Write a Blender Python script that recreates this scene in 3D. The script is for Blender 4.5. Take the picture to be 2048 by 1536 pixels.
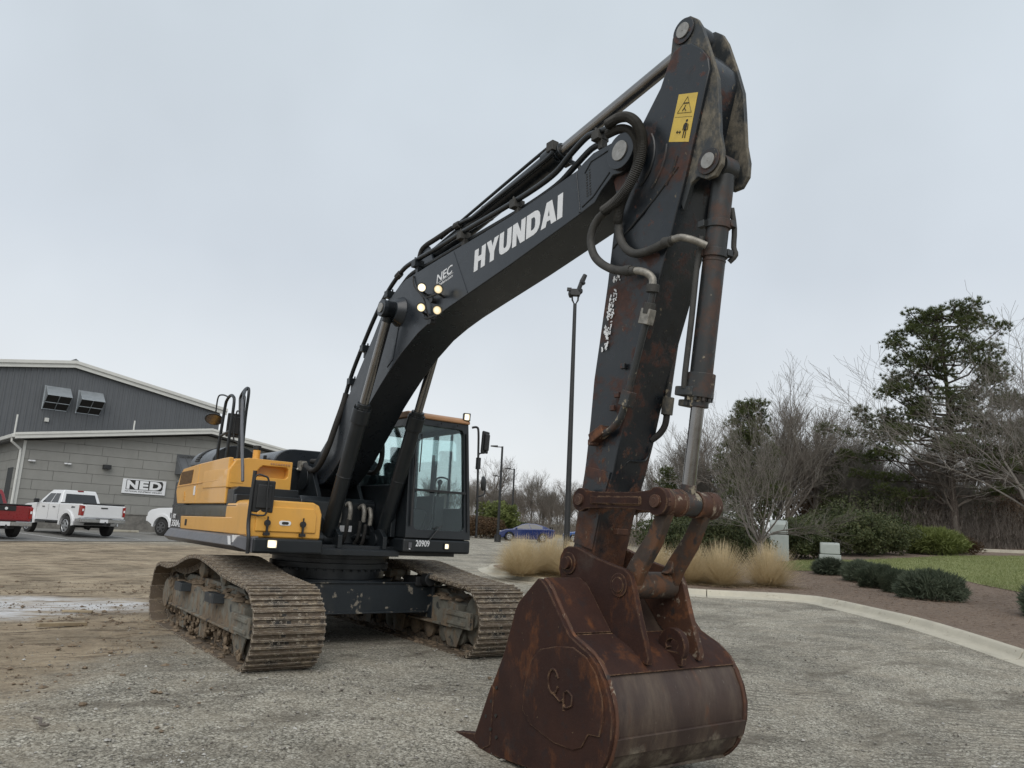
import bpy, bmesh, math, random
from mathutils import Vector, Matrix, Euler, noise
for o in list(bpy.data.objects): bpy.data.objects.remove(o)
S = bpy.context.scene
COL = S.collection
rad = math.radians
# ------------------------------------------------------------------ camera
cam_d = bpy.data.cameras.new('camera'); cam = bpy.data.objects.new('camera', cam_d); COL.objects.link(cam)
_yaw, _pit, _rol = rad(144.531), rad(10.994), rad(2.910)
_f = Vector((math.cos(_yaw)*math.cos(_pit), math.sin(_yaw)*math.cos(_pit), math.sin(_pit)))
_r = _f.cross(Vector((0, 0, 1))).normalized(); _u = _r.cross(_f)
_r2 = _r*math.cos(_rol) + _u*math.sin(_rol); _u2 = _u*math.cos(_rol) - _r*math.sin(_rol)
M = Matrix((_r2, _u2, -_f)).transposed().to_4x4(); M.translation = Vector((10.080, -4.276, 1.508))
cam.matrix_world = M
cam_d.sensor_width = 36; cam_d.lens = 26.735; cam_d.clip_start = .05; cam_d.clip_end = 2000
S.camera = cam
# ------------------------------------------------------------------ sky, sun, exposure
SUN_EL, SUN_AZ = rad(46), rad(-38)      # azimuth in the xy plane, measured from +x
W = bpy.data.worlds.new('World'); S.world = W; W.use_nodes = True
nt = W.node_tree; nt.nodes.clear()
def wn(t, **k):
    n = nt.nodes.new(t)
    for a, b in k.items(): setattr(n, a, b)
    return n
w_out = wn('ShaderNodeOutputWorld'); w_bg = wn('ShaderNodeBackground')
sky = wn('ShaderNodeTexSky', sky_type='NISHITA', sun_disc=False)
sky.sun_elevation = SUN_EL; sky.sun_rotation = rad(90) - SUN_AZ; sky.dust_density = 4; sky.air_density = 1.2
w_geo = wn('ShaderNodeTexCoord'); w_sep = wn('ShaderNodeSeparateXYZ')
nt.links.new(w_geo.outputs['Generated'], w_sep.inputs[0])
w_ramp = wn('ShaderNodeValToRGB')
er = w_ramp.color_ramp
er.elements[0].position = 0.0; er.elements[0].color = (7.7, 7.85, 7.9, 1)
er.elements[1].position = 1.0; er.elements[1].color = (5.7, 6.2, 6.7, 1)
e = er.elements.new(.10); e.color = (7.5, 7.8, 8.05, 1)
e = er.elements.new(.32); e.color = (6.15, 6.65, 7.2, 1)
e = er.elements.new(.60); e.color = (5.9, 6.5, 7.0, 1)
nt.links.new(w_sep.outputs['Z'], w_ramp.inputs[0])
w_n = wn('ShaderNodeTexNoise'); w_n.inputs['Scale'].default_value = 2.2; w_n.inputs['Detail'].default_value = 4; w_n.inputs['Roughness'].default_value = .5
nt.links.new(w_geo.outputs['Generated'], w_n.inputs['Vector'])
w_mr = wn('ShaderNodeMapRange'); w_mr.inputs[1].default_value = .3; w_mr.inputs[2].default_value = .7; w_mr.inputs[3].default_value = .92; w_mr.inputs[4].default_value = 1.07
nt.links.new(w_n.outputs[0], w_mr.inputs[0])
w_mul = wn('ShaderNodeMix', data_type='RGBA', blend_type='MULTIPLY'); w_mul.inputs[0].default_value = 1
nt.links.new(w_ramp.outputs[0], w_mul.inputs[6]); nt.links.new(w_mr.outputs[0], w_mul.inputs[7])
w_mix = wn('ShaderNodeMix', data_type='RGBA'); w_mix.inputs[0].default_value = .90     # mostly cloud over the clear-sky model
nt.links.new(sky.outputs[0], w_mix.inputs[6]); nt.links.new(w_mul.outputs[2], w_mix.inputs[7])
nt.links.new(w_mix.outputs[2], w_bg.inputs[0]); w_bg.inputs[1].default_value = .094
nt.links.new(w_bg.outputs[0], w_out.inputs[0])
sd = bpy.data.lights.new('sun', 'SUN'); sd.energy = 1.5; sd.angle = rad(55); sd.color = (1, .965, .92)
sun = bpy.data.objects.new('sun', sd); COL.objects.link(sun)
_sv = Vector((math.cos(SUN_EL)*math.cos(SUN_AZ), math.cos(SUN_EL)*math.sin(SUN_AZ), math.sin(SUN_EL)))
sun.rotation_euler = _sv.to_track_quat('Z', 'Y').to_euler()
S.view_settings.view_transform = 'Standard'; S.view_settings.look = 'None'
S.view_settings.exposure = 0.25; S.view_settings.gamma = 1
# ------------------------------------------------------------------ helpers
def clamp(x, a=0., b=1.): return max(a, min(b, x))
def ss(a, b, x):
    t = clamp((x-a)/(b-a)); return t*t*(3-2*t)
def sp(x, k=2.0): return math.log1p(math.exp(-abs(x)/k))*k + max(x, 0)
def H(x, y):                         # lie of the yard
    return -.2*ss(2, 6.5, x) + .0185*sp(-x-4) + .2*ss(4, 16, y)
def HB(x, y):                        # planting bed and lawn rise behind the kerb
    m = .06*(sp(min(y, 32)-19.5, 1.)) + .04*max(0, min(y, 90)-32)
    return H(x, y) + .13 + m*ss(-24, -12, x)
def tag(o, label=None, cat=None, group=None, kind=None):
    if label: o['label'] = label
    if cat: o['category'] = cat
    if group: o['group'] = group
    if kind: o['kind'] = kind
    return o
def empty(name, loc=(0, 0, 0), rz=0, label=None, cat=None, group=None, parent=None):
    o = bpy.data.objects.new(name, None); COL.objects.link(o); o.location = loc; o.rotation_euler.z = rz
    o.empty_display_size = .2
    if parent: o.parent = parent
    return tag(o, label, cat, group)
def rotm(ax, a): return Matrix.Rotation(a, 3, ax)
class MB:
    def __init__(s): s.v = []; s.f = []; s.m = []; s.mi = 0
    def add(s, vs, fs):
        b = len(s.v); s.v += [tuple(p) for p in vs]
        for q in fs: s.f.append(tuple(i+b for i in q)); s.m.append(s.mi)
        return s
    def box(s, c, d, R=None):
        c = Vector(c); vs = []
        for x in (-.5, .5):
            for y in (-.5, .5):
                for z in (-.5, .5):
                    p = Vector((x*d[0], y*d[1], z*d[2])); p = R @ p if R else p; vs.append(c+p)
        return s.add(vs, [(0, 1, 3, 2), (4, 6, 7, 5), (0, 4, 5, 1), (2, 3, 7, 6), (0, 2, 6, 4), (1, 5, 7, 3)])
    def bx(s, x0, x1, y0, y1, z0, z1): return s.box(((x0+x1)/2, (y0+y1)/2, (z0+z1)/2), (x1-x0, y1-y0, z1-z0))
    def prism(s, prof, y0, y1, axis='y', hw=None):
        # profile in the plane across the axis; y: (x,z)  x: (y,z)  z: (x,y)
        n = len(prof)
        def P(p, t):
            if axis == 'y': return (p[0], t, p[1])
            if axis == 'x': return (t, p[0], p[1])
            return (p[0], p[1], t)
        A = []; B = []
        for p in prof:
            a, b = (y0, y1) if hw is None else hw(p)
            A.append(P(p, a)); B.append(P(p, b))
        fs = [tuple(range(n)), tuple(reversed(range(n, 2*n)))]
        fs += [(i, i+n, (i+1) % n+n, (i+1) % n) for i in range(n)]
        return s.add(A+B, fs)
    def cyl(s, p0, p1, r0, r1=None, n=16, caps=True, ph=0):
        p0 = Vector(p0); p1 = Vector(p1); r1 = r0 if r1 is None else r1
        d = (p1-p0).normalized(); a = d.orthogonal().normalized(); b = d.cross(a)
        vs = []
        for p, r in ((p0, r0), (p1, r1)):
            for i in range(n):
                t = 2*math.pi*i/n+ph; vs.append(p + (a*math.cos(t)+b*math.sin(t))*r)
        fs = [(i, (i+1) % n, (i+1) % n+n, i+n) for i in range(n)]
        if caps: fs += [tuple(reversed(range(n))), tuple(range(n, 2*n))]
        return s.add(vs, fs)
    def lathe(s, p0, d, prof, n=20):
        # prof: (distance along d, radius)
        p0 = Vector(p0); d = Vector(d).normalized(); a = d.orthogonal().normalized(); b = d.cross(a); vs = []; m = len(prof)
        for t, r in prof:
            for i in range(n):
                q = 2*math.pi*i/n; vs.append(p0+d*t+(a*math.cos(q)+b*math.sin(q))*r)
        fs = []
        for k in range(m-1):
            for i in range(n): j = (i+1) % n; fs.append((k*n+i, k*n+j, (k+1)*n+j, (k+1)*n+i))
        fs += [tuple(reversed(range(n))), tuple(range((m-1)*n, m*n))]
        return s.add(vs, fs)
    def tube(s, path, r, n=8, caps=True, closed=False):
        P = [Vector(p) for p in path]; m = len(P); vs = []; a = None
        for i, p in enumerate(P):
            if closed: d = P[(i+1) % m]-P[i-1]
            else: d = P[min(i+1, m-1)]-P[max(i-1, 0)]
            d = d.normalized() if d.length > 1e-9 else Vector((0, 0, 1))
            if a is None: a = d.orthogonal().normalized()
            else:
                a = a-d*a.dot(d); a = a.normalized() if a.length > 1e-6 else d.orthogonal().normalized()
            b = d.cross(a); rr = r[i] if isinstance(r, (list, tuple)) else r
            for k in range(n):
                t = 2*math.pi*k/n; vs.append(p+(a*math.cos(t)+b*math.sin(t))*rr)
        fs = []
        for i in range(m if closed else m-1):
            i2 = (i+1) % m
            for k in range(n): j = (k+1) % n; fs.append((i*n+k, i*n+j, i2*n+j, i2*n+k))
        if caps and not closed: fs += [tuple(reversed(range(n))), tuple(range((m-1)*n, m*n))]
        return s.add(vs, fs)
    def blob(s, c, r, n=8, m=6, seed=0, amp=.2, flat=None):
        c = Vector(c); r = Vector(r) if not isinstance(r, (int, float)) else Vector((r, r, r)); vs = []
        for i in range(m+1):
            th = math.pi*i/m
            for k in range(n):
                ph = 2*math.pi*k/n
                d = Vector((math.sin(th)*math.cos(ph), math.sin(th)*math.sin(ph), math.cos(th)))
                q = 1+amp*noise.noise(d*1.7+Vector((seed*3.1, seed*1.7, 0)))*2
                vs.append(c+Vector((d.x*r.x, d.y*r.y, d.z*r.z))*q)
        fs = []
        for i in range(m):
            for k in range(n): j = (k+1) % n; fs.append((i*n+k, (i+1)*n+k, (i+1)*n+j, i*n+j))
        return s.add(vs, fs)
    def build(s, name, mat, parent=None, bevel=0, smooth=35, seg=2, label=None):
        me = bpy.data.meshes.new(name); me.from_pydata(s.v, [], s.f)
        mats = mat if isinstance(mat, (list, tuple)) else [mat]
        for q in mats: me.materials.append(q)
        if len(mats) > 1: me.polygons.foreach_set('material_index', s.m)
        bm = bmesh.new(); bm.from_mesh(me); bmesh.ops.recalc_face_normals(bm, faces=bm.faces); bm.to_mesh(me); bm.free()
        if smooth:
            me.polygons.foreach_set('use_smooth', [True]*len(me.polygons)); me.set_sharp_from_angle(angle=rad(smooth))
        me.update()
        o = bpy.data.objects.new(name, me); COL.objects.link(o)
        if parent: o.parent = parent
        if bevel:
            b = o.modifiers.new('bevel', 'BEVEL'); b.width = bevel; b.segments = seg; b.limit_method = 'ANGLE'; b.angle_limit = rad(35); b.harden_normals = True
        if label: o['label'] = label
        return o
def raw(name, vs, fs, mat, parent=None, smooth=False):
    me = bpy.data.meshes.new(name); me.from_pydata(vs, [], fs); me.materials.append(mat)
    if smooth: me.polygons.foreach_set('use_smooth', [True]*len(me.polygons))
    o = bpy.data.objects.new(name, me); COL.objects.link(o)
    if parent: o.parent = parent
    return o
def kids(o): return [c for c in bpy.data.objects if c.parent == o]
def copy_tree(o, parent=None, table=None):
    if table is None:
        table = {}
        for c in bpy.data.objects:
            if c.parent: table.setdefault(c.parent.name, []).append(c)
    c = o.copy(); COL.objects.link(c)
    if parent: c.parent = parent
    for ch in table.get(o.name, []): copy_tree(ch, c, table)
    return c
def smooth_path(pts, k=6):
    P = [Vector(p) for p in pts]; out = []
    for i in range(len(P)-1):
        p0 = P[max(i-1, 0)]; p1 = P[i]; p2 = P[i+1]; p3 = P[min(i+2, len(P)-1)]
        for j in range(k):
            t = j/k
            out.append(.5*((2*p1)+(p2-p0)*t+(2*p0-5*p1+4*p2-p3)*t*t+(3*p1-p0-3*p2+p3)*t**3))
    out.append(P[-1]); return out
def arc(cx, cy, r, a0, a1, n):
    return [(cx+r*math.cos(rad(a0+(a1-a0)*i/n)), cy+r*math.sin(rad(a0+(a1-a0)*i/n))) for i in range(n+1)]
def textmesh(txt, mat, parent, origin, right, up, width=None, height=.1, bold=0., shear=0., name='lettering', ext=.0015, spacing=1.):
    cu = bpy.data.curves.new(name, 'FONT'); cu.body = txt; cu.size = 1; cu.offset = bold; cu.shear = shear; cu.extrude = .001; cu.resolution_u = 3; cu.space_character = spacing
    t = bpy.data.objects.new('tmp', cu); COL.objects.link(t); bpy.context.view_layer.update()
    me = bpy.data.meshes.new_from_object(t.evaluated_get(bpy.context.evaluated_depsgraph_get()))
    bpy.data.objects.remove(t); bpy.data.curves.remove(cu)
    xs = [v.co.x for v in me.vertices]; ys = [v.co.y for v in me.vertices]
    x0, x1, y0, y1 = min(xs), max(xs), min(ys), max(ys)
    sy = height/(y1-y0); sx = sy if width is None else width/(x1-x0)
    R = Vector(right).normalized(); U = Vector(up); U = (U-R*U.dot(R)).normalized(); N = R.cross(U); O = Vector(origin)
    for v in me.vertices:
        c = v.co; v.co = O+R*((c.x-x0)*sx)+U*((c.y-y0)*sy)+N*(c.z*ext/.001)
    me.materials.clear(); me.materials.append(mat); me.name = name
    o = bpy.data.objects.new(name, me); COL.objects.link(o)
    if parent: o.parent = parent
    return o
# ------------------------------------------------------------------ materials
class NT:
    def __init__(s, name):
        s.m = bpy.data.materials.new(name); s.m.use_nodes = True; s.t = s.m.node_tree; s.t.nodes.clear()
        s.out = s.t.nodes.new('ShaderNodeOutputMaterial'); s.b = s.t.nodes.new('ShaderNodeBsdfPrincipled'); s.l(s.b.outputs[0], s.out.inputs[0])
    def n(s, t, **k):
        q = s.t.nodes.new(t)
        for a, b in k.items(): setattr(q, a, b)
        return q
    def l(s, a, b): s.t.links.new(a, b)
    def coord(s, kind='Object', scale=(1, 1, 1), rot=(0, 0, 0)):
        c = s.n('ShaderNodeTexCoord'); m = s.n('ShaderNodeMapping'); m.inputs['Scale'].default_value = scale; m.inputs['Rotation'].default_value = rot
        s.l(c.outputs[kind], m.inputs[0]); return m.outputs[0]
    def noise(s, vec, scale, detail=5, rough=.6, dist=0):
        q = s.n('ShaderNodeTexNoise'); q.inputs['Scale'].default_value = scale; q.inputs['Detail'].default_value = detail; q.inputs['Roughness'].default_value = rough; q.inputs['Distortion'].default_value = dist
        s.l(vec, q.inputs['Vector']); return q.outputs[0]
    def vor(s, vec, scale, feature='F1'):
        q = s.n('ShaderNodeTexVoronoi', feature=feature); q.inputs['Scale'].default_value = scale; s.l(vec, q.inputs['Vector']); return q
    def mr(s, v, a, b, c=0, d=1):
        q = s.n('ShaderNodeMapRange'); q.interpolation_type = 'SMOOTHSTEP'
        for i, x in enumerate((a, b, c, d)): q.inputs[i+1].default_value = x
        s.l(v, q.inputs[0]); return q.outputs[0]
    def math(s, op, a, b=None):
        q = s.n('ShaderNodeMath', operation=op)
        for i, x in enumerate((a, b)):
            if x is None: continue
            if isinstance(x, (int, float)): q.inputs[i].default_value = x
            else: s.l(x, q.inputs[i])
        return q.outputs[0]
    def mix(s, f, a, b, blend='MIX'):
        q = s.n('ShaderNodeMix', data_type='RGBA', blend_type=blend)
        for i, x in ((0, f), (6, a), (7, b)):
            if isinstance(x, (int, float)): q.inputs[i].default_value = x
            elif isinstance(x, tuple): q.inputs[i].default_value = x if len(x) == 4 else x+(1,)
            else: s.l(x, q.inputs[i])
        return q.outputs[2]
    def mixf(s, f, a, b):
        q = s.n('ShaderNodeMix', data_type='FLOAT')
        for i, x in ((0, f), (2, a), (3, b)):
            if isinstance(x, (int, float)): q.inputs[i].default_value = x
            else: s.l(x, q.inputs[i])
        return q.outputs[0]
    def ramp(s, v, els):
        q = s.n('ShaderNodeValToRGB'); r = q.color_ramp
        while len(r.elements) < len(els): r.elements.new(.5)
        for e_, (p, c) in zip(r.elements, els): e_.position = p; e_.color = tuple(c)+(1,) if len(c) == 3 else c
        s.l(v, q.inputs[0]); return q.outputs[0]
    def bump(s, h, strength=.3, dist=.01, prev=None):
        q = s.n('ShaderNodeBump'); q.inputs['Strength'].default_value = strength; q.inputs['Distance'].default_value = dist; s.l(h, q.inputs['Height'])
        if prev is not None: s.l(prev, q.inputs['Normal'])
        return q.outputs[0]
    def set(s, **k):
        for a, v in k.items():
            i = s.b.inputs[a.replace('_', ' ')]
            if isinstance(v, tuple): i.default_value = v if len(v) == 4 else v+(1,)
            elif isinstance(v, (int, float)): i.default_value = v
            else: s.l(v, i)
        return s.m
def pmat(name, c1, c2=None, scale=3., rough=.5, metal=0., bump=0., bscale=60., layers=(), spec=.5, coat=0., rvar=.15, rand=0., kind='Object', seed=0., edge=None):
    # layers: dict(c=colour, s=scale, lo, hi, st=stretch tuple, r=roughness, z=(axis,a,b) limits the wear to a zone, bump=)
    T = NT(name); c2 = c2 or tuple(x*.8 for x in c1)
    v = T.coord(kind); n1 = T.noise(v, scale, 6, .65)
    col = T.mix(T.mr(n1, .3, .7), c1, c2)
    n2 = T.noise(v, scale*7.3, 4, .6)
    rg = T.math('ADD', T.math('MULTIPLY', T.math('SUBTRACT', n2, .5), rvar*2), rough)
    met = metal; nrm = None
    if bump: nrm = T.bump(T.noise(v, bscale, 4, .7), bump, .01)
    sepc = None
    for k, L in enumerate(layers):
        vv = T.coord(kind, L.get('st', (1, 1, 1)))
        if L.get('vor'): mk = T.vor(vv, L['s']).outputs['Distance']
        else: mk = T.noise(vv, L['s'], L.get('d', 8), L.get('rg', .65), L.get('dist', .0))
        if 'z' in L:
            if sepc is None:
                sepc = T.n('ShaderNodeSeparateXYZ'); T.l(T.coord(kind), sepc.inputs[0])
            for z in (L['z'] if isinstance(L['z'], list) else [L['z']]):
                g = T.mr(sepc.outputs['XYZ'.index(z[0])], z[1], z[2])
                mk = T.math('SUBTRACT', mk, T.math('MULTIPLY', T.math('SUBTRACT', 1., g), z[3] if len(z) > 3 else .35))
        mk = T.mr(mk, L['lo'], L['hi'])
        if 'a' in L: mk = T.math('MULTIPLY', mk, L['a'])
        cc = L['c']
        if 'c2' in L: cc = T.mix(T.mr(T.noise(vv, L['s']*4.7, 5, .7), .35, .65), L['c'], L['c2'])
        col = T.mix(mk, col, cc)
        if 'r' in L: rg = T.mixf(mk, rg, L['r'])
        if 'm' in L: met = T.mixf(mk, met, L['m'])
        if L.get('bump'): nrm = T.bump(mk, L['bump'], .006, nrm)
    if edge:                                  # bare metal or dust on worn corners; on track shoes also painted highlights
        bv = T.n('ShaderNodeBevel'); bv.samples = 4; bv.inputs['Radius'].default_value = edge[1]; ge = T.n('ShaderNodeNewGeometry')
        dt = T.n('ShaderNodeVectorMath', operation='DOT_PRODUCT'); T.l(bv.outputs[0], dt.inputs[0]); T.l(ge.outputs['Normal'], dt.inputs[1])
        em = T.math('MULTIPLY', T.mr(dt.outputs['Value'], .985, .90), T.mr(T.noise(v, 14, 5, .7), .38, .60)); col = T.mix(T.math('MULTIPLY', em, edge[2]), col, edge[0])
    if rand:
        oi = T.n('ShaderNodeObjectInfo'); col = T.mix(T.math('MULTIPLY', oi.outputs['Random'], rand), col, tuple(x*.35 for x in c1))
    T.set(Base_Color=col, Roughness=rg, Metallic=met, Specular_IOR_Level=spec, Coat_Weight=coat)
    if nrm is not None: T.l(nrm, T.b.inputs['Normal'])
    return T.m
def emit(name, col, s):
    # reflector lamp: hot centre, warmer and dimmer toward the rim of the lens
    T = NT(name); c = T.n('ShaderNodeTexCoord'); d = T.n('ShaderNodeVectorMath', operation='DISTANCE'); T.l(c.outputs['Generated'], d.inputs[0]); d.inputs[1].default_value = (.5, .5, .5)
    r = T.ramp(d.outputs['Value'], [(.0, (1, .95, .84)), (.30, (1, .90, .68)), (.48, col), (.75, tuple(x*.45 for x in col))]); vs_ = T.vor(c.outputs['Generated'], 7).outputs['Distance']
    T.set(Base_Color=(.5, .45, .35), Emission_Color=r, Emission_Strength=T.math('MULTIPLY', T.mr(vs_, .0, .5, 1.15, .75), float(s)), Roughness=.1); return T.m
def glassmat(name, tint=(.92, .985, .98), rough=.01, gl=.05):
    T = NT(name); T.t.nodes.remove(T.b)
    tr = T.n('ShaderNodeBsdfTransparent'); tr.inputs[0].default_value = tint+(1,)
    g = T.n('ShaderNodeBsdfGlossy'); g.inputs['Roughness'].default_value = rough; g.inputs[0].default_value = (.9, .95, .97, 1)
    lw = T.n('ShaderNodeFresnel'); lw.inputs[0].default_value = 1.5
    mx = T.n('ShaderNodeMixShader'); T.l(T.math('ADD', T.math('MULTIPLY', lw.outputs[0], .55), gl*.1), mx.inputs[0]); T.l(tr.outputs[0], mx.inputs[1]); T.l(g.outputs[0], mx.inputs[2]); T.l(mx.outputs[0], T.out.inputs[0])
    return T.m
RUST = dict(c=(.085, .032, .016), c2=(.17, .066, .022))
m_slate = pmat('slate paint', (.019, .0235, .029), (.015, .019, .024), 1.2, .30, 0, .02, 90, spec=.5, rvar=.12, layers=[
    dict(c=(.045, .048, .050), s=2.2, lo=.52, hi=.8, a=.35, r=.5), dict(c=(.10, .095, .085), s=30, lo=.67, hi=.73, a=.4, r=.7), dict(c=(.014, .016, .018), s=5, lo=.58, hi=.72, a=.35, st=(.3, 1, 1))])
m_cyl = pmat('cylinder paint', (.007, .010, .012), (.012, .015, .018), 2, .38, 0, .03, 80, layers=[dict(c=(.07, .062, .052), s=5, lo=.6, hi=.78, a=.35, r=.7)])
m_arm = pmat('worn arm paint', (.008, .012, .017), (.016, .019, .022), 1.9, .32, 0, .06, 60, edge=((.11, .085, .065), .010, .6), layers=[
    dict(c=(.030, .024, .021), c2=(.016, .016, .017), s=1.7, lo=.48, hi=.64, a=.6, r=.5),
    dict(c=(.046, .019, .013), c2=(.080, .029, .016), s=3.4, lo=.515, hi=.625, a=.85, r=.75, bump=.2),
    dict(c=(.095, .032, .018), s=11, lo=.61, hi=.67, a=.7, r=.8, bump=.2),
    dict(c=(.010, .012, .014), s=8, lo=.58, hi=.66, a=.7, st=(1, 1, .5)),
    dict(c=(.060, .027, .017), c2=(.105, .043, .02), s=6, lo=.48, hi=.58, r=.85, bump=.3, z=('Z', 2.9, 1.7, .30)),
    dict(c=(.062, .027, .016), c2=(.10, .040, .018), s=3, lo=.34, hi=.56, r=.85, bump=.2, z=('Z', 2.15, 1.45, .42)),
    dict(c=(.21, .175, .12), s=20, lo=.635, hi=.69, a=.8, r=.9, st=(1, 1, .5))])
m_bcyl = pmat('worn bucket cylinder', (.027, .029, .029), (.019, .022, .024), 2, .45, 0, .06, 70, layers=[
    dict(c=(.085, .042, .028), c2=(.05, .034, .026), s=4, lo=.48, hi=.62, a=.8, r=.75), dict(c=(.26, .225, .165), s=11, lo=.545, hi=.62, r=.9, z=('Z', 3.4, 2.5, .14), bump=.3), dict(c=(.17, .15, .115), s=24, lo=.65, hi=.71, a=.7)])
m_brkt = pmat('bracket muddy', (.030, .034, .036), (.024, .028, .03), 2, .5, 0, .08, 60, layers=[dict(c=(.17, .15, .115), c2=(.10, .09, .07), s=6, lo=.43, hi=.6, r=.9, bump=.3, st=(1, 1, .6))])
m_rust = pmat('rusted bucket steel', (.040, .0170, .0115), (.027, .0125, .0100), 1.6, .78, 0, .18, 55, spec=.25, edge=((.24, .15, .085), .014, .8), layers=[
    dict(c=(.050, .022, .015), c2=(.036, .018, .014), s=3.1, lo=.48, hi=.68, a=.8, bump=.1),
    dict(c=(.125, .046, .017), c2=(.080, .031, .014), s=4.8, lo=.53, hi=.66, a=.75, bump=.25, st=(1, 1, .55)),
    dict(c=(.026, .016, .015), s=8, lo=.54, hi=.66, a=.75), dict(c=(.30, .23, .13), s=34, lo=.69, hi=.73, a=.7), dict(c=(.075, .060, .050), s=2.4, lo=.60, hi=.75, a=.45)])
m_rustw = pmat('worn rusted back', (.050, .030, .023), (.036, .022, .018), 2, .58, .1, .12, 60, layers=[
    dict(c=(.120, .088, .062), c2=(.080, .058, .043), s=2.4, lo=.40, hi=.68, a=.75, r=.55, st=(.45, 1.5, .45)),
    dict(c=(.034, .022, .019), s=7, lo=.55, hi=.68, a=.7, st=(.5, 1.6, .5)), dict(c=(.095, .040, .020), s=5, lo=.56, hi=.7, a=.7, st=(.5, 1.3, .5)), dict(c=(.19, .16, .12), c2=(.12, .10, .075), s=5, lo=.44, hi=.6, r=.85, a=.9, z=('Z', .34, .05, .30), bump=.2), dict(c=(.24, .21, .17), s=30, lo=.66, hi=.72, a=.6, st=(.5, 1.2, .5))])
m_rusty = pmat('orange rusted link', (.085, .034, .016), (.042, .019, .013), 4, .78, 0, .15, 60, edge=((.26, .19, .13), .01, .7), layers=[
    dict(c=(.17, .066, .026), s=6, lo=.56, hi=.68, a=.8), dict(c=(.30, .25, .19), s=9, lo=.58, hi=.65, a=.85, bump=.2), dict(c=(.028, .020, .018), s=7, lo=.58, hi=.68)])
m_linkg = pmat('worn link bar', (.060, .042, .030), (.032, .021, .016), 5, .7, 0, .2, 60, edge=((.22, .17, .12), .012, .7), layers=[dict(c=(.12, .050, .020), s=6, lo=.46, hi=.60, a=.85), dict(c=(.20, .175, .13), s=16, lo=.62, hi=.68, a=.7), dict(c=(.028, .022, .02), s=11, lo=.57, hi=.66)])
m_chrome = pmat('bright cylinder rod', (.27, .262, .255), (.22, .212, .205), 3, .20, .95, layers=[dict(c=(.2, .17, .14), s=4, lo=.55, hi=.75, a=.5, r=.5)])
m_pin = pmat('ground steel pin', (.36, .35, .33), (.26, .25, .23), 20, .45, .55)
m_yel = pmat('yellow paint', (.72, .375, .070), (.67, .345, .062), 1.5, .34, 0, .01, 100, coat=.25, rvar=.08, layers=[dict(c=(.42, .27, .12), s=2.5, lo=.5, hi=.78, a=.4, r=.6, st=(1, 1, .4)), dict(c=(.22, .14, .06), s=26, lo=.68, hi=.74, a=.5), dict(c=(.30, .19, .085), s=5, lo=.6, hi=.72, a=.35, st=(.15, 1, 2))])
m_roof = pmat('faded orange roof', (.50, .26, .12), (.42, .22, .11), 3, .55)
m_blk = pmat('black plastic', (.012, .013, .014), (.02, .021, .022), 5, .5, 0, .05, 200)
m_dkpaint = pmat('dark body paint', (.008, .011, .013), (.012, .015, .018), 2, .36, layers=[dict(c=(.05, .045, .04), s=3, lo=.56, hi=.8, a=.35, r=.7), dict(c=(.10, .09, .075), s=28, lo=.68, hi=.74, a=.4)])
m_gloss = pmat('glossy black panel', (.035, .038, .036), (.05, .052, .048), 1, .16)
m_skirt = pmat('grey skirt', (.105, .105, .115), (.085, .085, .093), 2, .42, layers=[dict(c=(.17, .15, .12), s=4, lo=.5, hi=.75, a=.35)])
m_rub = pmat('rubber', (.018, .017, .016), (.03, .028, .026), 8, .75, 0, .1, 200)
m_hose = pmat('dusty hose', (.035, .034, .031), (.052, .05, .045), 9, .7, 0, .05, 200, layers=[dict(c=(.10, .09, .075), s=14, lo=.55, hi=.75, a=.5)])
m_fit = pmat('zinc fitting', (.34, .32, .28), (.18, .17, .15), 18, .5, .4, .1, 150)
m_track = pmat('track steel with dried mud', (.130, .098, .068), (.078, .059, .043), 5, .72, .15, .25, 60, rand=.15, edge=((.56, .50, .41), .012, .9), layers=[  # pale edge colour is wear and also paints bright highlight lines along the grousers
    dict(c=(.29, .23, .158), c2=(.20, .155, .107), s=5.5, lo=.47, hi=.60, r=.95, bump=.4, st=(1, .8, 1)), dict(c=(.022, .019, .018), c2=(.05, .042, .036), s=4.2, lo=.53, hi=.59, a=.9), dict(c=(.46, .42, .35), s=20, lo=.62, hi=.68, a=.8)])
m_mud = pmat('caked mud', (.215, .165, .115), (.14, .106, .075), 9, .95, 0, .8, 25, spec=.2)
m_frame = pmat('track frame paint and mud', (.19, .185, .155), (.11, .102, .082), 6, .75, 0, .2, 60, layers=[
    dict(c=(.20, .15, .10), c2=(.13, .097, .066), s=3.2, lo=.44, hi=.57, r=.95, bump=.4, st=(1, 1, .6)), dict(c=(.030, .034, .036), s=9, lo=.57, hi=.64, a=.9), dict(c=(.21, .15, .06), s=5, lo=.62, hi=.7, a=.6, st=(1, 1, .4))])
m_carb = pmat('carbody paint', (.012, .017, .021), (.009, .013, .017), 3, .5, 0, .1, 60, layers=[dict(c=(.20, .18, .145), s=5.5, lo=.585, hi=.63, r=.9, bump=.3, d=10), dict(c=(.055, .05, .043), s=2, lo=.5, hi=.75, a=.5)])
m_white = pmat('white lettering', (.76, .77, .78), (.70, .71, .72), 20, .5)
m_decal = pmat('yellow decal', (.66, .47, .08), (.56, .40, .08), 12, .5, layers=[dict(c=(.12, .09, .05), s=25, lo=.68, hi=.73, a=.7)])
m_ink = pmat('black ink', (.015, .013, .011), (.02, .018, .016), 10, .6)
m_glass = glassmat('cab glass')
m_lamp = emit('lit work lamp', (1, .80, .42), 1.15)
m_lampw = emit('lit white work lamp', (1, .86, .58), 1.6)
m_lampb = emit('dim lit lamp', (1, .76, .36), .8)
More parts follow.
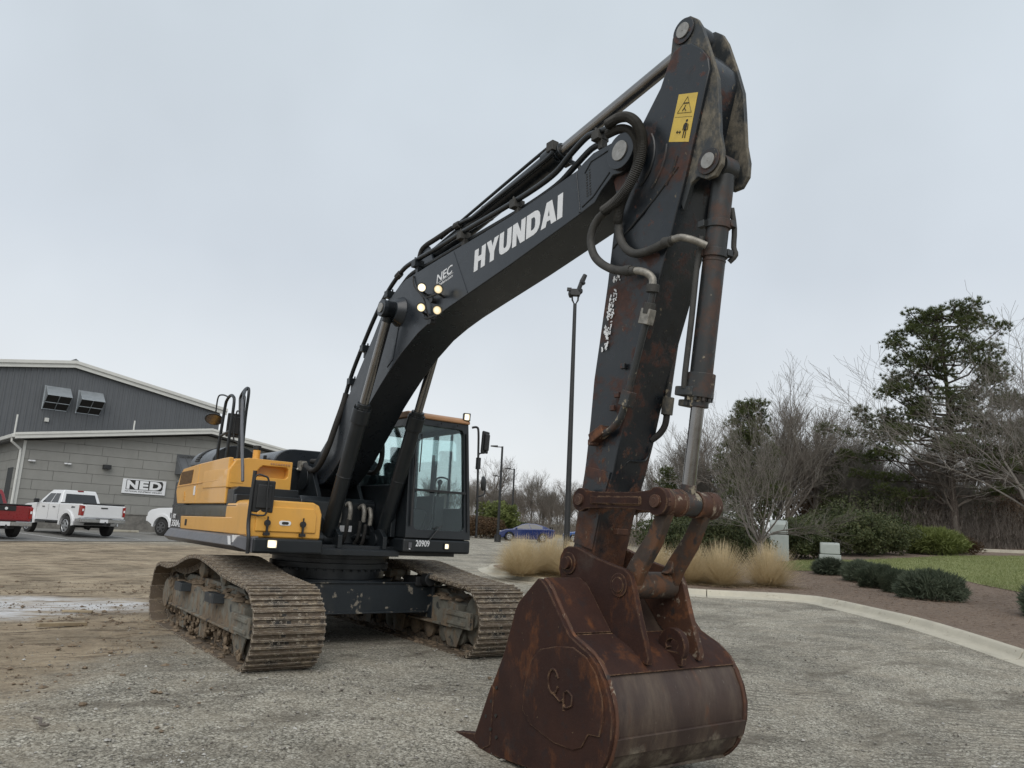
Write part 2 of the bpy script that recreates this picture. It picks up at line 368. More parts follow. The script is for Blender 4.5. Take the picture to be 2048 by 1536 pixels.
# ================================================================== SETTING
from mathutils.geometry import delaunay_2d_cdt
def gmat():
    T = NT('gravel and dirt'); v = T.coord('Object')
    big = T.noise(v, .35, 5, .6); mid = T.noise(v, 1.6, 6, .65); fine = T.noise(v, 30, 6, .75); ff = T.noise(v, 110, 3, .8)
    vo = T.vor(v, 46); vo2 = T.vor(v, 95)
    sep = T.n('ShaderNodeSeparateXYZ'); T.l(v, sep.inputs[0]); X, Y = sep.outputs[0], sep.outputs[1]
    stone = T.n('ShaderNodeSeparateColor'); T.l(vo.outputs['Color'], stone.inputs[0])
    st2 = T.n('ShaderNodeSeparateColor'); T.l(vo2.outputs['Color'], st2.inputs[0])
    gv = T.math('SUBTRACT', T.math('ADD', T.math('MULTIPLY', stone.outputs[0], .55), T.math('MULTIPLY', T.math('ADD', st2.outputs[1], T.math('SUBTRACT', ff, .5)), .50)), T.math('MULTIPLY', T.mr(vo.outputs['Distance'], .30, .62), .28))
    gravel = T.ramp(gv, [(.0, (.105, .098, .083)), (.22, (.27, .255, .216)), (.46, (.415, .393, .338)), (.72, (.53, .507, .445)), (.95, (.78, .76, .70))])
    gravel = T.mix(T.mr(mid, .38, .72, 0, .5), gravel, (.345, .31, .25))
    # dark damp streaks and wheel marks
    sv = T.coord('Object', (.55, .22, 1), (0, 0, rad(-24))); streak = T.noise(sv, 3.2, 8, .7, .4)
    gravel = T.mix(T.mr(streak, .53, .66, 0, .7), gravel, (.16, .142, .115))
    # tread ripples left by a crawler on the right
    rv = T.coord('Object', (1, 1, 1), (0, 0, rad(38))); wv = T.n('ShaderNodeTexWave', wave_type='BANDS'); wv.inputs['Scale'].default_value = 2.6; wv.inputs['Distortion'].default_value = 5; wv.inputs['Detail'].default_value = 3; wv.inputs['Detail Scale'].default_value = 2
    T.l(rv, wv.inputs['Vector'])
    rip = T.math('MULTIPLY', T.mr(wv.outputs[0], .55, .95), T.math('MULTIPLY', T.mr(T.noise(v, .5, 3), .42, .62), T.mr(Y, -1.5, 1.0)))
    gravel = T.mix(T.math('MULTIPLY', rip, .6), gravel, (.12, .106, .088))
    # packed clay
    dn = T.noise(T.coord('Object', (1.2, .8, 1), (0, 0, rad(20))), 1.3, 9, .74, .7)
    dirt = T.ramp(T.math('ADD', T.math('MULTIPLY', dn, .8), T.math('MULTIPLY', fine, .2)), [(.25, (.13, .098, .066)), (.40, (.27, .215, .152)), (.56, (.41, .34, .248)), (.8, (.52, .46, .36))])
    ruts = T.noise(T.coord('Object', (1.5, .55, 1), (0, 0, rad(12))), 1.9, 9, .74, .7)
    dirt = T.mix(T.mr(T.math('ADD', ruts, T.math('MULTIPLY', T.math('SUBTRACT', fine, .5), .35)), .51, .62, 0, .85), dirt, (.095, .068, .046))
    dirt = T.mix(T.mr(T.noise(v, 13, 6, .8), .52, .68, 0, .6), dirt, (.135, .105, .075)); dirt = T.mix(T.mr(ff, .55, .75, 0, .55), dirt, (.46, .41, .33)); dirt = T.mix(T.mr(vo.outputs['Distance'], .5, .1, 0, .25), dirt, (.16, .125, .09))
    side = T.mr(T.math('ADD', T.math('MULTIPLY', X, -.26), T.math('MULTIPLY', Y, -.42)), .0, 1.7)
    dm = T.mr(T.math('ADD', T.math('ADD', T.math('MULTIPLY', side, .55), T.math('MULTIPLY', big, .7)), T.math('MULTIPLY', mid, .25)), .60, .92)
    dm = T.math('MULTIPLY', dm, T.mr(X, -26, -20))
    dm = T.math('MULTIPLY', dm, T.mr(Y, 9, 5))
    col = T.mix(dm, gravel, dirt)
    tone = T.math('ADD', T.mr(T.noise(v, .7, 6, .7, .5), .3, .7, .62, 1.12), T.math('MULTIPLY', T.math('SUBTRACT', T.noise(v, 5, 5, .75), .5), .55))
    col = T.mix(1., col, T.mix(tone, (.0, .0, .0), (1., .985, .945)), 'MULTIPLY')
    # chalky washed strip
    bw = T.math('ADD', T.math('MULTIPLY', T.math('ADD', Y, 1.2), .42), 0)
    c0 = T.math('ABSOLUTE', T.math('ADD', T.math('ADD', X, 4.05), T.math('MULTIPLY', T.math('SUBTRACT', T.noise(v, .8, 4), .5), 1.6)))
    wmask = T.math('MULTIPLY', T.mr(T.math('ADD', c0, bw), .95, -.05), T.mr(Y, -1.1, -1.6))
    wmask = T.math('MULTIPLY', wmask, T.mr(T.noise(T.coord('Object', (1.8, .5, 1)), 2.4, 6, .7), .36, .52))
    col = T.mix(wmask, col, T.mix(T.mr(mid, .4, .65), (.60, .60, .60), (.42, .38, .34)))
    far = T.mr(X, -46, -60); col = T.mix(far, col, T.mix(T.mr(mid, .4, .6), (.34, .26, .14), (.24, .20, .11)))
    h = T.math('ADD', T.math('MULTIPLY', vo.outputs['Distance'], -.5), T.math('ADD', T.math('MULTIPLY', fine, .7), T.math('MULTIPLY', ff, .35)))
    n1 = T.bump(T.math('ADD', dn, T.math('ADD', ruts, T.math('MULTIPLY', fine, .3))), .6, .07); n2 = T.bump(h, .6, .011, n1)
    T.set(Base_Color=col, Roughness=T.mixf(wmask, .93, .42), Specular_IOR_Level=.25, Normal=n2); return T.m
m_ground = gmat()
def axis(parts):
    out = []
    for a, b_, s in parts:
        n = max(1, round((b_-a)/s)); out += [a+(b_-a)*i/n for i in range(n)]
    return out+[parts[-1][1]]
xs = axis([(-500, -120, 40), (-120, -40, 5), (-40, -8, .8), (-8, 12, .14), (12, 40, 4), (40, 200, 40)])
ys = axis([(-300, -60, 40), (-60, -12, 4), (-12, 9, .14), (9, 16, .6), (16, 80, 5), (80, 500, 40)])
vs = []
for x in xs:
    for y in ys:
        z = H(x, y)
        if -8 < x < 11 and -11 < y < 9:
            z += .018*noise.noise(Vector((x*.6, y*.6, 0)))+.010*noise.noise(Vector((x*2.3, y*2.3, 4)))+.006*noise.noise(Vector((x*6, y*6, 9)))
            if x < 1 and y < 1: z += .02*noise.noise(Vector((x*1.6, y*.3, 7)))
            if 4.2 < x < 6.6 and abs(y) < 1: z -= .012
        vs.append((x, y, z-.004))
ny = len(ys); fs = [(i*ny+j, (i+1)*ny+j, (i+1)*ny+j+1, i*ny+j+1) for i in range(len(xs)-1) for j in range(ny-1)]
g = raw('ground', vs, fs, m_ground, smooth=True); tag(g, 'grey gravel and brown clay yard with wheel marks', 'ground', kind='structure')
# ---- kerb, planting bed, lawn -------------------------------------
m_conc = pmat('kerb concrete', (.46, .43, .35), (.38, .355, .29), 2.2, .85, 0, .25, 60, layers=[dict(c=(.20, .175, .13), s=3.5, lo=.57, hi=.72, a=.55), dict(c=(.56, .52, .41), s=1.1, lo=.5, hi=.7, a=.6), dict(c=(.12, .10, .075), s=11, lo=.62, hi=.68, a=.7), dict(c=(.17, .145, .11), s=2.2, lo=.60, hi=.72, a=.6, st=(1, 1, 3)), dict(c=(.24, .22, .18), s=40, lo=.6, hi=.7, a=.5)])
kp = [(-15.5, 27), (-13.6, 18), (-12.7, 13.5), (-12.5, 11.6), (-11.9, 10.3), (-10.9, 9.6), (-9.6, 9.1), (-8.2, 8.75), (-7.0, 8.95), (-5.2, 9.78), (-3.1, 10.98), (-2.3, 11.75), (-1.75, 12.35), (-1.48, 12.62), (-1.18, 12.66), (-.80, 12.48), (.0, 11.98), (1.0, 11.32), (2.66, 10.24), (4.0, 9.38), (5.13, 8.62), (8, 6.7), (12, 4.0), (17, .8)]
K = smooth_path([(x, y, 0) for x, y in kp], 8); 
Ls = [0.]
for a, c in zip(K, K[1:]): Ls.append(Ls[-1]+(c-a).length)
def kpt(s):
    k = max(i for i in range(len(Ls)-1) if Ls[i] <= s); u = (s-Ls[k])/(Ls[k+1]-Ls[k]); return K[k].lerp(K[k+1], u)
def kn(s):
    a = kpt(max(0, s-.15)); c = kpt(min(Ls[-1]-.001, s+.15)); d = (c-a).normalized(); return Vector((-d.y, d.x, 0))
krb = bpy.data.objects.new('kerb', None); COL.objects.link(krb); tag(krb, 'pale concrete kerb and gutter round the planting bed', 'kerb', kind='structure')
prof = [(.12, -.12), (.12, .012), (.36, .016), (.41, .028), (.44, .06), (.475, .125), (.50, .146), (.535, .155), (.585, .155), (.615, .146), (.635, .115), (.64, -.12)]
tot = Ls[-1]; seg = 3.02; n = int(tot/seg)
for k in range(n):
    s0, s1 = k*seg+.011, (k+1)*seg-.011; m = 8; b = MB(); V = []
    for i in range(m+1):
        s = s0+(s1-s0)*i/m; p = kpt(s); q = kn(s)
        for d, z in prof: w = p+q*d; V.append((w.x, w.y, H(w.x, w.y)+z))
    P = len(prof); F = [(i*P+j, (i+1)*P+j, (i+1)*P+(j+1) % P, i*P+(j+1) % P) for i in range(m) for j in range(P)]+[tuple(range(P)), tuple(range(m*P, (m+1)*P))]
    b.add(V, F); b.build('kerb_stone', m_conc, krb, .012, 50)
def sheet(name, poly, hf, mat, step, jitter=0.):
    poly = [Vector((p[0], p[1])) for p in poly]; V = list(poly); E_ = [(i, (i+1) % len(poly)) for i in range(len(poly))]
    x0 = min(p.x for p in poly); x1 = max(p.x for p in poly); y0 = min(p.y for p in poly); y1 = max(p.y for p in poly)
    def inside(x, y):
        c = False; j = len(poly)-1
        for i in range(len(poly)):
            a, b_ = poly[i], poly[j]
            if (a.y > y) != (b_.y > y) and x < (b_.x-a.x)*(y-a.y)/(b_.y-a.y)+a.x: c = not c
            j = i
        return c
    x = x0
    while x < x1:
        y = y0
        while y < y1:
            if inside(x, y): V.append(Vector((x, y)))
            y += step
        x += step
    R_ = delaunay_2d_cdt(V, E_, [], 1, 1e-4)
    vv = [(p.x, p.y, hf(p.x, p.y)+jitter*noise.noise(Vector((p.x*2.1, p.y*2.1, 0)))) for p in R_[0]]
    o = raw(name, vv, [tuple(f) for f in R_[2]], mat, smooth=True); return o, inside
def mulchmat():
    T = NT('pine straw mulch'); v = T.coord('Object'); n1 = T.noise(v, 1.2, 6, .65); n2 = T.noise(T.coord('Object', (1, .35, 1), (0, 0, .6)), 38, 4, .8); n3 = T.noise(T.coord('Object', (.35, 1, 1), (0, 0, .2)), 44, 4, .8)
    f = T.math('ADD', T.math('MULTIPLY', n2, .5), T.math('MULTIPLY', n3, .5))
    c = T.ramp(f, [(.3, (.060, .045, .034)), (.48, (.165, .125, .097)), (.6, (.26, .205, .16)), (.72, (.40, .34, .28))]); c = T.mix(T.mr(n1, .35, .7, 0, .6), c, (.15, .115, .09))
    T.set(Base_Color=c, Roughness=.95, Specular_IOR_Level=.2, Normal=T.bump(f, .8, .02)); return T.m
m_mulch = mulchmat()
edge = []
s = 0.
while s < tot-.2:
    p = kpt(s)+kn(s)*.57; edge.append((p.x, p.y)); s += .4
poly = edge+[(40, .8), (40, 75), (-24, 75), (-19, 45)]
bed, _ = sheet('planting_bed', poly, lambda x, y: HB(x, y), m_mulch, .9, .03); tag(bed, 'brown pine straw planting bed behind the kerb', 'planting bed', kind='structure')
T = NT('lawn'); v = T.coord('Object'); f = T.noise(v, 45, 4, .8); c = T.ramp(T.math('ADD', T.math('MULTIPLY', f, .7), T.math('MULTIPLY', T.noise(v, .8, 5), .3)), [(.3, (.10, .12, .045)), (.5, (.21, .235, .095)), (.7, (.34, .335, .18))]); T.set(Base_Color=c, Roughness=.9, Specular_IOR_Level=.2, Normal=T.bump(f, .8, .03)); m_lawn = T.m
lawn_poly = [(-8.1, 21.9), (-7.2, 23.0), (-6.0, 24.0), (-4.6, 24.9), (-3.4, 25.1), (-1.7, 23.4), (.3, 21.7), (4, 19.6), (12, 17), (30, 14), (36, 40), (4, 46), (-7, 45), (-9.2, 38), (-8.9, 33), (-9.3, 29.4), (-10.6, 26.6), (-9.8, 23.0)]
lawn, lawn_in = sheet('lawn', lawn_poly, lambda x, y: HB(x, y)+.02, m_lawn, 1.2, .02); tag(lawn, 'green lawn beyond the planting bed', 'lawn', kind='structure')
# ---- car park -----------------------------------------------------
m_asph = pmat('worn asphalt', (.21, .205, .19), (.17, .166, .155), .8, .9, 0, .2, 50, layers=[dict(c=(.085, .082, .077), s=1.1, lo=.52, hi=.7, a=.6, st=(.4, 1, 1)), dict(c=(.22, .205, .18), s=30, lo=.58, hi=.7, a=.5)])
lot, _ = sheet('car_park', [(-20.2, -14), (-21.5, -2.8), (-23.3, .5), (-25.0, 3.5), (-26.6, 8), (-27, 18), (-60, 18), (-60, -14)], lambda x, y: H(x, y)+.012, m_asph, 2.2); tag(lot, 'grey asphalt car park beside the building', 'car park', kind='structure')
m_line = pmat('worn white road paint', (.62, .62, .60), (.5, .5, .48), 6, .8, layers=[dict(c=(.17, .165, .15), s=9, lo=.56, hi=.64, a=.8)])
def stripe(a, c, w=.11, name='parking_line'):
    a = Vector(a+(0,)); c = Vector(c+(0,)); d = (c-a).normalized(); q = Vector((-d.y, d.x, 0))*w/2; n = 12; V = []
    for i in range(n+1):
        p = a.lerp(c, i/n)
        for s in (-1, 1): e_ = p+q*s; V.append((e_.x, e_.y, H(e_.x, e_.y)+.022))
    o = raw(name, V, [(2*i, 2*i+1, 2*i+3, 2*i+2) for i in range(n)], m_line); tag(o, kind='structure'); return o
for a, c in (((-27.9, -1.95), (-23.6, -.55)), ((-31.3, .5), (-25.4, 2.3)), ((-33.3, 3.0), (-29.0, 4.6)), ((-26.8, -4.6), (-22.4, -3.4)), ((-33.4, 6.0), (-29.2, 7.6))): stripe(a, c)
# ---- building -----------------------------------------------------
bd = Vector((-.11667, .99317, 0)); bn = Vector((.99317, .11667, 0)); BC0 = Vector((-33.18, -1.976, 0)); BG = .46
BLD = empty('warehouse', tuple(BC0+Vector((0, 0, BG))), 0, 'grey warehouse with a block front, white fascia and dark ribbed metal upper wall', 'building')
BLD.matrix_world = Matrix((bd, -bn, Vector((0, 0, 1)))).transposed().to_4x4() ; BLD.matrix_world.translation = BC0
bpy.context.view_layer.update()
# local frame: X along the front wall, Y into the building, Z up (world height)
def clip(poly, nx, ny, c):        # keep nx*x+ny*y<=c
    out = []
    for i in range(len(poly)):
        a, d = poly[i], poly[(i+1) % len(poly)]; fa = nx*a[0]+ny*a[1]-c; fd = nx*d[0]+ny*d[1]-c
        if fa <= 0: out.append(a)
        if (fa < 0) != (fd < 0) and fa != fd: t = fa/(fa-fd); out.append((a[0]+(d[0]-a[0])*t, a[1]+(d[1]-a[1])*t))
    return out
WL, EV, PK = 17.3, 4.66, 5.93; sl = (PK-EV)/(WL/2)
m_block = pmat('grey block panel', (.27, .268, .248), (.245, .243, .225), 1.5, .88, 0, .1, 40, rand=.06, layers=[dict(c=(.155, .15, .135), s=2.5, lo=.55, hi=.75, a=.35, st=(1, 1, .3))])
m_joint = pmat('wall joint', (.205, .203, .188), rough=.9)
m_stone = pmat('rough stone base', (.20, .19, .17), (.12, .115, .105), 5, .95, 0, .9, 9)
m_rib = pmat('dark grey metal cladding', (.115, .122, .13), (.105, .112, .12), 1, .45, .0, spec=.4)
m_fas = pmat('white fascia', (.62, .62, .58), (.56, .56, .53), 1.5, .5, layers=[dict(c=(.35, .34, .30), s=3, lo=.6, hi=.8, a=.4)])
m_sof = pmat('soffit', (.16, .16, .155), rough=.7)
b = MB(); b.prism([(.03, .2), (WL-.03, .2), (WL-.03, EV), (WL/2, PK), (.03, EV)], .03, 10.2); W_ = b.build('front_wall', m_joint, BLD, 0, 0)
ch, pw = .472, 1.73; z = 1.42; r = 0; pm = {}
while z < PK:
    s = -pw*(.33*(r % 3)) if r % 2 == 0 else -pw*(.33*(r % 3)+.17)
    while s < WL:
        x0, x1 = max(s, 0)+.008, min(s+pw, WL)-.008
        if x1-x0 > .08:
            P = clip(clip([(x0, z+.008), (x1, z+.008), (x1, z+ch-.008), (x0, z+ch-.008)], -sl, 1, EV-.02), sl, 1, EV-.02+sl*WL)
            if len(P) >= 3: MB().prism(P, 0, .028).build('wall_panel', m_block, W_, .004, 0)
        s += pw
    z += ch; r += 1
b = MB()
for k in range(int(10/pw)+1):
    pass
b.bx(-.028, .0, .0, 10, 1.42, EV); z = 1.42; b.build('side_wall', m_block, BLD)
for q in range(7):
    for k in range(6):
        y0 = k*1.73+(q % 2)*.8; MB().bx(-.05, -.03, y0+.01, min(10, y0+1.71), 1.42+q*ch+.008, 1.42+q*ch+ch-.008).build('wall_panel', m_block, W_, 0, 0)
b = MB(); b.bx(-.055, -.045, 1.2, 2.6, 1.5, 3.4); b.build('side_window', m_gloss, BLD)
b = MB(); b.bx(-.02, WL, -.06, .0, .2, 1.40); b.bx(-.06, WL, -.09, .0, 1.38, 1.43); b.build('stone_base', m_stone, BLD, .01)
b = MB(); b.bx(-.02, .10, -.045, .0, 1.42, EV); b.build('corner_trim', m_fas, BLD)
# gable roof with fascia
OH = .55
for s in (0, 1):
    f = (lambda x: x) if s == 0 else (lambda x: WL-x)
    P = [(f(-.5), EV-.5*sl+.05), (f(WL/2), PK+.05), (f(WL/2), PK+.30), (f(-.5), EV-.5*sl+.30)]
    b = MB(); b.prism(P, -OH, 10.2); b.build('roof_slope', m_sof, BLD)
    b = MB(); b.prism([(p[0], p[1]+.02) for p in P], -OH-.05, -OH); b.prism([(f(-.5), EV-.5*sl+.24), (f(WL/2), PK+.24), (f(WL/2), PK+.36), (f(-.5), EV-.5*sl+.36)], -OH-.09, -OH+.3); b.build('fascia', m_fas, BLD, .008)
    b = MB(); b.bx(min(f(-.5), f(-.62)), max(f(-.5), f(-.62)), -OH-.05, 10, EV-.5*sl+.12, EV-.5*sl+.30); b.build('gutter', m_fas, BLD, .02)
b = MB(); b.tube([(-.56, -.30, EV+.05), (-.56, -.30, EV-.12), (-.12, -.12, EV-.45), (-.10, -.11, EV-.6), (-.10, -.11, .7)], .055, 6); b.build('downspout', m_fas, BLD, 0, 0)
# upper metal building
OY = 10.; RX_, RZ, msl = 3.7, 10.15, .165; ME0, ME1 = -9.0, 13.1
def rz(x): return RZ-abs(x-RX_)*msl
b = MB(); b.prism([(ME0, 1), (ME1, 1), (ME1, rz(ME1)), (RX_, RZ), (ME0, rz(ME0))], OY+.05, OY+30); MW = b.build('metal_wall', m_rib, BLD, 0, 0)
x = ME0
while x < ME1-.05:
    x1 = min(x+.92, ME1); b = MB(); P = [(x+.003, 4.2), (x1-.003, 4.2), (x1-.003, rz(x1-.003))]
    if x < RX_ < x1: P.append((RX_, RZ))
    P.append((x+.003, rz(x+.003))); b.prism(P, OY+.02, OY+.052)
    for k in range(3):
        xx = x+.05+k*.3067
        if xx+.07 < x1: b.prism([(xx, 4.2), (xx+.07, 4.2), (xx+.07, rz(xx+.07)), (xx, rz(xx))], OY-.025, OY+.02)
    b.build('cladding_sheet', m_rib, MW, 0, 0); x = x1
for s, (xa, xb) in enumerate(((ME0-.3, RX_), (RX_, ME1+.35))):
    b = MB(); b.prism([(xa, rz(xa)-.02), (xb, rz(xb)-.02), (xb, rz(xb)+.30), (xa, rz(xa)+.30)], OY-.25, OY-.17); b.prism([(xa, rz(xa)+.22), (xb, rz(xb)+.22), (xb, rz(xb)+.42), (xa, rz(xa)+.42)], OY-.34, OY+30); b.build('metal_fascia', m_fas, BLD, .01)
b = MB(); b.prism([(RX_-.3, RZ+.42), (RX_+.35, RZ+.42), (RX_+.05, RZ+.62)], OY+.2, OY+2); b.build('ridge_cap', m_rib, BLD)
m_galv = pmat('galvanised sheet', (.42, .45, .47), (.34, .37, .39), 4, .4, .6)
for x0 in (2.32, 4.15):
    b = MB(); w = 1.32; zt, zb = 8.78, 7.40
    y0 = OY-.03; y1 = OY-1.05
    V = [(x0, y0, zt), (x0+w, y0, zt), (x0, y0, zb), (x0+w, y0, zb), (x0, y0-.22, zt), (x0+w, y0-.22, zt), (x0, y1, zt-.62), (x0+w, y1, zt-.62)]
    b.add(V, [(0, 1, 5, 4), (4, 5, 7, 6), (0, 4, 6, 2), (1, 3, 7, 5), (0, 2, 3, 1)]); b.bx(x0-.05, x0+.0, y0-.1, y0, zb-.05, zt+.03); o = b.build('vent_hood', m_galv, BLD, 0, 0, label='galvanised weather hood with a mesh opening')
    b = MB(); q = lambda u, v: Vector((x0+w*u, y0+(y1-y0)*v, zb+(zt-.62-zb)*v))
    b.add([q(.02, .02), q(.98, .02), q(.98, .98), q(.02, .98)], [(0, 1, 2, 3)]); b.build('mesh_screen', m_ink, o, 0, 0)
    b = MB(); b.tube([q(.5, 0)-Vector((0, 0, .02)), q(.5, 1)-Vector((0, 0, .02))], .025, 4); b.tube([q(0, .5)-Vector((0, 0, .02)), q(1, .5)-Vector((0, 0, .02))], .025, 4)
    b.tube([q(0, 0), q(1, 0), q(1, 1), q(0, 1)], .03, 4, closed=True); b.build('hood_bar', m_galv, o, 0, 0)
for x, z0, z1 in ((.35, 5.5, 6.35), (6.2, 6.0, 6.8)):
    b = MB(); b.cyl((x, 5.0, z0-1), (x, 5.0, z1), .045, n=10); b.build('vent_pipe', m_fas, BLD)
b = MB(); b.bx(2.55, 2.78, OY-.12, OY, 6.62, 6.86); b.build('wall_light', m_fas, BLD, .02)
b = MB(); b.cyl((9.6, OY+3, rz(9.6)+.4), (9.6, OY+3, rz(9.6)+.75), .08, n=10); b.cyl((9.6, OY+3, rz(9.6)+.72), (9.6, OY+3, rz(9.6)+.9), .18, .12, n=10); b.build('roof_vent', m_galv, BLD)
for x in (-.02, 1.95):
    b = MB(); b.box((x-.06 if x > 0 else .35, -.1, 3.72), (.14, .1, .07)); b.box((x+.10 if x > 0 else .5, -.1, 3.72), (.14, .1, .07)); b.build('emergency_light', m_white, BLD, .01)
b = MB(); b.box((3.75, -.12, 3.72), (.36, .24, .22)); b.build('wall_pack_light', m_blk, BLD, .02)
# awning
b = MB(); V = [(7.15, 0, 4.75), (10.2, 0, 4.75), (7.15, 0, 4.55), (10.2, 0, 4.55), (7.15, -1.0, 3.75), (10.2, -1.0, 3.75), (7.15, -1.0, 3.65), (10.2, -1.0, 3.65), (7.15, 0, 3.65), (10.2, 0, 3.65)]
b.add(V, [(0, 1, 3, 2), (2, 3, 5, 4), (4, 5, 7, 6), (6, 7, 9, 8), (2, 4, 6, 8), (3, 9, 7, 5)])
for k in range(8): x = 7.2+k*.42; b.prism([(0, 4.57), (-1.02, 3.76), (-1.02, 3.80), (0, 4.61)], x, x+.03, axis='x')
b.build('awning', m_rib, BLD, 0, 0)
# sign
SG = empty('wall_sign', (0, 0, 0), 0, 'white rectangular dealer sign with large black letters on the block wall', 'sign')
SG.matrix_world = BLD.matrix_world @ Matrix.Translation((4.61, -.02, 2.48))
b = MB(); b.bx(0, 2.15, -.06, .0, 0, .745); b.build('sign_board', m_white, SG, .006)
b = MB(); b.bx(.17, 2.0, -.064, -.0605, .20, .70); b.build('letter_panel', m_ink, SG)
b = MB(); b.prism(arc(1.80, .45, .26, -90, 90, 14)+[(1.82, .71), (2.02, .71), (2.02, .19), (1.82, .19)][::-1][::-1], -.0675, -.0645) if False else None
for t, x, w in (('N', .20, .56), ('E', .83, .44), ('D', 1.33, .60)):
    textmesh(t, m_white, SG, (x, -.068, .225), (1, 0, 0), (0, 0, 1), w, .45, .05, 0, 'sign_letter', .003)
textmesh('NATIONAL EQUIPMENT DEALERS', m_ink, SG, (.16, -.0625, .065), (1, 0, 0), (0, 0, 1), 1.82, .085, .012, 0, 'sign_lettering')
b = MB(); b.prism([(1.93, .71), (2.015, .71), (2.015, .56)], -.0665, -.0645); b.prism([(1.93, .19), (2.015, .34), (2.015, .19)], -.0665, -.0645); b.build('panel_corner', m_white, SG, 0, 0)
b = MB(); b.box((0, 0, .055), (1.7, .16, .11)); ws = b.build('wheel_stop', m_conc, None, .02); ws.location = (-32.3, 2.6, H(-32.3, 2.6)+.012); ws.rotation_euler.z = rad(95); tag(ws, 'concrete wheel stop lying by the stone wall base', 'wheel stop')
# ================================================================== EXCAVATOR
EX = empty('excavator', (0, 0, 0), 0, 'large yellow and dark grey tracked excavator standing on gravel with its rusty bucket lowered', 'excavator')
BW = .245
# ---- tracks -------------------------------------------------------
def track_path():
    P = [(-2.10, 0.0), (2.0, 0.0)]
    P += [(1.90+.40*math.cos(rad(a)), .40+.40*math.sin(rad(a))) for a in range(-75, 91, 15)]
    P += [(1.55, .825), (1.2, .85), (.85, .89), (.55, .93), (.25, .975), (-.05, 1.0), (-.3, .995), (-.6, .965), (-.9, .90), (-1.2, .835), (-1.55, .79), (-1.85, .785)]
    P += [(-2.10+.395*math.cos(rad(a)), .395+.395*math.sin(rad(a))) for a in range(95, 266, 15)]
    return P
def resample(P, pitch):
    L = [0]; Q = P+[P[0]]
    for a, b in zip(Q, Q[1:]): L.append(L[-1]+math.dist(a, b))
    n = round(L[-1]/pitch); out = []
    for i in range(n):
        t = L[-1]*i/n; k = max(j for j in range(len(L)-1) if L[j] <= t+1e-9)
        u = (t-L[k])/(L[k+1]-L[k]); out.append((Q[k][0]+(Q[k+1][0]-Q[k][0])*u, Q[k][1]+(Q[k+1][1]-Q[k][1])*u))
    return out, L[-1]/n
TP, pitch = resample(track_path(), .198)
def shoe_mesh():
    b = MB(); h = pitch/2
    pr = [(-h-.012, -.012), (h-.012, -.012), (h-.006, .003)]
    for c in (.070, 0, -.072):
        pr += [(c+.016, .008), (c+.010, .036), (c-.010, .036), (c-.016, .008)]
    pr += [(-h+.002, .004), (-h-.012, .002)]
    b.prism(pr, -.375, .375)
    for y in (-.17, -.10, .10, .17):
        for x in (-.036, .036): b.cyl((x, y, .006), (x, y, .022), .014, n=6)
    for y in (-.115, .115): b.box((0, y, -.05), (pitch*.92, .045, .085))       # chain link halves
    b.mi = 1
    for y in (-.135, -.015): b.box((.036, y, .0075), (.030, .045, .008))         # link windows
    b.box((-.036, -.075, .0075), (.026, .075, .008)); b.box((-.088, .06, .006), (.016, .05, .008))
    return b
_shoe = None
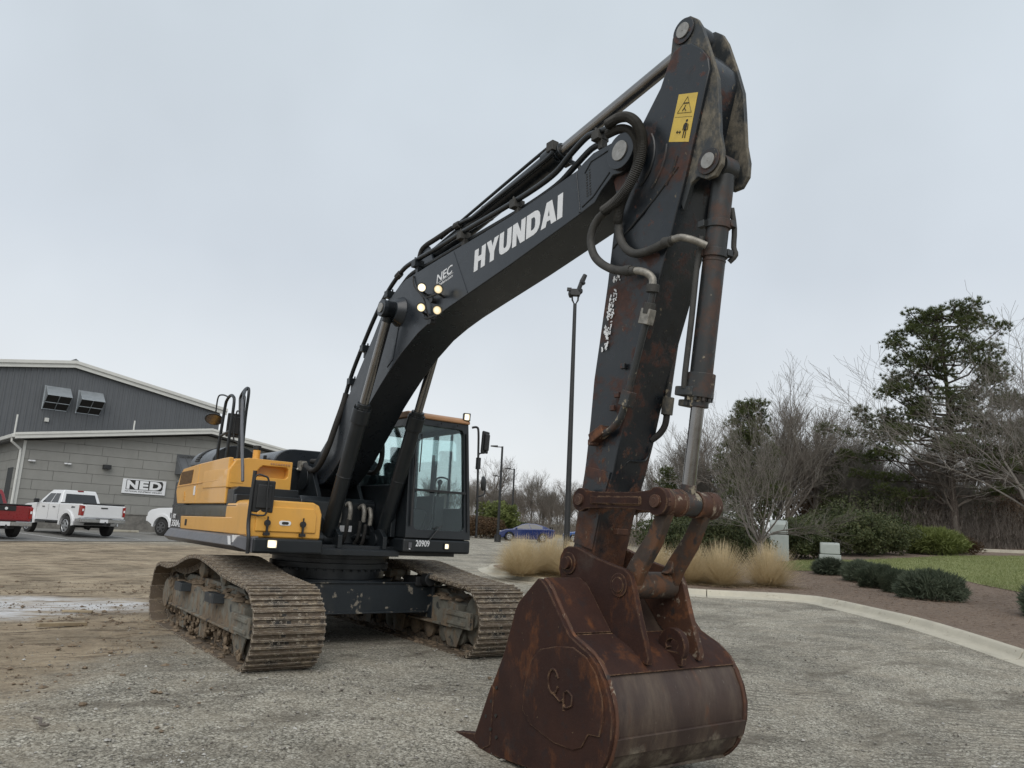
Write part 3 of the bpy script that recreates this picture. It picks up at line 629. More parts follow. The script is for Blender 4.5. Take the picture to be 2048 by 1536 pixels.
def make_track(yc, lab):
    global _shoe
    fr = MB()
    # side frame: box beam with sloped top, roller guards and steps
    prof = [(-1.62, .30), (1.50, .30), (1.62, .36), (1.60, .56), (1.30, .62), (-1.45, .62), (-1.62, .56)]
    fr.prism(prof, -.25, .25)
    fr.prism([(-1.55, .62), (1.3, .62), (1.1, .72), (-1.3, .72)], -.13, .13)
    fr.bx(-1.62, 1.55, -.30, .30, .285, .312)
    for s in (-1, 1):
        fr.bx(1.30, 1.98, s*.27-.03, s*.27+.03, .30, .50)
        fr.bx(1.45, 1.9, s*.305-.012, s*.305+.012, .33, .37); fr.bx(1.45, 1.9, s*.305-.012, s*.305+.012, .44, .48)
        fr.prism([(1.25, .29), (1.75, .29), (1.62, .05), (1.42, .05)], s*.24-.012, s*.24+.012)
        fr.prism([(-.15, .29), (.25, .29), (.16, .06), (-.06, .06)], s*.24-.012, s*.24+.012)
        fr.prism([(-1.15, .29), (-.75, .29), (-.84, .06), (-1.06, .06)], s*.24-.012, s*.24+.012)
        for x in (-.85, .72):
            fr.bx(x-.26, x+.26, s*.30-.04, s*.30+.05, .53, .58) if False else None
    o = fr.build('track_frame', m_frame, EX, .008); o.location.y = yc; o['label'] = lab
    def sub(mb, name, mat, bev=0):
        q = mb.build(name, mat, o, bev); return q
    for x in (-.90, .62):                       # steps on the outer side
        s = -1 if yc < 0 else 1
        b = MB(); b.prism([(x-.22, s*.25), (x-.19, s*.37), (x+.19, s*.37), (x+.22, s*.25)], .535, .635, axis='z')
        b.bx(x-.16, x+.16, min(s*.365, s*.375), max(s*.365, s*.375), .53, .64); sub(b, 'step', m_carb, .006)
    for i in range(9):                          # bottom rollers
        x = -1.52+i*.385; b = MB()
        b.lathe((x, -.2, .19), (0, 1, 0), [(0, .06), (.02, .10), (.03, .125), (.07, .125), (.075, .10), (.325, .10), (.33, .125), (.37, .125), (.38, .10), (.4, .06)], 16)
        sub(b, 'track_roller', m_frame)
    for x in (-.55, .45):
        b = MB(); b.lathe((x, -.2, .80 if x > 0 else .82), (0, 1, 0), [(0, .05), (.03, .10), (.08, .10), (.09, .07), (.31, .07), (.32, .10), (.37, .10), (.4, .05)], 16); b.bx(x-.04, x+.04, -.05, .05, .68, .8); sub(b, 'carrier_roller', m_frame)
    b = MB(); b.lathe((1.90, -.13, .40), (0, 1, 0), [(0, .12), (.01, .31), (.06, .31), (.07, .345), (.19, .345), (.2, .31), (.25, .31), (.26, .12)], 32); b.cyl((1.9, -.2, .4), (1.9, .2, .4), .09); sub(b, 'idler_wheel', m_frame)
    b = MB()
    prof = []
    for k in range(42): prof.append((-2.10+(.345 if (k % 2) else .305)*math.cos(2*math.pi*k/42), .395+(.345 if (k % 2) else .305)*math.sin(2*math.pi*k/42)))
    b.prism(prof, -.045, .045)
    s = -1 if yc < 0 else 1
    b.lathe((-2.10, -.22*s, .395), (0, s, 0), [(0, .2), (.05, .27), (.34, .27), (.36, .24), (.42, .23), (.43, .20), (.46, .19)], 28)
    for k in range(12):
        a = 2*math.pi*k/12; p = Vector((-2.10+.21*math.cos(a), .19*s, .395+.21*math.sin(a))); b.cyl(p, p+Vector((0, .03*s, 0)), .018, n=6)
    sub(b, 'drive_sprocket', m_frame)
    b = MB(); rnd = random.Random(int(yc*100))
    for i in range(190):
        x = rnd.uniform(-1.5, 1.5); y = rnd.uniform(-.24, .24); b.blob((x, y, .615+.11*clamp(1-abs(y)/.2)*(1 if abs(x) < 1.2 else 0)), (rnd.uniform(.03, .10), rnd.uniform(.03, .08), rnd.uniform(.012, .03)), 7, 5, i, .35)
    for i in range(150):
        x = rnd.uniform(-1.9, 2.0); b.blob((x, rnd.uniform(-.35, .35), .015), (rnd.uniform(.02, .08), rnd.uniform(.02, .06), rnd.uniform(.008, .026)), 7, 5, i+90, .35)
    for i in range(130):
        b.blob((rnd.uniform(-1.6, 1.7), .23*s+rnd.uniform(-.05, .03), rnd.uniform(.05, .28)), (rnd.uniform(.012, .04), rnd.uniform(.01, .03), rnd.uniform(.012, .04)), 6, 5, i+200, .35)
    q = sub(b, 'mud_clumps', m_mud); q['kind'] = 'stuff'
    ch = MB()
    ch.tube([(p[0]*.985, -.09, .395+(p[1]-.395)*.86) for p in TP], .018, 6, closed=True); ch.tube([(p[0]*.985, .09, .395+(p[1]-.395)*.86) for p in TP], .018, 6, closed=True)
    chain = ch.build('track_chain', m_track, EX); chain.location.y = yc; chain['label'] = 'muddy steel crawler chain with triple grouser shoes'
    n = len(TP)
    for i, p in enumerate(TP):
        a = TP[(i+1) % n]; z = TP[i-1]; ang = math.atan2(a[1]-z[1], a[0]-z[0])
        if _shoe is None: q = shoe_mesh().build('track_shoe', [m_track, m_ink], chain, 0, 30); _shoe = q
        else: q = _shoe.copy(); COL.objects.link(q); q.parent = chain
        # path runs counter-clockwise seen from -y: outward normal is on its right
        q.location = (p[0], 0, p[1]); q.rotation_euler = (0, -ang+math.pi, 0)
        q.location.y = random.uniform(-.006, .006)
    return o
random.seed(4)
make_track(-1.34, 'muddy track frame with two outer steps')
make_track(1.34, 'dark muddy track frame seen from its inner side')
# ---- carbody ------------------------------------------------------
b = MB()
b.prism([(-1.12, .40), (1.12, .40), (1.12, .70), (.86, .77), (-.86, .77), (-1.12, .70)], .55, .86, axis='x')
b.prism([(-1.12, .40), (1.12, .40), (1.12, .70), (.86, .77), (-.86, .77), (-1.12, .70)], -.95, -.62, axis='x')
b.bx(-.62, .55, -.75, .75, .45, .76)
b.prism(arc(0, 0, .86, 0, 360, 40)[:-1], .765, .80, axis='z')
b.bx(.5, .9, -1.14, 1.14, .395, .415); b.bx(.862, .885, -1.1, 1.1, .765, .785)
for s in (-1, 1):
    b.bx(.40, .98, s*1.10-.02, s*1.10+.02, .33, .74)
b.build('carbody_beam', m_carb, EX, .008, label='dark cross beam with peeling paint between the tracks')
b = MB(); b.prism(arc(0, 0, .74, 0, 360, 56)[:-1], .80, .93, axis='z'); b.prism(arc(0, 0, .79, 0, 360, 56)[:-1], .93, 1.0, axis='z'); b.prism(arc(0, 0, .76, 0, 360, 56)[:-1], 1.0, 1.06, axis='z'); b.prism(arc(0, 0, .80, 0, 360, 56)[:-1], 1.06, 1.12, axis='z')
sr = b.build('slew_ring', m_dkpaint, EX, .004)
bm_ = MB(); bm_.cyl((0, 0, 0), (0, 0, .028), .014, n=6); first = None
for k in range(40):
    a = 2*math.pi*k/40
    if first is None: q = first = bm_.build('bolt', m_carb, sr)
    else: q = first.copy(); COL.objects.link(q); q.parent = sr
    q.location = (.77*math.cos(a), .77*math.sin(a), .902)
b = MB(); b.cyl((.9, 1.0, .83), (1.05, 1.0, .83), .085, n=12); b.bx(.55, .9, .86, 1.12, .74, .86); b.build('travel_hose_cover', m_blk, EX, .01)
# ---- upper frame --------------------------------------------------
b = MB()
b.bx(-2.3, 1.05, -.62, .46, 1.12, 1.20); b.bx(-2.3, .95, -1.42, 1.4, 1.13, 1.24)
b.bx(1.05, 1.12, -.62, .46, 1.12, 1.19)
for s in (-1, 1):                               # boom foot bracket plates
    b.prism([(-1.0, 1.2), (1.0, 1.2), (1.0, 1.36), (.86, 1.46), (.62, 1.42), (.25, 1.78), (-.1, 2.2), (-.28, 2.27), (-.46, 2.24), (-.58, 2.1), (-.75, 1.7)], s*.31-.03, s*.31+.03)
    b.cyl((-.33, s*.26, 2.1), (-.33, s*.37, 2.1), .16, n=24); b.cyl((.74, s*.26, 1.31), (.74, s*.52, 1.31), .085, n=20)
b.build('slew_frame', m_dkpaint, EX, .008, label='dark slew deck with boom foot brackets')
b = MB(); b.prism([(-.55, 1.24), (.45, 1.24), (.45, 1.78), (.38, 1.84), (-.55, 1.84)], -.66, .40)
b.build('valve_cover', m_dkpaint, EX, .02)
for (y0, w, m1, p) in ((-.30, .085, m_decal, .02), (-.12, .09, m_white, 0), (.0, .075, m_white, 0)):
    b = MB(); b.prism([(y0, 1.40), (y0+w, 1.40), (y0+w-p, 1.48), (y0+p, 1.48)], .452, .455, axis='x'); b.build('warning_sticker', m1, EX, 0, 0)
# ---- right side body: panels, tank, tool box ---------------------
b = MB()
b.prism([(-1.49, 1.30), (-.62, 1.30), (-.62, 1.60), (-.66, 1.70), (-.74, 1.735), (-1.36, 1.735), (-1.44, 1.72), (-1.49, 1.66)], .10, 1.10, axis='x')
tb = b.build('tool_box', m_yel, EX, .022, seg=3, label='yellow tool box with two black latches')
b = MB(); b.prism([(-1.42, 1.37), (-.69, 1.37), (-.69, 1.58), (-.73, 1.66), (-1.36, 1.66), (-1.42, 1.58)], 1.09, 1.118, axis='x'); b.build('lid_panel', m_yel, tb, .012, seg=3)
for y in (-1.29, -.86):
    b = MB(); b.cyl((1.11, y, 1.47), (1.15, y, 1.47), .036, n=18); b.box((1.14, y, 1.41), (.03, .022, .12)); b.box((1.135, y, 1.345), (.05, .07, .035)); b.box((1.14, y, 1.52), (.02, .014, .05)); b.build('latch', m_blk, tb, .003)
b = MB(); b.prism(arc(-1.12, 1.475, .028, 90, 270, 8)+arc(-1.03, 1.475, .028, -90, 90, 8), 1.112, 1.124, axis='x'); q = b.build('latch_handle', m_white, tb, .003)
b = MB(); b.prism(arc(-1.10, 1.475, .016, 90, 270, 8)+arc(-1.05, 1.475, .016, -90, 90, 8), 1.116, 1.128, axis='x'); b.build('handle_recess', m_ink, tb)
# dark step behind the tool box
b = MB(); b.prism([(-1.47, 1.64), (-.64, 1.64), (-.64, 1.90), (-1.42, 1.90), (-1.47, 1.86)], .0, .30, axis='x')
b.prism([(-1.47, 1.62), (-.64, 1.62), (-.64, 1.80), (-1.47, 1.80)], .30, .42, axis='x')
b.build('step_box', m_dkpaint, EX, .012)
# fuel tank front with recessed grip
b = MB()
x0, x1 = -1.15, .02
prof = [(-1.50, 1.885), (-.66, 1.885), (-.66, 2.28), (-1.25, 2.285), (-1.38, 2.27), (-1.47, 2.20), (-1.50, 2.10)]
n = len(prof)
b.prism(prof, x0, x1-.15, axis='x')
# front skin built round the grip opening
hole = [(-1.10, 2.05), (-.74, 2.05), (-.71, 2.08), (-.71, 2.17), (-.74, 2.20), (-1.05, 2.20), (-1.09, 2.17), (-1.14, 2.08)]
outer = [(-1.50, 1.885), (-.66, 1.885), (-.66, 2.03), (-.66, 2.22), (-.66, 2.28), (-1.25, 2.285), (-1.42, 2.24), (-1.50, 2.10)]
V = [(x1, p[0], p[1]) for p in outer]+[(x1, p[0], p[1]) for p in hole]+[(x1-.15, p[0], p[1]) for p in outer]+[(x1-.15, p[0], p[1]) for p in hole]
F = []
for i in range(8):
    j = (i+1) % 8; F += [(i, j, 8+j, 8+i), (8+i, 8+j, 24+j, 24+i), (i, 16+i, 16+j, j)]
b.add(V, F)
tk = b.build('fuel_tank', m_yel, EX, .016, seg=3, label='yellow fuel tank with a recessed hand grip')
b = MB(); b.prism([(-1.46, 1.95), (-1.30, 1.95), (-1.30, 2.2), (-1.46, 2.16)], .021, .026, axis='x'); b.build('cover_plate', m_yel, tk, .002)
b = MB()
for k in range(8): b.box((.026, -.95+k*.034, 2.235), (.008, .022, .022))
b.build('vent_slots', m_roof, tk, 0, 0)
b = MB(); b.cyl((-.5, -1.0, 2.28), (-.5, -1.0, 2.44), .05, n=18); b.build('filler_bottle', m_yel, tk, .004); b = MB(); b.cyl((-.5, -1.0, 2.44), (-.5, -1.0, 2.50), .056, n=18); b.build('filler_cap', m_blk, tk, .004)
# side panels
Y = -1.49
def side(poly, y0=Y, y1=Y+.06, name='side_panel', mat=m_yel, bev=.014, lab=None, parent=EX):
    b = MB(); b.prism(poly, y0, y1); return b.build(name, mat, parent, bev, seg=3, label=lab)
side([(-2.68, 1.98), (-2.56, 2.14), (-2.42, 2.21), (-1.45, 2.25), (-1.50, 1.68), (-2.56, 1.68), (-2.72, 1.86)], lab='yellow rear side panel with a mesh vent')
side([(-1.49, 1.68), (-1.44, 2.25), (-.30, 2.275), (-.02, 2.275), (-.01, 1.68)], lab='yellow side door of the engine bay')
side([(-2.66, 1.935), (-.25, 1.985), (-.25, 1.996), (-2.66, 1.947)], Y-.012, Y+.02, 'door_crease', m_yel, .004)
b = MB(); b.prism([(-2.6, 1.66), (0.5, 1.66), (.5, 1.655), (-2.6, 1.65)], Y-.002, Y+.05); b.build('panel_seam', m_dkpaint, EX)
side([(-2.70, 1.66), (.48, 1.66), (.42, 1.52), (-2.70, 1.50)], Y+.004, Y+.05, 'glossy_band', m_gloss, .003, 'glossy dark band along the lower side')
side([(-2.16, 1.497), (.44, 1.515), (.62, 1.69), (1.0, 1.69), (1.05, 1.60), (1.05, 1.32), (-2.10, 1.315)], Y-.012, Y+.05, 'lower_panel', m_yel, .012, 'yellow lower side panel')
m_vent = pmat('brown mesh', (.17, .095, .035), (.11, .062, .025), 20, .7)
b = MB(); rnd = random.Random(2)
for i in range(13):
    for k in range(9):
        b.box((-2.52+i*.055+k*.006, Y-.004, 1.978+k*.021+i*.0012), (.038, .01, .012))
b.prism([(-2.56, 1.962), (-1.82, 1.978), (-1.78, 2.175), (-2.50, 2.16)], Y-.003, Y+.001)
b.build('mesh_vent', [m_vent], EX, 0, 0, label='brown mesh vent panel')
b = MB(); b.bx(-1.62, -1.54, Y-.008, Y-.001, 1.80, 1.93); b.build('door_latch', m_white, EX, .003)
b = MB(); b.bx(-2.2, -2.1, Y-.008, Y, 1.72, 1.76); b.bx(-2.17, -2.10, Y-.008, Y, 1.78, 1.80); b.bx(-2.17, -2.15, Y-.008, Y, 1.72, 1.86); b.build('embossed_mark', m_yel, EX, .003)
b = MB()
for k in range(4): b.bx(-1.86+k*.03, -1.84+k*.03, Y-.016, Y-.011, 1.365, 1.455)
b.build('tie_down_mark', m_ink, EX, 0, 0)
# skirt along the side, body core, counterweight
b = MB(); b.prism([(-1.49, 1.315), (-1.54, 1.295), (-1.60, 1.19), (-1.52, 1.13), (-1.40, 1.13), (-1.40, 1.315)], -2.66, .92, axis='x')
b.add([(.92, -1.49, 1.315), (.92, -1.54, 1.295), (.92, -1.60, 1.19), (.92, -1.52, 1.13), (1.2, -1.40, 1.13), (1.2, -1.40, 1.315), (1.2, -1.46, 1.30), (1.2, -1.46, 1.13)], [(0, 1, 6, 5), (1, 2, 7, 6), (2, 3, 4, 7), (4, 5, 6, 7)])
b.build('side_skirt', m_skirt, EX, .01, label='grey bevelled side skirt')
b = MB(); b.bx(.80, .86, -1.578, -1.49, 1.215, 1.31); b.prism([(.70, 1.297), (.80, 1.297), (.86, 1.20), (.76, 1.20)], -1.604, -1.60); b.build('skirt_sticker', m_white, EX)
b = MB(); b.prism([(-1.46, 1.125), (-.62, 1.125), (-.62, 1.30), (-1.46, 1.30)], .7, 1.22, axis='x'); b.build('front_bumper', m_dkpaint, EX, .03, seg=3, label='dark front bumper below the tool box')
b = MB(); b.bx(-2.4, -.2, -1.42, -.66, 1.2, 2.2); b.bx(-2.4, -.6, -.66, 1.42, 1.2, 2.26); b.build('engine_bay', m_dkpaint, EX, .02)
cwp = [(-2.12, -1.483)]+arc(-2.80, -1.04, .443, -90, -140, 6)+[(-3.38, -.45), (-3.45, 0), (-3.38, .45)]+list(reversed([(x, -y) for x, y in arc(-2.80, -1.04, .443, -90, -140, 6)]))+[(-2.12, 1.483)]
b = MB(); b.prism(cwp, 1.16, 2.05, axis='z'); b.prism([(x*.985 if x < -2.3 else x, y*.97) for x, y in cwp], 2.05, 2.2, axis='z'); b.build('counterweight', m_dkpaint, EX, .05, seg=3)
textmesh('HX', m_white, EX, (-2.70, -1.494, 1.455), (1, 0, 0), (0, 0, 1), .19, .07, .02, .1)
textmesh('350A', m_white, EX, (-2.72, -1.494, 1.335), (1, 0, 0), (0, 0, 1), .47, .10, .02, .1)
textmesh('L', m_white, EX, (-2.23, -1.494, 1.335), (1, 0, 0), (0, 0, 1), .05, .055, .02, .1)
# hood, muffler tube
b = MB(); pr = [(-.72, 2.26)]+[(-.42+.30*math.cos(rad(a)), 2.28+.24*math.sin(rad(a))) for a in range(180, 89, -15)]+[(.75, 2.54), (.95, 2.40), (.95, 2.26)]
b.prism(pr, -2.2, -.62, axis='x'); hd = b.build('engine_hood', m_slate, EX, .02, label='dark grey engine hood')
b = MB(); pr = [(-1.05+.34*math.cos(rad(a)), 2.26+.28*math.sin(rad(a))) for a in range(0, 181, 15)]
b.prism(pr, -2.5, -1.25, axis='x'); b.blob((-2.45, -1.05, 2.26), (.3, .34, .28), 16, 12, 0, 0); dm = b.build('air_intake_hood', m_slate, EX, .01)
b = MB()
for k in range(12):
    a = rad(95+k*6.5); c = Vector((-2.15+k*.0, -1.05+.345*math.cos(a), 2.26+.285*math.sin(a))); b.box((-2.1, c.y, c.z), (.22, .012, .02), rotm('X', a))
b.build('hood_slots', m_ink, dm, 0, 0)
for x in (-1.0, -1.6):
    b = MB(); b.bx(x-.03, x+.03, -.735, -.70, 2.30, 2.42); b.build('hood_catch', m_blk, hd, .004)
# ---- handrails and mirrors on the right --------------------------
def rail(pts, name='handrail', r=.021, mat=m_cyl, k=5, parent=EX): 
    b = MB(); b.tube(smooth_path(pts, k), r, 10); return b.build(name, mat, parent, 0, 60)
rail([(-.97, -1.40, 2.25), (-.93, -1.40, 2.55), (-.86, -1.40, 3.02), (-.80, -1.40, 3.12), (-.66, -1.40, 3.165), (-.52, -1.40, 3.14), (-.44, -1.40, 3.05), (-.46, -1.40, 2.7), (-.50, -1.40, 2.25)])
rail([(-.93, -1.40, 2.62), (-.70, -1.40, 2.64), (-.47, -1.40, 2.66)], r=.018)
rail([(-1.00, -1.10, 2.25), (-1.03, -1.10, 2.6), (-1.13, -1.12, 3.1), (-1.16, -1.12, 3.24), (-1.02, -1.12, 3.32), (-.86, -1.12, 3.34), (-.78, -1.12, 3.26), (-.80, -1.12, 2.9), (-.82, -1.10, 2.25)])
rail([(-.86, -1.12, 3.34), (-.72, -1.20, 3.26), (-.58, -1.24, 3.18), (-.50, -1.25, 3.05), (-.50, -1.25, 2.25)])
rail([(-.86, -1.15, 3.30), (-.40, -1.30, 3.02), (.30, -1.44, 2.40), (.52, -1.47, 2.14), (.60, -1.47, 1.95)], r=.019, mat=m_skirt)
def mirror(pts, c, w, h, nrm, name='mirror', round_=False, parent=EX):
    arm = MB(); arm.tube(smooth_path(pts, 5), .011, 8); o = arm.build(name, m_blk, parent, 0, 60)
    N = Vector(nrm).normalized(); X = Vector((0, 0, 1)).cross(N).normalized(); Z = N.cross(X); c = Vector(c); b = MB()
    if round_:
        b.lathe(c, N, [(-.03, .02), (-.025, w*.30), (-.01, w*.46), (.01, w*.5), (.014, w*.48)], 22)
    else:
        R_ = Matrix((X, N, Z)).transposed()
        b.box(c, (w, .035, h), R_); b.box(c-N*.028, (w*.7, .03, h*.75), R_)
    b.build('mirror_housing', m_blk, o, .014 if not round_ else 0, seg=3)
    b = MB()
    if round_: b.cyl(c+N*.012, c+N*.0165, w*.44, n=22)
    else: b.box(c+N*.019, (w*.86, .004, h*.88), Matrix((X, N, Z)).transposed())
    b.build('mirror_glass', m_chrome, o); return o
mirror([(1.16, -1.49, 1.15), (1.18, -1.50, 1.3), (1.12, -1.50, 1.45), (1.12, -1.50, 1.6), (1.13, -1.49, 1.98), (1.16, -1.38, 2.0), (1.17, -1.34, 1.95), (1.17, -1.34, 1.8), (1.17, -1.33, 1.58), (1.14, -1.40, 1.55), (1.12, -1.49, 1.56)], (1.11, -1.36, 1.77), .24, .37, (-1, .1, .05))
b = MB(); b.tube(smooth_path([(1.16, -1.49, 1.12), (1.17, -1.50, 1.3), (1.10, -1.50, 1.5), (1.12, -1.495, 2.06)], 5), .022, 10); b.build('mirror_post', m_blk, EX, 0, 60)
mirror([(-.84, -1.12, 2.95), (-.90, -1.20, 3.0), (-.95, -1.21, 2.95), (-.95, -1.21, 2.62), (-.90, -1.16, 2.55), (-.80, -1.10, 2.5)], (-1.0, -1.21, 2.80), .20, .34, (-1, .1, .05))
mirror([(-.76, -1.40, 3.16), (-.98, -1.42, 3.21), (-1.13, -1.44, 3.19), (-1.16, -1.44, 2.98)], (-1.17, -1.45, 2.88), .25, .25, (.50, -.20, -.80), round_=True)
# ---- lamps on the deck -------------------------------------------
def lamp(c, n, w, h, mat, name='work_lamp', parent=EX, d=.05):
    N = Vector(n).normalized(); X = Vector((0, 0, 1)).cross(N).normalized(); Z = N.cross(X); R_ = Matrix((X, N, Z)).transposed(); c = Vector(c)
    b = MB(); b.box(c-N*d*.5, (w*1.25, d, h*1.25), R_); o = b.build(name, m_blk, parent, .008)
    b = MB(); b.box(c+N*.003, (w, .012, h), R_); b.build('lens', mat, o, .02, seg=3)
    b = MB()
    for sx, sz, lx, lz in ((0, h*.57, w*1.25, h*.12), (0, -h*.57, w*1.25, h*.12), (w*.57, 0, w*.12, h*1.02), (-w*.57, 0, w*.12, h*1.02)): b.box(c+N*.008+X*sx+Z*sz, (lx, .03, lz), R_)
    b.build('lamp_bezel', m_blk, o); return o
lamp((1.225, -1.24, 1.235), (1, -.25, -.05), .10, .085, m_lampw)
# ---- cab ----------------------------------------------------------
cab = MB()
cab.bx(-.50, 1.22, .46, 1.48, 1.18, 1.36)
cab_b = cab.build('cab_base', m_dkpaint, EX, .03, seg=3, label='dark lower cab panel with a white unit number')
def frame_panel(mb, q, u0, u1, v0, v1, rad_, th, n=5):
    # q: corners bottom-left, bottom-right, top-right, top-left; opening in metres from the bottom-left corner
    BL, BR, TR, TL = [Vector(p) for p in q]; w = (BR-BL).length; h = (TL-BL).length
    N = (BR-BL).cross(TL-BL).normalized()
    def at(x, y):
        s, t = x/w, y/h; return (BL*(1-s)+BR*s)*(1-t)+(TL*(1-s)+TR*s)*t
    inner = arc(u1-rad_, v1-rad_, rad_, 0, 90, n)+arc(u0+rad_, v1-rad_, rad_, 90, 180, n)+arc(u0+rad_, v0+rad_, rad_, 180, 270, n)+arc(u1-rad_, v0+rad_, rad_, 270, 360, n)
    outer = []
    m = len(inner); per = n+1
    cor = [(w, h), (0, h), (0, 0), (w, 0)]
    for k in range(4):
        ix = inner[k*per:(k+1)*per]
        for j, p in enumerate(ix):
            if j == 0: o_ = ((w, p[1]), (p[0], h), (0, p[1]), (p[0], 0))[k]
            elif j == n: o_ = ((p[0], h), (0, p[1]), (p[0], 0), (w, p[1]))[k]
            else: o_ = cor[k]
            outer.append(o_)
    V = [at(*p) for p in outer]+[at(*p) for p in inner]; V += [p-N*th for p in V]
    F = []
    for i in range(m):
        j = (i+1) % m
        F += [(i, j, m+j, m+i), (m+i, m+j, 3*m+j, 3*m+i), (2*m+i, 3*m+i, 3*m+j, 2*m+j), (i, 2*m+i, 2*m+j, j)]
    mb.add(V, [f for f in F if len(set(tuple(round(c, 5) for c in V[i]) for i in f)) >= 3])
    return lambda x, y, off=0: at(x, y)+N*off
FX0, FX1, CY0, CY1, ZB, ZT = 1.22, 1.10, .48, 1.47, 1.37, 2.97
b = MB()
fa = frame_panel(b, [(FX0, CY0, ZB), (FX0, CY1, ZB), (FX1, CY1-.06, ZT), (FX1, CY0+.02, ZT)], .11, .90, .11, 1.50, .07, .06)
RX = -.48
fl = frame_panel(b, [(FX0-.03, CY1-.01, ZB), (RX, CY1-.01, ZB), (RX+.06, CY1-.07, ZT), (FX1-.03, CY1-.07, ZT)], .09, 1.50, .42, 1.48, .08, .05)
fl2 = None
fr_ = frame_panel(b, [(RX, CY0+.005, ZB), (FX0-.03, CY0+.005, ZB), (FX1-.03, CY0+.025, ZT), (RX+.06, CY0+.025, ZT)], .14, 1.52, .52, 1.48, .10, .05)
fb = frame_panel(b, [(RX, CY1-.01, ZB), (RX, CY0+.01, ZB), (RX+.06, CY0+.03, ZT), (RX+.06, CY1-.07, ZT)], .10, .88, .50, 1.48, .09, .05)
cf = b.build('cab_frame', m_dkpaint, EX, .006, label='dark cab frame with large front window')
b = MB(); b.box((FX0-.03, (CY0+CY1)/2, ZB+.62), (.03, .80, .03)); b.build('window_divider', m_blk, cf)
b = MB(); b.prism([(RX+.02, ZT-.02), (FX1+.04, ZT-.02), (FX1+.03, ZT+.03), (FX1-.1, ZT+.075), (RX+.1, ZT+.09), (RX, ZT+.03)], CY0-.0, CY1-.05); b.build('cab_roof', m_roof, cf, .02, seg=3, label='faded orange cab roof')
def pane(at, u0, u1, v0, v1, th=.006, off=-.03, name='pane', mt=None):
    b = MB(); V = [at(u0, v0, off), at(u1, v0, off), at(u1, v1, off), at(u0, v1, off)]; V += [at(u0, v0, off-th), at(u1, v0, off-th), at(u1, v1, off-th), at(u0, v1, off-th)]
    b.add(V, [(0, 1, 2, 3), (7, 6, 5, 4), (0, 4, 5, 1), (1, 5, 6, 2), (2, 6, 7, 3), (3, 7, 4, 0)]); return b.build(name, mt or m_glass, cf, 0, 0)
pane(fa, .10, .91, .635, 1.51); pane(fa, .10, .91, .10, .61)
pane(fl, .08, 1.51, .41, 1.49); pane(fr_, .13, 1.53, .51, 1.49); pane(fb, .09, .89, .49, 1.49)
b = MB(); b.box((.22, CY1-.06, 2.3), (.10, .05, 1.3)); b.build('door_post', m_dkpaint, cf, .01)
b = MB(); b.box((.66, CY1-.055, 2.3), (.025, .03, 1.3)); b.build('sliding_pane_edge', m_blk, cf)
b = MB()
for y in (.62, .94, 1.2): b.cyl((FX1+.055, y, ZT-.06), (FX1+.075, y, ZT-.06), .013, n=8)
b.tube([(FX0+.015, CY0+.06, ZB+.15), (FX0-.02, CY0+.075, ZT-.6), (FX1+.02, CY0+.08, ZT-.3)], .016, 8)
b.tube([(FX0+.01, CY1-.05, ZB+.1), (FX1+.03, CY1-.10, ZT-.15)], .012, 8)
b.build('gasket', m_blk, cf)
b = MB(); b.tube([(FX0+.03, .82, ZB-.02), (FX0+.028, .92, ZB+.09), (FX0+.015, 1.0, ZB+.17)], .008, 6); b.tube([(FX0+.02, .98, ZB+.15), (FX0-.02, .90, ZB+.13)], .006, 6); b.build('wiper', m_blk, cf)
b = MB(); b.tube([(FX0+.03, CY0+.12, ZB+.85), (FX0+.02, CY0+.13, ZB+1.25), (FX0, CY0+.135, ZB+1.35)], .008, 6); b.build('wiper', m_blk, cf)
textmesh('20909', m_white, cab_b, (1.2235, .635, 1.262), (0, 1, 0), (0, 0, 1), .205, .082, .012)
b = MB(); b.bx(1.22, 1.235, .53, .575, 1.24, 1.31); b.build('horn_sticker', m_skirt, cab_b, .004); b = MB(); b.bx(1.22, 1.23, .54, .56, 1.222, 1.236); b.build('small_label', m_white, cab_b)
lamp((1.225, 1.10, 1.275), (1, -.1, 0), .06, .062, m_lampw, parent=cab_b)
lamp((1.12, 1.36, 3.055), (1, -.25, -.05), .075, .085, m_lampw, parent=cf); 
b = MB(); b.box((1.08, 1.36, 2.995), (.08, .09, .04)); b.build('lamp_foot', m_roof, cf, .006)
# cab interior
b = MB(); b.bx(.0, .45, .72, 1.2, 1.42, 1.75); b.prism([(.02, 1.72), (.14, 1.72), (-.02, 2.42), (-.14, 2.40)], .74, 1.18); b.prism([(-.05, 2.42), (-.15, 2.42), (-.18, 2.66), (-.09, 2.66)], .85, 1.07); b.build('operator_seat', m_blk, cf, .03, seg=3)
b = MB(); b.bx(.1, .65, 1.22, 1.36, 1.4, 1.95); b.bx(.1, .65, .56, .70, 1.4, 1.95); b.cyl((.58, 1.29, 1.95), (.62, 1.29, 2.12), .018, n=8); b.cyl((.58, .63, 1.95), (.62, .63, 2.12), .018, n=8); b.blob((.62, 1.29, 2.15), .04, 8, 6); b.blob((.62, .63, 2.15), .04, 8, 6); b.build('control_console', m_blk, cf, .015)
b = MB(); b.tube(smooth_path([(.85, 1.05, 1.4), (.88, 1.05, 1.95), (.86, 1.10, 2.18), (.86, 1.28, 2.18), (.86, 1.31, 2.02)]), .013, 8); b.tube([(.8, .9, 1.4), (.95, .9, 1.62), (.97, .9, 1.7)], .012, 6); b.tube([(.8, 1.0, 1.4), (.95, 1.0, 1.62), (.97, 1.0, 1.7)], .012, 6); b.build('control_lever', m_blk, cf)
b = MB(); b.bx(-.44, 1.15, .53, 1.42, 1.36, 1.40); b.bx(-.44, -.38, .54, 1.40, 1.4, 1.95); b.build('cab_floor', m_blk, cf)
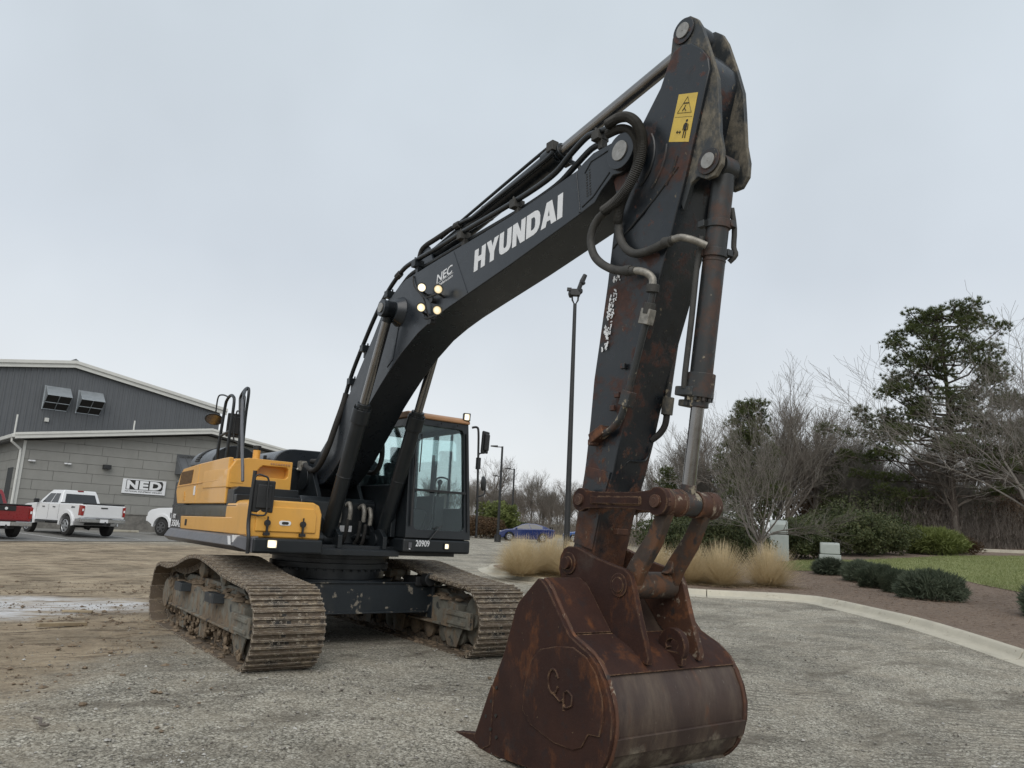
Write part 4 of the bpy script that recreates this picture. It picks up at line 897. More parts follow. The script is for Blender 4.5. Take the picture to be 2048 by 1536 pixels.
b = MB(); b.bx(-.42, 1.06, .53, 1.38, 2.915, 2.935); b.build('cab_headliner', m_skirt, cf)
# cab mirrors
b = MB(); b.tube(smooth_path([(1.10, 1.47, 2.92), (1.13, 1.53, 2.93), (1.15, 1.55, 2.86), (1.18, 1.55, 2.5), (1.22, 1.55, 1.9), (1.24, 1.55, 1.42)], 4), .016, 8); b.box((1.19, 1.55, 2.42), (.05, .05, .16)); mp = b.build('mirror_post', m_blk, EX, 0, 60)
mirror([(1.18, 1.55, 2.5), (1.18, 1.57, 2.56), (1.18, 1.66, 2.58), (1.18, 1.69, 2.62)], (1.16, 1.665, 2.73), .17, .31, (-1, -.5, .05))
mirror([(1.22, 1.55, 1.96), (1.22, 1.62, 1.98), (1.22, 1.665, 2.02), (1.22, 1.665, 2.12)], (1.20, 1.65, 2.15), .21, .21, (-.75, -.66, 0), round_=True)
b = MB(); b.bx(-.55, .95, .40, .47, 1.36, 2.05); b.build('cab_side_guard', m_dkpaint, EX, .01)
# ---- boom ---------------------------------------------------------
boom_prof = [(-.50, 2.12), (-.40, 2.25), (-.16, 2.43), (.17, 2.67), (.44, 2.90), (.83, 3.34), (1.01, 3.55), (1.29, 3.87), (1.47, 4.10), (1.70, 4.30), (1.90, 4.40), (2.10, 4.455), (2.59, 4.49), (3.13, 4.52), (3.68, 4.545), (4.25, 4.58), (4.77, 4.63), (5.25, 4.69), (5.33, 4.73), (5.46, 4.775), (5.62, 4.775), (5.82, 4.775), (5.92, 4.745), (5.985, 4.67), (5.99, 4.60), (5.96, 4.53), (5.90, 4.475), (5.80, 4.455), (5.72, 4.47), (5.58, 4.38), (5.50, 4.30), (5.29, 4.25), (4.29, 4.06), (3.54, 3.935), (3.11, 3.86), (2.80, 3.79), (2.50, 3.70), (2.14, 3.53), (1.86, 3.36), (1.62, 3.19), (1.37, 3.00), (1.07, 2.72), (.63, 2.34), (.39, 2.16), (.15, 2.04), (-.17, 1.98), (-.40, 1.98), (-.5, 2.04)]
b = MB(); b.prism(boom_prof, -BW, BW)
BO = b.build('boom', m_slate, EX, .010, label='dark grey curved boom with white lettering')
b = MB()                                      # lower cover plate edge and weld seams
for (x0, z0, x1, z1, w) in ((3.19, 4.50, 3.53, 3.955, .014), (5.24, 4.67, 5.31, 4.27, .02)):
    for s in (-1, 1): b.tube([(x0, s*BW, z0), (x1, s*BW, z1)], w*.5, 6)
b.build('weld_seam', m_slate, BO, 0, 60)
for s in (-1, 1):                             # nose plates with ridge
    b = MB(); b.cyl((5.85, s*(BW-.01), 4.62), (5.85, s*(BW+.05), 4.62), .155, n=32); b.build('pin_boss', m_slate, BO, .006)
    b = MB(); b.cyl((5.85, s*(BW+.05), 4.62), (5.85, s*(BW+.062), 4.62), .085, n=28); b.cyl((5.85, s*(BW+.06), 4.62), (5.85, s*(BW+.064), 4.62), .008, n=8); b.build('pin', m_pin, BO, .004)
    b = MB(); b.tube([(5.36, s*BW, 4.62), (5.44, s*BW, 4.70), (5.70, s*BW, 4.72)], .008, 6); b.build('nose_rib', m_slate, BO, 0, 60); b = MB(); b.tube([(5.34, s*BW, 4.31), (5.48, s*BW, 4.36), (5.68, s*BW, 4.51)], .008, 6); b.build('nose_rib', m_slate, BO, 0, 60)
    b = MB(); b.cyl((2.0, s*BW, 4.06), (2.0, s*.50, 4.06), .105, n=24); b.cyl((2.0, s*BW, 4.06), (2.0, s*(BW+.10), 4.06), .19, .13, n=28); b.build('cylinder_boss', m_slate, BO, .006)
    b = MB(); b.cyl((2.0, s*.50, 4.06), (2.0, s*.515, 4.06), .06, n=20); b.build('pin', m_pin, BO, .003)
    b = MB(); b.prism([(1.80, 3.80), (2.02, 3.92), (1.92, 3.48), (1.78, 3.40)], s*BW-.008, s*BW+.008); b.build('wear_plate', m_slate, BO, .004)
LET = dict(H=[(0, 0), (.3, 0), (.3, .38), (.55, .38), (.55, 0), (.85, 0), (.85, 1), (.55, 1), (.55, .62), (.3, .62), (.3, 1), (0, 1)],
    Y=[(.28, 0), (.58, 0), (.58, .38), (.88, 1), (.56, 1), (.43, .66), (.30, 1), (-.02, 1), (.28, .38)],
    U=[(0, 1), (0, .30), (.05, .12), (.15, .03), (.28, 0), (.57, 0), (.70, .03), (.80, .12), (.85, .30), (.85, 1), (.55, 1), (.55, .34), (.52, .26), (.46, .22), (.39, .22), (.33, .26), (.30, .34), (.3, 1)],
    N=[(0, 0), (.28, 0), (.28, .52), (.55, 0), (.85, 0), (.85, 1), (.57, 1), (.57, .48), (.3, 1), (0, 1)],
    D=[(0, 0), (.52, 0), (.70, .05), (.82, .17), (.88, .35), (.88, .65), (.82, .83), (.70, .95), (.52, 1), (0, 1), (0, .501), (.3, .501), (.3, .76), (.46, .76), (.54, .71), (.575, .60), (.575, .40), (.54, .29), (.46, .24), (.3, .24), (.3, .499), (0, .499)],
    A=[(0, 0), (.30, 0), (.36, .20), (.468, .20), (.468, .40), (.41, .40), (.47, .66), (.53, .40), (.472, .40), (.472, .20), (.58, .20), (.64, 0), (.95, 0), (.64, 1), (.31, 1)],
    I=[(0, 0), (.3, 0), (.3, 1), (0, 1)])
ADV = dict(H=.95, Y=.95, U=.94, N=.94, D=.95, A=1.0, I=.3); tw = sum(ADV[c] for c in 'HYUNDAI'); cx = 0.; dR = Vector((1.43, 0, .155)).normalized(); k = 1.445/tw
for c in 'HYUNDAI':
    pts = [Vector((3.632, 0, 4.150))+dR*((p[0]+cx)*k)+Vector((0, 0, p[1]*.238)) for p in LET[c]]; b = MB(); b.prism([(p.x, p.z) for p in pts], -BW-.0025, -BW+.001); b.build('letter', m_white, BO, 0, 0); cx += ADV[c]
textmesh('NEC', m_white, BO, (2.86, -BW-.001, 4.215), (.36, 0, .05), (0, 0, 1), .34, .10, .012, .15)
textmesh('dealers.com', m_white, BO, (2.90, -BW-.001, 4.165), (.36, 0, .05), (0, 0, 1), .31, .036, .008, .1)
b = MB(); b.tube([(2.86, -BW-.001, 4.207), (3.21, -BW-.001, 4.255)], .003, 4); b.build('underline', m_white, BO)
b = MB(); rnd = random.Random(3)               # worn, unreadable stamped code
for r_, (x0, z0, n) in enumerate(((5.42, 4.63, 10), (5.385, 4.60, 9))):
    for i in range(n): b.box((x0+.0025*i, -BW-.001, z0-.026*i), (.018, .004, rnd.choice((.010, .014, .017))), rotm('Y', rnd.uniform(-.3, .3)))
b.build('stamped_marks', m_ink, BO, 0, 0)['kind'] = 'stuff'
# work lamps on the boom side
for (x, z, m1, d) in ((2.74, 4.17, m_lampw, .11), (3.12, 4.06, m_lampb, .11), (2.76, 3.93, m_lamp, .11), (3.13, 3.82, m_lampb, .11)):
    N = Vector((.93, -.36, -.10)).normalized(); c = Vector((x, -BW-.12, z)); b = MB()
    b.lathe(c-N*.08, N, [(0, .025), (.01, .04), (.07, .054), (.085, .056), (.085, .047), (.07, .045)], 18); o = b.build('boom_lamp', m_blk, BO)
    b = MB(); b.lathe(c-N*.012, N, [(0, .046), (.006, .042), (.010, .015)], 16); b.build('lens', m1, o)
    b = MB(); b.tube([c-N*.05, Vector((x-.06, -BW-.05, z-.04)), Vector((x-.07, -BW+.005, z-.05))], .014, 6); b.build('lamp_arm', m_blk, o)
for z in (4.05, 3.80):
    b = MB(); b.tube(smooth_path([(2.66, -BW-.02, z+.08), (2.74, -BW-.05, z+.02), (2.86, -BW-.06, z+.0), (3.0, -BW-.06, z), (3.08, -BW-.08, z-.03)], 4), .013, 6); b.cyl((2.86, -BW, z-.04), (2.86, -BW-.06, z-.04), .035, n=10); b.build('lamp_bracket', m_blk, BO)
b = MB(); b.tube(smooth_path([(2.30, -BW-.01, 4.44), (2.36, -BW-.02, 4.30), (2.56, -BW-.02, 4.14), (2.68, -BW-.04, 4.04), (2.74, -BW-.03, 3.9), (2.84, -BW-.03, 3.8), (2.98, -BW-.03, 3.78)], 5), .009, 6); b.build('lamp_cable', m_rub, BO)
# arm pipes along the boom
pA = [(.40, 2.66), (.50, 2.95), (.57, 3.20), (.75, 3.52), (1.12, 3.97), (1.38, 4.24), (1.58, 4.40), (1.78, 4.52), (2.02, 4.62), (2.34, 4.645), (2.86, 4.66), (3.39, 4.69), (4.05, 4.71), (4.60, 4.74), (4.93, 4.79), (5.14, 4.89), (5.36, 4.97), (5.50, 4.955), (5.66, 4.93)]
def pipe(pts, y, r, name='hydraulic_pipe', mat=m_cyl, k=4, n=10, par=None):
    b = MB(); b.tube(smooth_path([(p[0], y if len(p) == 2 else p[2], p[1]) for p in pts], k), r, n); return b.build(name, mat, par or BO, 0, 60)
pipe(pA[2:], -.235, .028)
pipe([(x+.07, z-.06) for x, z in pA[1:8]]+[(2.1, 4.55), (2.6, 4.57), (3.4, 4.61), (4.3, 4.65), (4.85, 4.71), (5.10, 4.80), (5.34, 4.89), (5.5, 4.88)], -.16, .028)
pipe([(x+.02, z-.02) for x, z in pA], .22, .028)
pipe([(2.12, 4.56), (2.18, 4.80), (2.30, 4.86), (2.52, 4.875), (2.91, 4.90)], -.12, .030, 'rubber_hose', m_rub)
pipe([(2.91, 4.90), (3.13, 4.905), (3.30, 4.895), (3.42, 4.90), (3.72, 4.95), (4.61, 5.08), (4.72, 5.13)], -.12, .022)
pipe([(2.20, 4.58), (3.6, 4.64), (4.7, 4.75), (4.95, 4.9), (4.8, 5.05)], .05, .022)
for (x, z) in ((.68, 3.40), (1.0, 3.80), (1.60, 4.40), (2.28, 4.63), (3.30, 4.68), (4.28, 4.72), (5.48, 4.95)):
    b = MB(); b.box((x+.03, -.215, z-.035), (.09, .13, .09)); b.box((x+.05, -.20, z-.11), (.05, .07, .10)); b.cyl((x-.005, -.235, z+.02), (x-.005, -.235, z+.06), .012, n=6); b.cyl((x+.06, -.2, z+.0), (x+.06, -.2, z+.04), .012, n=6); b.build('pipe_clamp', m_cyl if x < 3 else m_hose, BO, .006)
for (x, z) in ((.545, 3.12), (1.87, 4.565), (3.02, 4.90)):
    b = MB(); d = Vector((.25, 0, .6)) if x < 1 else Vector((1, 0, .3 if x < 2 else .0)); d = d.normalized()*.05; b.cyl(Vector((x, -.235 if x < 2.5 else -.12, z))-d, Vector((x, -.235 if x < 2.5 else -.12, z))+d, .042, n=8); b.build('pipe_union', m_hose, BO, .004)
# black rubber hoses at the boom foot
pipe([(-.42, 2.30), (-.30, 2.24), (-.10, 2.20), (.08, 2.24), (.24, 2.36, -.33), (.36, 2.52, -.32), (.47, 2.80, -.29), (.545, 3.06, -.25), (.59, 3.22, -.235)], -.33, .040, 'rubber_hose', m_rub, 6)
pipe([(-.5, 2.36), (-.2, 2.36), (.1, 2.46), (.3, 2.66, -.19), (.44, 2.86, -.17), (.58, 3.06, -.16), (.64, 3.14, -.16)], -.20, .036, 'rubber_hose', m_rub, 6)
pipe([(-.6, 2.40), (-.3, 2.50), (-.05, 2.66), (.15, 2.86), (.20, 2.96)], -.05, .024, 'rubber_hose', m_rub, 6)
pipe([(-.5, 2.3), (-.2, 2.44), (0, 2.62), (.12, 2.80), (.3, 2.9)], .05, .030, 'rubber_hose', m_rub, 6)
pipe([(-.1, 2.25), (.12, 2.23), (.32, 2.22), (.46, 2.30), (.52, 2.46), (.46, 2.70), (.34, 2.86)], .40, .035, 'rubber_hose', m_rub, 6)
b = MB(); b.box((-.50, -.34, 2.28), (.10, .10, .14)); b.cyl((-.48, -.33, 2.30), (-.40, -.33, 2.29), .045, n=10); b.cyl((-.52, -.40, 2.22), (-.52, -.30, 2.34), .02, n=6); b.build('hose_fitting', m_fit, BO, .004)
for i, (y, x, z) in enumerate(((-.16, .56, 1.64), (-.02, .58, 1.68), (.16, .62, 1.66), (.25, .64, 1.62))):
    pipe([(x-.16, z+.06), (x-.05, z+.09), (x+.0, z), (x-.01, z-.12)], y, .030, 'hose_fitting', m_fit, 4, 8, EX)
    pipe([(x-.01, z-.11), (x-.02, z-.22), (x-.06, z-.34), (x-.16, z-.44)], y-.02*i, .024, 'swivel_hose', m_rub, 5, 8, EX)
b = MB(); b.cyl((.3, .05, 1.2), (.3, .05, 1.32), .14, n=20); b.tube(smooth_path([(.4, .1, 1.3), (.52, .15, 1.36), (.55, .28, 1.33), (.45, .33, 1.26)]), .035, 8); b.build('swivel_joint', m_cyl, EX, .01)
# ---- boom cylinders ----------------------------------------------
def hcyl(p0, p1, rb, rr, frac, name, mb=m_cyl, eye0=.10, eye1=.09, ew=.07, parent=EX, headr=1.22, headl=.20):
    p0 = Vector(p0); p1 = Vector(p1); d = (p1-p0); L = d.length; d.normalize()
    b = MB(); b.cyl(p0+d*.06, p0+d*(L*frac), rb, n=28); b.cyl(p0-Vector((0, ew, 0)), p0+Vector((0, ew, 0)), eye0, n=24)
    b.cyl(p0+d*(L*frac-headl), p0+d*(L*frac-.02), rb*headr, n=28); b.cyl(p0+d*(L*frac-.02), p0+d*(L*frac+.05), rb*.92, n=24)
    b.cyl(p0+d*(L*.28), p0+d*(L*.28+.02), rb*1.04, n=28)
    o = b.build(name, mb, parent, .006)
    a = d.orthogonal().normalized(); c = d.cross(a)
    b = MB()
    for k in range(10):
        t = 2*math.pi*k/10; q = p0+d*(L*frac-.02)+(a*math.cos(t)+c*math.sin(t))*rb*1.06; b.cyl(q, q+d*.025, .014, n=6)
    b.build('head_bolts', mb, o)
    b = MB(); b.cyl(p0+d*(L*frac), p1-d*eye1*.7, rr, n=28); b.build('rod', m_chrome, o)
    b = MB(); b.cyl(p1-Vector((0, ew, 0)), p1+Vector((0, ew, 0)), eye1, n=24); b.cyl(p1-d*(eye1+.05), p1-d*.03, rr*1.12, n=20); b.build('rod_eye', mb, o, .006)
    return o
for s in (-1, 1): hcyl((.74, s*.38, 1.31), (2.0, s*.38, 4.06), .094, .055, .585, 'boom_cylinder', eye0=.095, eye1=.105, ew=.075)
hcyl((2.28, 0, 4.74), (6.42, 0, 5.46), .092, .060, .585, 'arm_cylinder', eye0=.1, eye1=.10, ew=.07)
for s in (-1, 1):
    b = MB(); b.prism([(2.02, 4.44), (2.75, 4.48), (2.50, 4.62), (2.36, 4.84), (2.22, 4.86), (2.14, 4.72)], s*.10-.015, s*.10+.015); b.build('cylinder_bracket', m_slate, BO, .006)
pipe([(2.5, 4.92), (3.4, 5.08), (4.5, 5.27), (4.60, 5.26)], -.03, .018)
for y, z in ((-.09, 5.20), (.09, 5.12)): b = MB(); b.box((4.68, y, z), (.10, .08, .10)); b.build('cylinder_port', m_hose, BO, .006)
# ---- arm ----------------------------------------------------------
arm_prof = [(6.29, 5.25), (6.20, 5.06), (5.98, 4.80), (5.70, 4.76), (5.66, 4.50), (5.72, 4.30), (5.715, 4.14), (5.675, 3.82), (5.64, 3.55), (5.56, 3.06), (5.505, 2.76), (5.465, 2.43), (5.415, 2.10), (5.36, 1.76), (5.32, 1.51), (5.28, 1.38), (5.30, 1.22), (5.38, 1.18), (5.50, 1.22), (5.535, 1.37), (5.605, 1.66), (5.745, 2.01), (5.83, 2.29), (5.88, 2.50), (5.97, 2.78), (6.06, 3.04), (6.16, 3.30), (6.235, 3.50), (6.325, 3.76), (6.41, 4.03), (6.46, 4.18), (6.56, 4.51), (6.655, 4.84), (6.695, 4.98), (6.68, 5.09), (6.62, 5.19), (6.52, 5.29), (6.42, 5.325), (6.34, 5.31)]
def ahw(p):
    w = .178+.024*ss(1.9, 3.0, p[1]); return (-w, w)
b = MB(); b.prism(arm_prof, 0, 0, hw=ahw); AR = b.build('arm', m_arm, EX, .012, label='worn dark arm, rusted toward the bucket')
for s in (-1, 1): b = MB(); b.prism([(5.43, 2.06), (5.36, 1.70), (5.31, 1.45), (5.53, 1.40), (5.60, 1.66), (5.72, 2.0)], s*.180-.012, s*.180+.012); b.build('reinforcement_plate', m_arm, AR, .004)
b = MB()
for k in range(3):                             # pressed ribs round the boom pin
    r = .30+.13*k
    b.tube([(5.85+r*math.cos(rad(a)), -.2015, 4.55+r*math.sin(rad(a))) for a in range(-60+k*10, (32, 6, -14)[k], 8)], .012, 6)
b.tube([(5.70, -.2015, 3.84), (6.16, -.2015, 4.12), (6.40, -.2015, 4.30)], .010, 6)
b.build('weld_rib', m_arm, AR, 0, 60)
# top brackets
brk = [(6.18, 5.0), (6.28, 5.33), (6.295, 5.46), (6.34, 5.545), (6.41, 5.58), (6.48, 5.565), (6.55, 5.50), (6.60, 5.40), (6.69, 5.11), (6.745, 4.90), (6.755, 4.72), (6.765, 4.45), (6.79, 4.30), (6.78, 4.19), (6.72, 4.12), (6.64, 4.12), (6.56, 4.17), (6.50, 4.14), (6.42, 3.95), (6.30, 4.3)]
for s in (-1, 1):
    b = MB(); b.prism(brk, s*.150-.02, s*.150+.02); o = b.build('cylinder_bracket', m_brkt, AR, .006)
    for (x, z, r, m1) in ((6.42, 5.46, .105, m_arm), (6.67, 4.25, .10, m_arm)):
        b = MB(); b.cyl((x, s*.168, z), (x, s*.185, z), r, n=28); b.build('pin_boss', m1, o, .004)
        b = MB(); b.cyl((x, s*.185, z), (x, s*.196, z), r*.60, n=24); b.cyl((x, s*.195, z), (x, s*.198, z), .007, n=8); b.build('pin', m_pin, o, .003)
# sticker on the arm
b = MB(); st = [(6.30, 4.545), (6.50, 4.465), (6.59, 4.835), (6.40, 4.905)]; b.prism(st, -.2045, -.2025); sk = b.build('warning_sticker', m_decal, AR, 0, 0, label='yellow crush hazard sticker')
def sp2(u, v): 
    a = Vector((st[0][0], 0, st[0][1])); bb = Vector((st[1][0], 0, st[1][1])); c = Vector((st[2][0], 0, st[2][1])); d = Vector((st[3][0], 0, st[3][1]))
    p = (a*(1-u)+bb*u)*(1-v)+(d*(1-u)+c*u)*v; return (p.x, -.2052, p.z)
b = MB(); b.tube([sp2(.14, .60), sp2(.86, .60), sp2(.52, .93)], .0032, 4, closed=True)
b.tube([sp2(.38, .80), sp2(.66, .80)], .005, 4); b.tube([sp2(.5, .76), sp2(.46, .70), sp2(.56, .64)], .004, 4); b.tube([sp2(.46, .70), sp2(.38, .64)], .004, 4)
b.tube([sp2(.05, .515), sp2(.95, .515)], .0012, 4)
b.tube([sp2(.30, .20), sp2(.52, .20)], .004, 4); b.tube([sp2(.36, .23), sp2(.30, .20), sp2(.36, .17)], .003, 4); b.tube([sp2(.46, .23), sp2(.52, .20), sp2(.46, .17)], .003, 4)
b.tube([sp2(.72, .38), sp2(.72, .24)], .013, 5); b.tube([sp2(.68, .26), sp2(.67, .08)], .005, 4); b.tube([sp2(.77, .26), sp2(.78, .08)], .005, 4); b.tube([sp2(.62, .36), sp2(.60, .24)], .004, 4); b.tube([sp2(.82, .36), sp2(.84, .24)], .004, 4)
q = sp2(.72, .435); b.cyl(q, (q[0], q[1]-.001, q[2]), .011, n=12); b.build('hazard_symbol', m_ink, sk, 0, 0)
# hoses on the arm: ribbed sleeves then plain
def ribbed(pts, y, r, name='ribbed_hose', par=AR):
    P = smooth_path([(p[0], p[2] if len(p) > 2 else y, p[1]) for p in pts], 26); L = len(P); rr = [r*(1.0+.10*(1 if (i % 2) else -1)) for i in range(L)]
    b = MB(); b.tube(P, rr, 10); return b.build(name, m_hose, par, 0, 20)
ribbed([(5.72, 4.90), (5.86, 4.90), (5.98, 4.85), (6.08, 4.74), (6.13, 4.60), (6.12, 4.44), (6.02, 4.28), (5.88, 4.18), (5.70, 4.13)], -.325, .040)
pipe([(5.72, 4.135), (5.62, 4.10), (5.55, 4.02), (5.53, 3.92), (5.57, 3.80), (5.66, 3.70), (5.80, 3.61), (5.95, 3.555), (6.06, 3.53)], -.30, .035, 'rubber_hose', m_hose, 6, 10, AR)
ribbed([(5.66, 4.86), (5.82, 4.84), (5.94, 4.76), (6.02, 4.62), (6.02, 4.45), (5.92, 4.28), (5.84, 4.14), (5.81, 4.0)], -.265, .036)
pipe([(5.81, 4.02), (5.82, 3.90), (5.89, 3.78), (6.00, 3.70), (6.14, 3.68), (6.28, 3.69), (6.40, 3.70)], -.25, .034, 'rubber_hose', m_hose, 6, 10, AR)
pipe([(6.03, 3.535, -.30), (6.10, 3.52, -.29), (6.16, 3.49, -.27), (6.195, 3.44, -.25), (6.19, 3.37, -.25)], 0, .030, 'hose_elbow', m_fit, 5, 10, AR)
pipe([(6.38, 3.70, -.25), (6.46, 3.70, -.24), (6.54, 3.67, -.20), (6.60, 3.63, -.12)], 0, .027, 'hose_elbow', m_fit, 5, 10, AR)
for (x, y, z, L, r) in ((5.98, -.30, 3.55, .07, .042), (6.34, -.25, 3.695, .07, .040)):
    b = MB(); b.cyl((x-L/2, y, z+.008), (x+L/2, y, z-.006), r, n=12); b.build('hose_ferrule', m_hose, AR, .003)
pipe([(6.19, 3.38), (6.17, 3.28), (6.085, 3.02), (5.975, 2.69), (5.915, 2.52), (5.86, 2.40), (5.77, 2.33), (5.68, 2.30)], -.235, .028, 'hydraulic_pipe', m_bcyl, 5, 10, AR)
b = MB(); b.cyl((6.195, -.245, 3.40), (6.185, -.24, 3.34), .05, n=12); b.build('pipe_flange', m_hose, AR, .004); b = MB(); b.cyl((6.165, -.24, 3.26), (6.14, -.236, 3.18), .045, n=10); b.build('pipe_flange', m_hose, AR, .004)
b = MB(); b.box((6.13, -.235, 3.16), (.10, .07, .12), rotm('Y', .3)); b.build('pipe_clamp', m_fit, AR, .006)
b = MB(); b.box((5.935, -.235, 2.55), (.10, .07, .12), rotm('Y', .35)); b.build('pipe_clamp', m_bcyl, AR, .006)
b = MB(); b.box((5.62, -.225, 2.30), (.16, .09, .08), rotm('Y', -.45)); b.cyl((5.54, -.225, 2.26), (5.68, -.225, 2.32), .035, n=8); b.box((5.55, -.225, 2.24), (.06, .07, .05)); b.build('valve_block', m_rusty, AR, .008)
for (x, z) in ((5.86, 2.82), (5.80, 2.60), (5.75, 2.50)):
    b = MB(); b.box((x, -.212, z), (.05, .03, .045)); b.build('mounting_lug', m_arm, AR, .006)
pipe([(6.02, 3.05, .2), (5.96, 2.75, .205), (5.93, 2.56, .205), (5.93, 2.48, .20)], 0, .026, 'hydraulic_pipe', m_bcyl, 4, 8, AR)
b = MB(); b.cyl((5.965, .19, 2.62), (5.945, .19, 2.48), .046, n=12); b.build('pipe_union', m_brkt, AR, .004)
pipe([(5.95, 2.5, .19), (5.93, 2.4, .19), (5.88, 2.33, .18), (5.82, 2.28, .15)], 0, .026, 'rubber_hose', m_rub, 4, 8, AR)
pipe([(5.83, 2.22, .14), (5.79, 2.12, .12), (5.775, 2.10, .0), (5.76, 2.08, -.06), (5.69, 1.9, -.09), (5.64, 1.76, -.10)], 0, .009, 'grease_line', m_cyl, 3, 6, AR)
b = MB(); b.box((5.655, 0, 1.55), (.05, .12, .05)); b.build('stop_block', m_rusty, AR, .008)
b = MB(); rnd = random.Random(7)
for i in range(330):                           # what is left of the white decal
    t = rnd.random(); x = 5.585+.145*t+rnd.random()**1.6*.075; z = 2.98+.66*t
    if noise.noise(Vector((x*22, z*11, 3)))+.35*noise.noise(Vector((x*70, z*60, 1)))-abs(t-.42)*.5 > -.16:
        p = [(x+rnd.uniform(-.011, .011), z+rnd.uniform(-.013, .013)) for _ in range(6)]; cx = sum(q[0] for q in p)/6; cz = sum(q[1] for q in p)/6; p.sort(key=lambda q: math.atan2(q[1]-cz, q[0]-cx)); b.prism(p, -.2032-.0000045*i, -.2015)
q = b.build('peeled_decal', m_white, AR, 0, 0); q['label'] = 'flaking remains of a white decal'; q['kind'] = 'stuff'
# ---- bucket cylinder ---------------------------------------------
BC = hcyl((6.67, 0, 4.25), (6.325, 0, 1.77), .083, .049, .70, 'bucket_cylinder', m_bcyl, .09, .088, .072, headr=1.26, headl=.20)
for z, x in ((3.82, 6.612), (3.60, 6.583)): b = MB(); b.cyl((x+.004, 0, z+.03), (x-.004, 0, z-.03), .094, n=24); b.box((x+.07, .06, z), (.05, .06, .05)); b.box((x-.07, -.09, z), (.06, .05, .05)); b.build('cylinder_clamp', m_bcyl, BC, .004)
pipe([(6.54, 3.72, -.10), (6.51, 3.5, -.115), (6.46, 3.1, -.115), (6.40, 2.72, -.11), (6.38, 2.60, -.10)], 0, .022, 'hydraulic_pipe', m_hose, 3, 8, BC)
pipe([(6.68, 3.95, .07), (6.68, 3.80, .10), (6.665, 3.66, .11), (6.675, 3.60, .12), (6.63, 3.55, .10)], 0, .020, 'hydraulic_pipe', m_hose, 3, 8, BC)
b = MB(); b.box((6.38, -.05, 2.58), (.17, .12, .07), rotm('Y', .13)); b.box((6.36, .02, 2.50), (.16, .15, .05), rotm('Y', .13)); b.build('head_block', m_brkt, BC, .01)
# ---- bucket linkage ----------------------------------------------
def dogbone(p, q, r0, r1, w, n=14):
    p = Vector((p[0], p[1])); q = Vector((q[0], q[1])); d = (q-p).normalized(); a = math.degrees(math.atan2(d.y, d.x)); out = []
    out += [(p.x+r0*math.cos(rad(a+t)), p.y+r0*math.sin(rad(a+t))) for t in [50+260*i/n for i in range(n+1)]]
    nn = Vector((-d.y, d.x)); L = (q-p).length
    out += [tuple(p+d*L*t-nn*w) for t in (.28, .72)]
    out += [(q.x+r1*math.cos(rad(a+180+t)), q.y+r1*math.sin(rad(a+180+t))) for t in [50+260*i/n for i in range(n+1)]]
    out += [tuple(p+d*L*t+nn*w) for t in (.72, .28)]
    return out
LK = None
for s in (-1, 1):
    b = MB(); b.prism(dogbone((5.50, 1.785), (6.31, 1.77), .092, .102, .062), s*.275-.025, s*.275+.025)
    b.prism([(5.63, 1.752), (6.16, 1.744), (6.16, 1.80), (5.63, 1.808)], s*.275-.04, s*.275+.04)
    o = b.build('side_link', m_rust if s < 0 else m_rusty, EX, .006); LK = LK or o
    for (x, z, r) in ((5.50, 1.785, .045), (6.31, 1.77, .046)):
        b = MB(); b.cyl((x, s*.295, z), (x, s*.325, z), r, n=20); b.cyl((x, s*.32, z), (x, s*.328, z), r*.55, n=16); b.build('pin', m_rusty, o, .004)
b = MB()
for s in (-1, 1):
    b = MB(); b.lathe((6.32, s*.075, 1.77), (0, s, 0), [(0, .100), (.02, .100), (.021, .092), (.12, .092), (.121, .098), (.14, .098), (.141, .092), (.205, .092)], 28); b.build('link_barrel', m_rusty, EX, 0, 40)
b = MB()
for s in (-1, 1):
    b.prism([(6.27, 1.74), (6.37, 1.71), (6.25, 1.46), (6.12, 1.28), (6.05, 1.15), (5.93, 1.10), (5.90, 1.22), (6.00, 1.36), (6.15, 1.54)], s*.195-.036, s*.195+.036)
b.cyl((5.965, -.228, 1.17), (5.965, .228, 1.17), .098, n=26)
for s in (-1, 1): b.prism([(s*.17, 1.26), (s*.08, 1.26), (s*.13, 1.29), (s*.163, 1.36)], 5.99, 6.06, axis='x')
b.build('bucket_link', m_linkg, EX, .014, seg=3, label='worn H shaped bucket link')
# ---- bucket -------------------------------------------------------
bk_out = [(5.53, 1.175), (5.60, 1.13), (5.69, 1.03), (5.81, .89), (5.88, .82), (5.96, .785), (6.08, .735), (6.17, .67), (6.24, .58), (6.295, .47), (6.32, .36), (6.315, .25), (6.285, .14), (6.23, .045), (6.14, -.03), (6.0, -.085), (5.75, -.115), (5.48, -.135), (5.11, -.155), (4.86, -.165)]
bk_side = bk_out+[(4.78, -.08), (4.98, .34), (5.11, .58), (5.165, .73), (5.235, .92), (5.28, .995), (5.50, 1.18)]
YB = .665
def inset(P, t):
    out = []
    for i, p in enumerate(P):
        a = Vector(P[max(i-1, 0)]); c = Vector(P[min(i+1, len(P)-1)]); d = (c-a).normalized(); out.append((p[0]-d.y*-t*-1 if False else p[0]+d.y*t, p[1]-d.x*t))
    return out
b = MB(); inn = inset(bk_out, -.03) 
if inn[9][0] > bk_out[9][0]: inn = inset(bk_out, .03)
n = len(bk_out); V = []; F = []
for y in (-YB+.02, YB-.02):
    V += [(p[0], y, p[1]) for p in bk_out]+[(p[0], y, p[1]) for p in inn]
for i in range(n-1):
    F += [(i, i+1, 2*n+i+1, 2*n+i), (n+i, 3*n+i, 3*n+i+1, n+i+1), (i, n+i, n+i+1, i+1), (2*n+i, 2*n+i+1, 3*n+i+1, 3*n+i)]
F += [(0, 2*n, 3*n, n), (n-1, 2*n-1, 4*n-1, 3*n-1)]
b.add(V, F); BK = b.build('bucket', m_rustw, EX, 0, 30, label='heavy rusted bucket resting on its teeth')
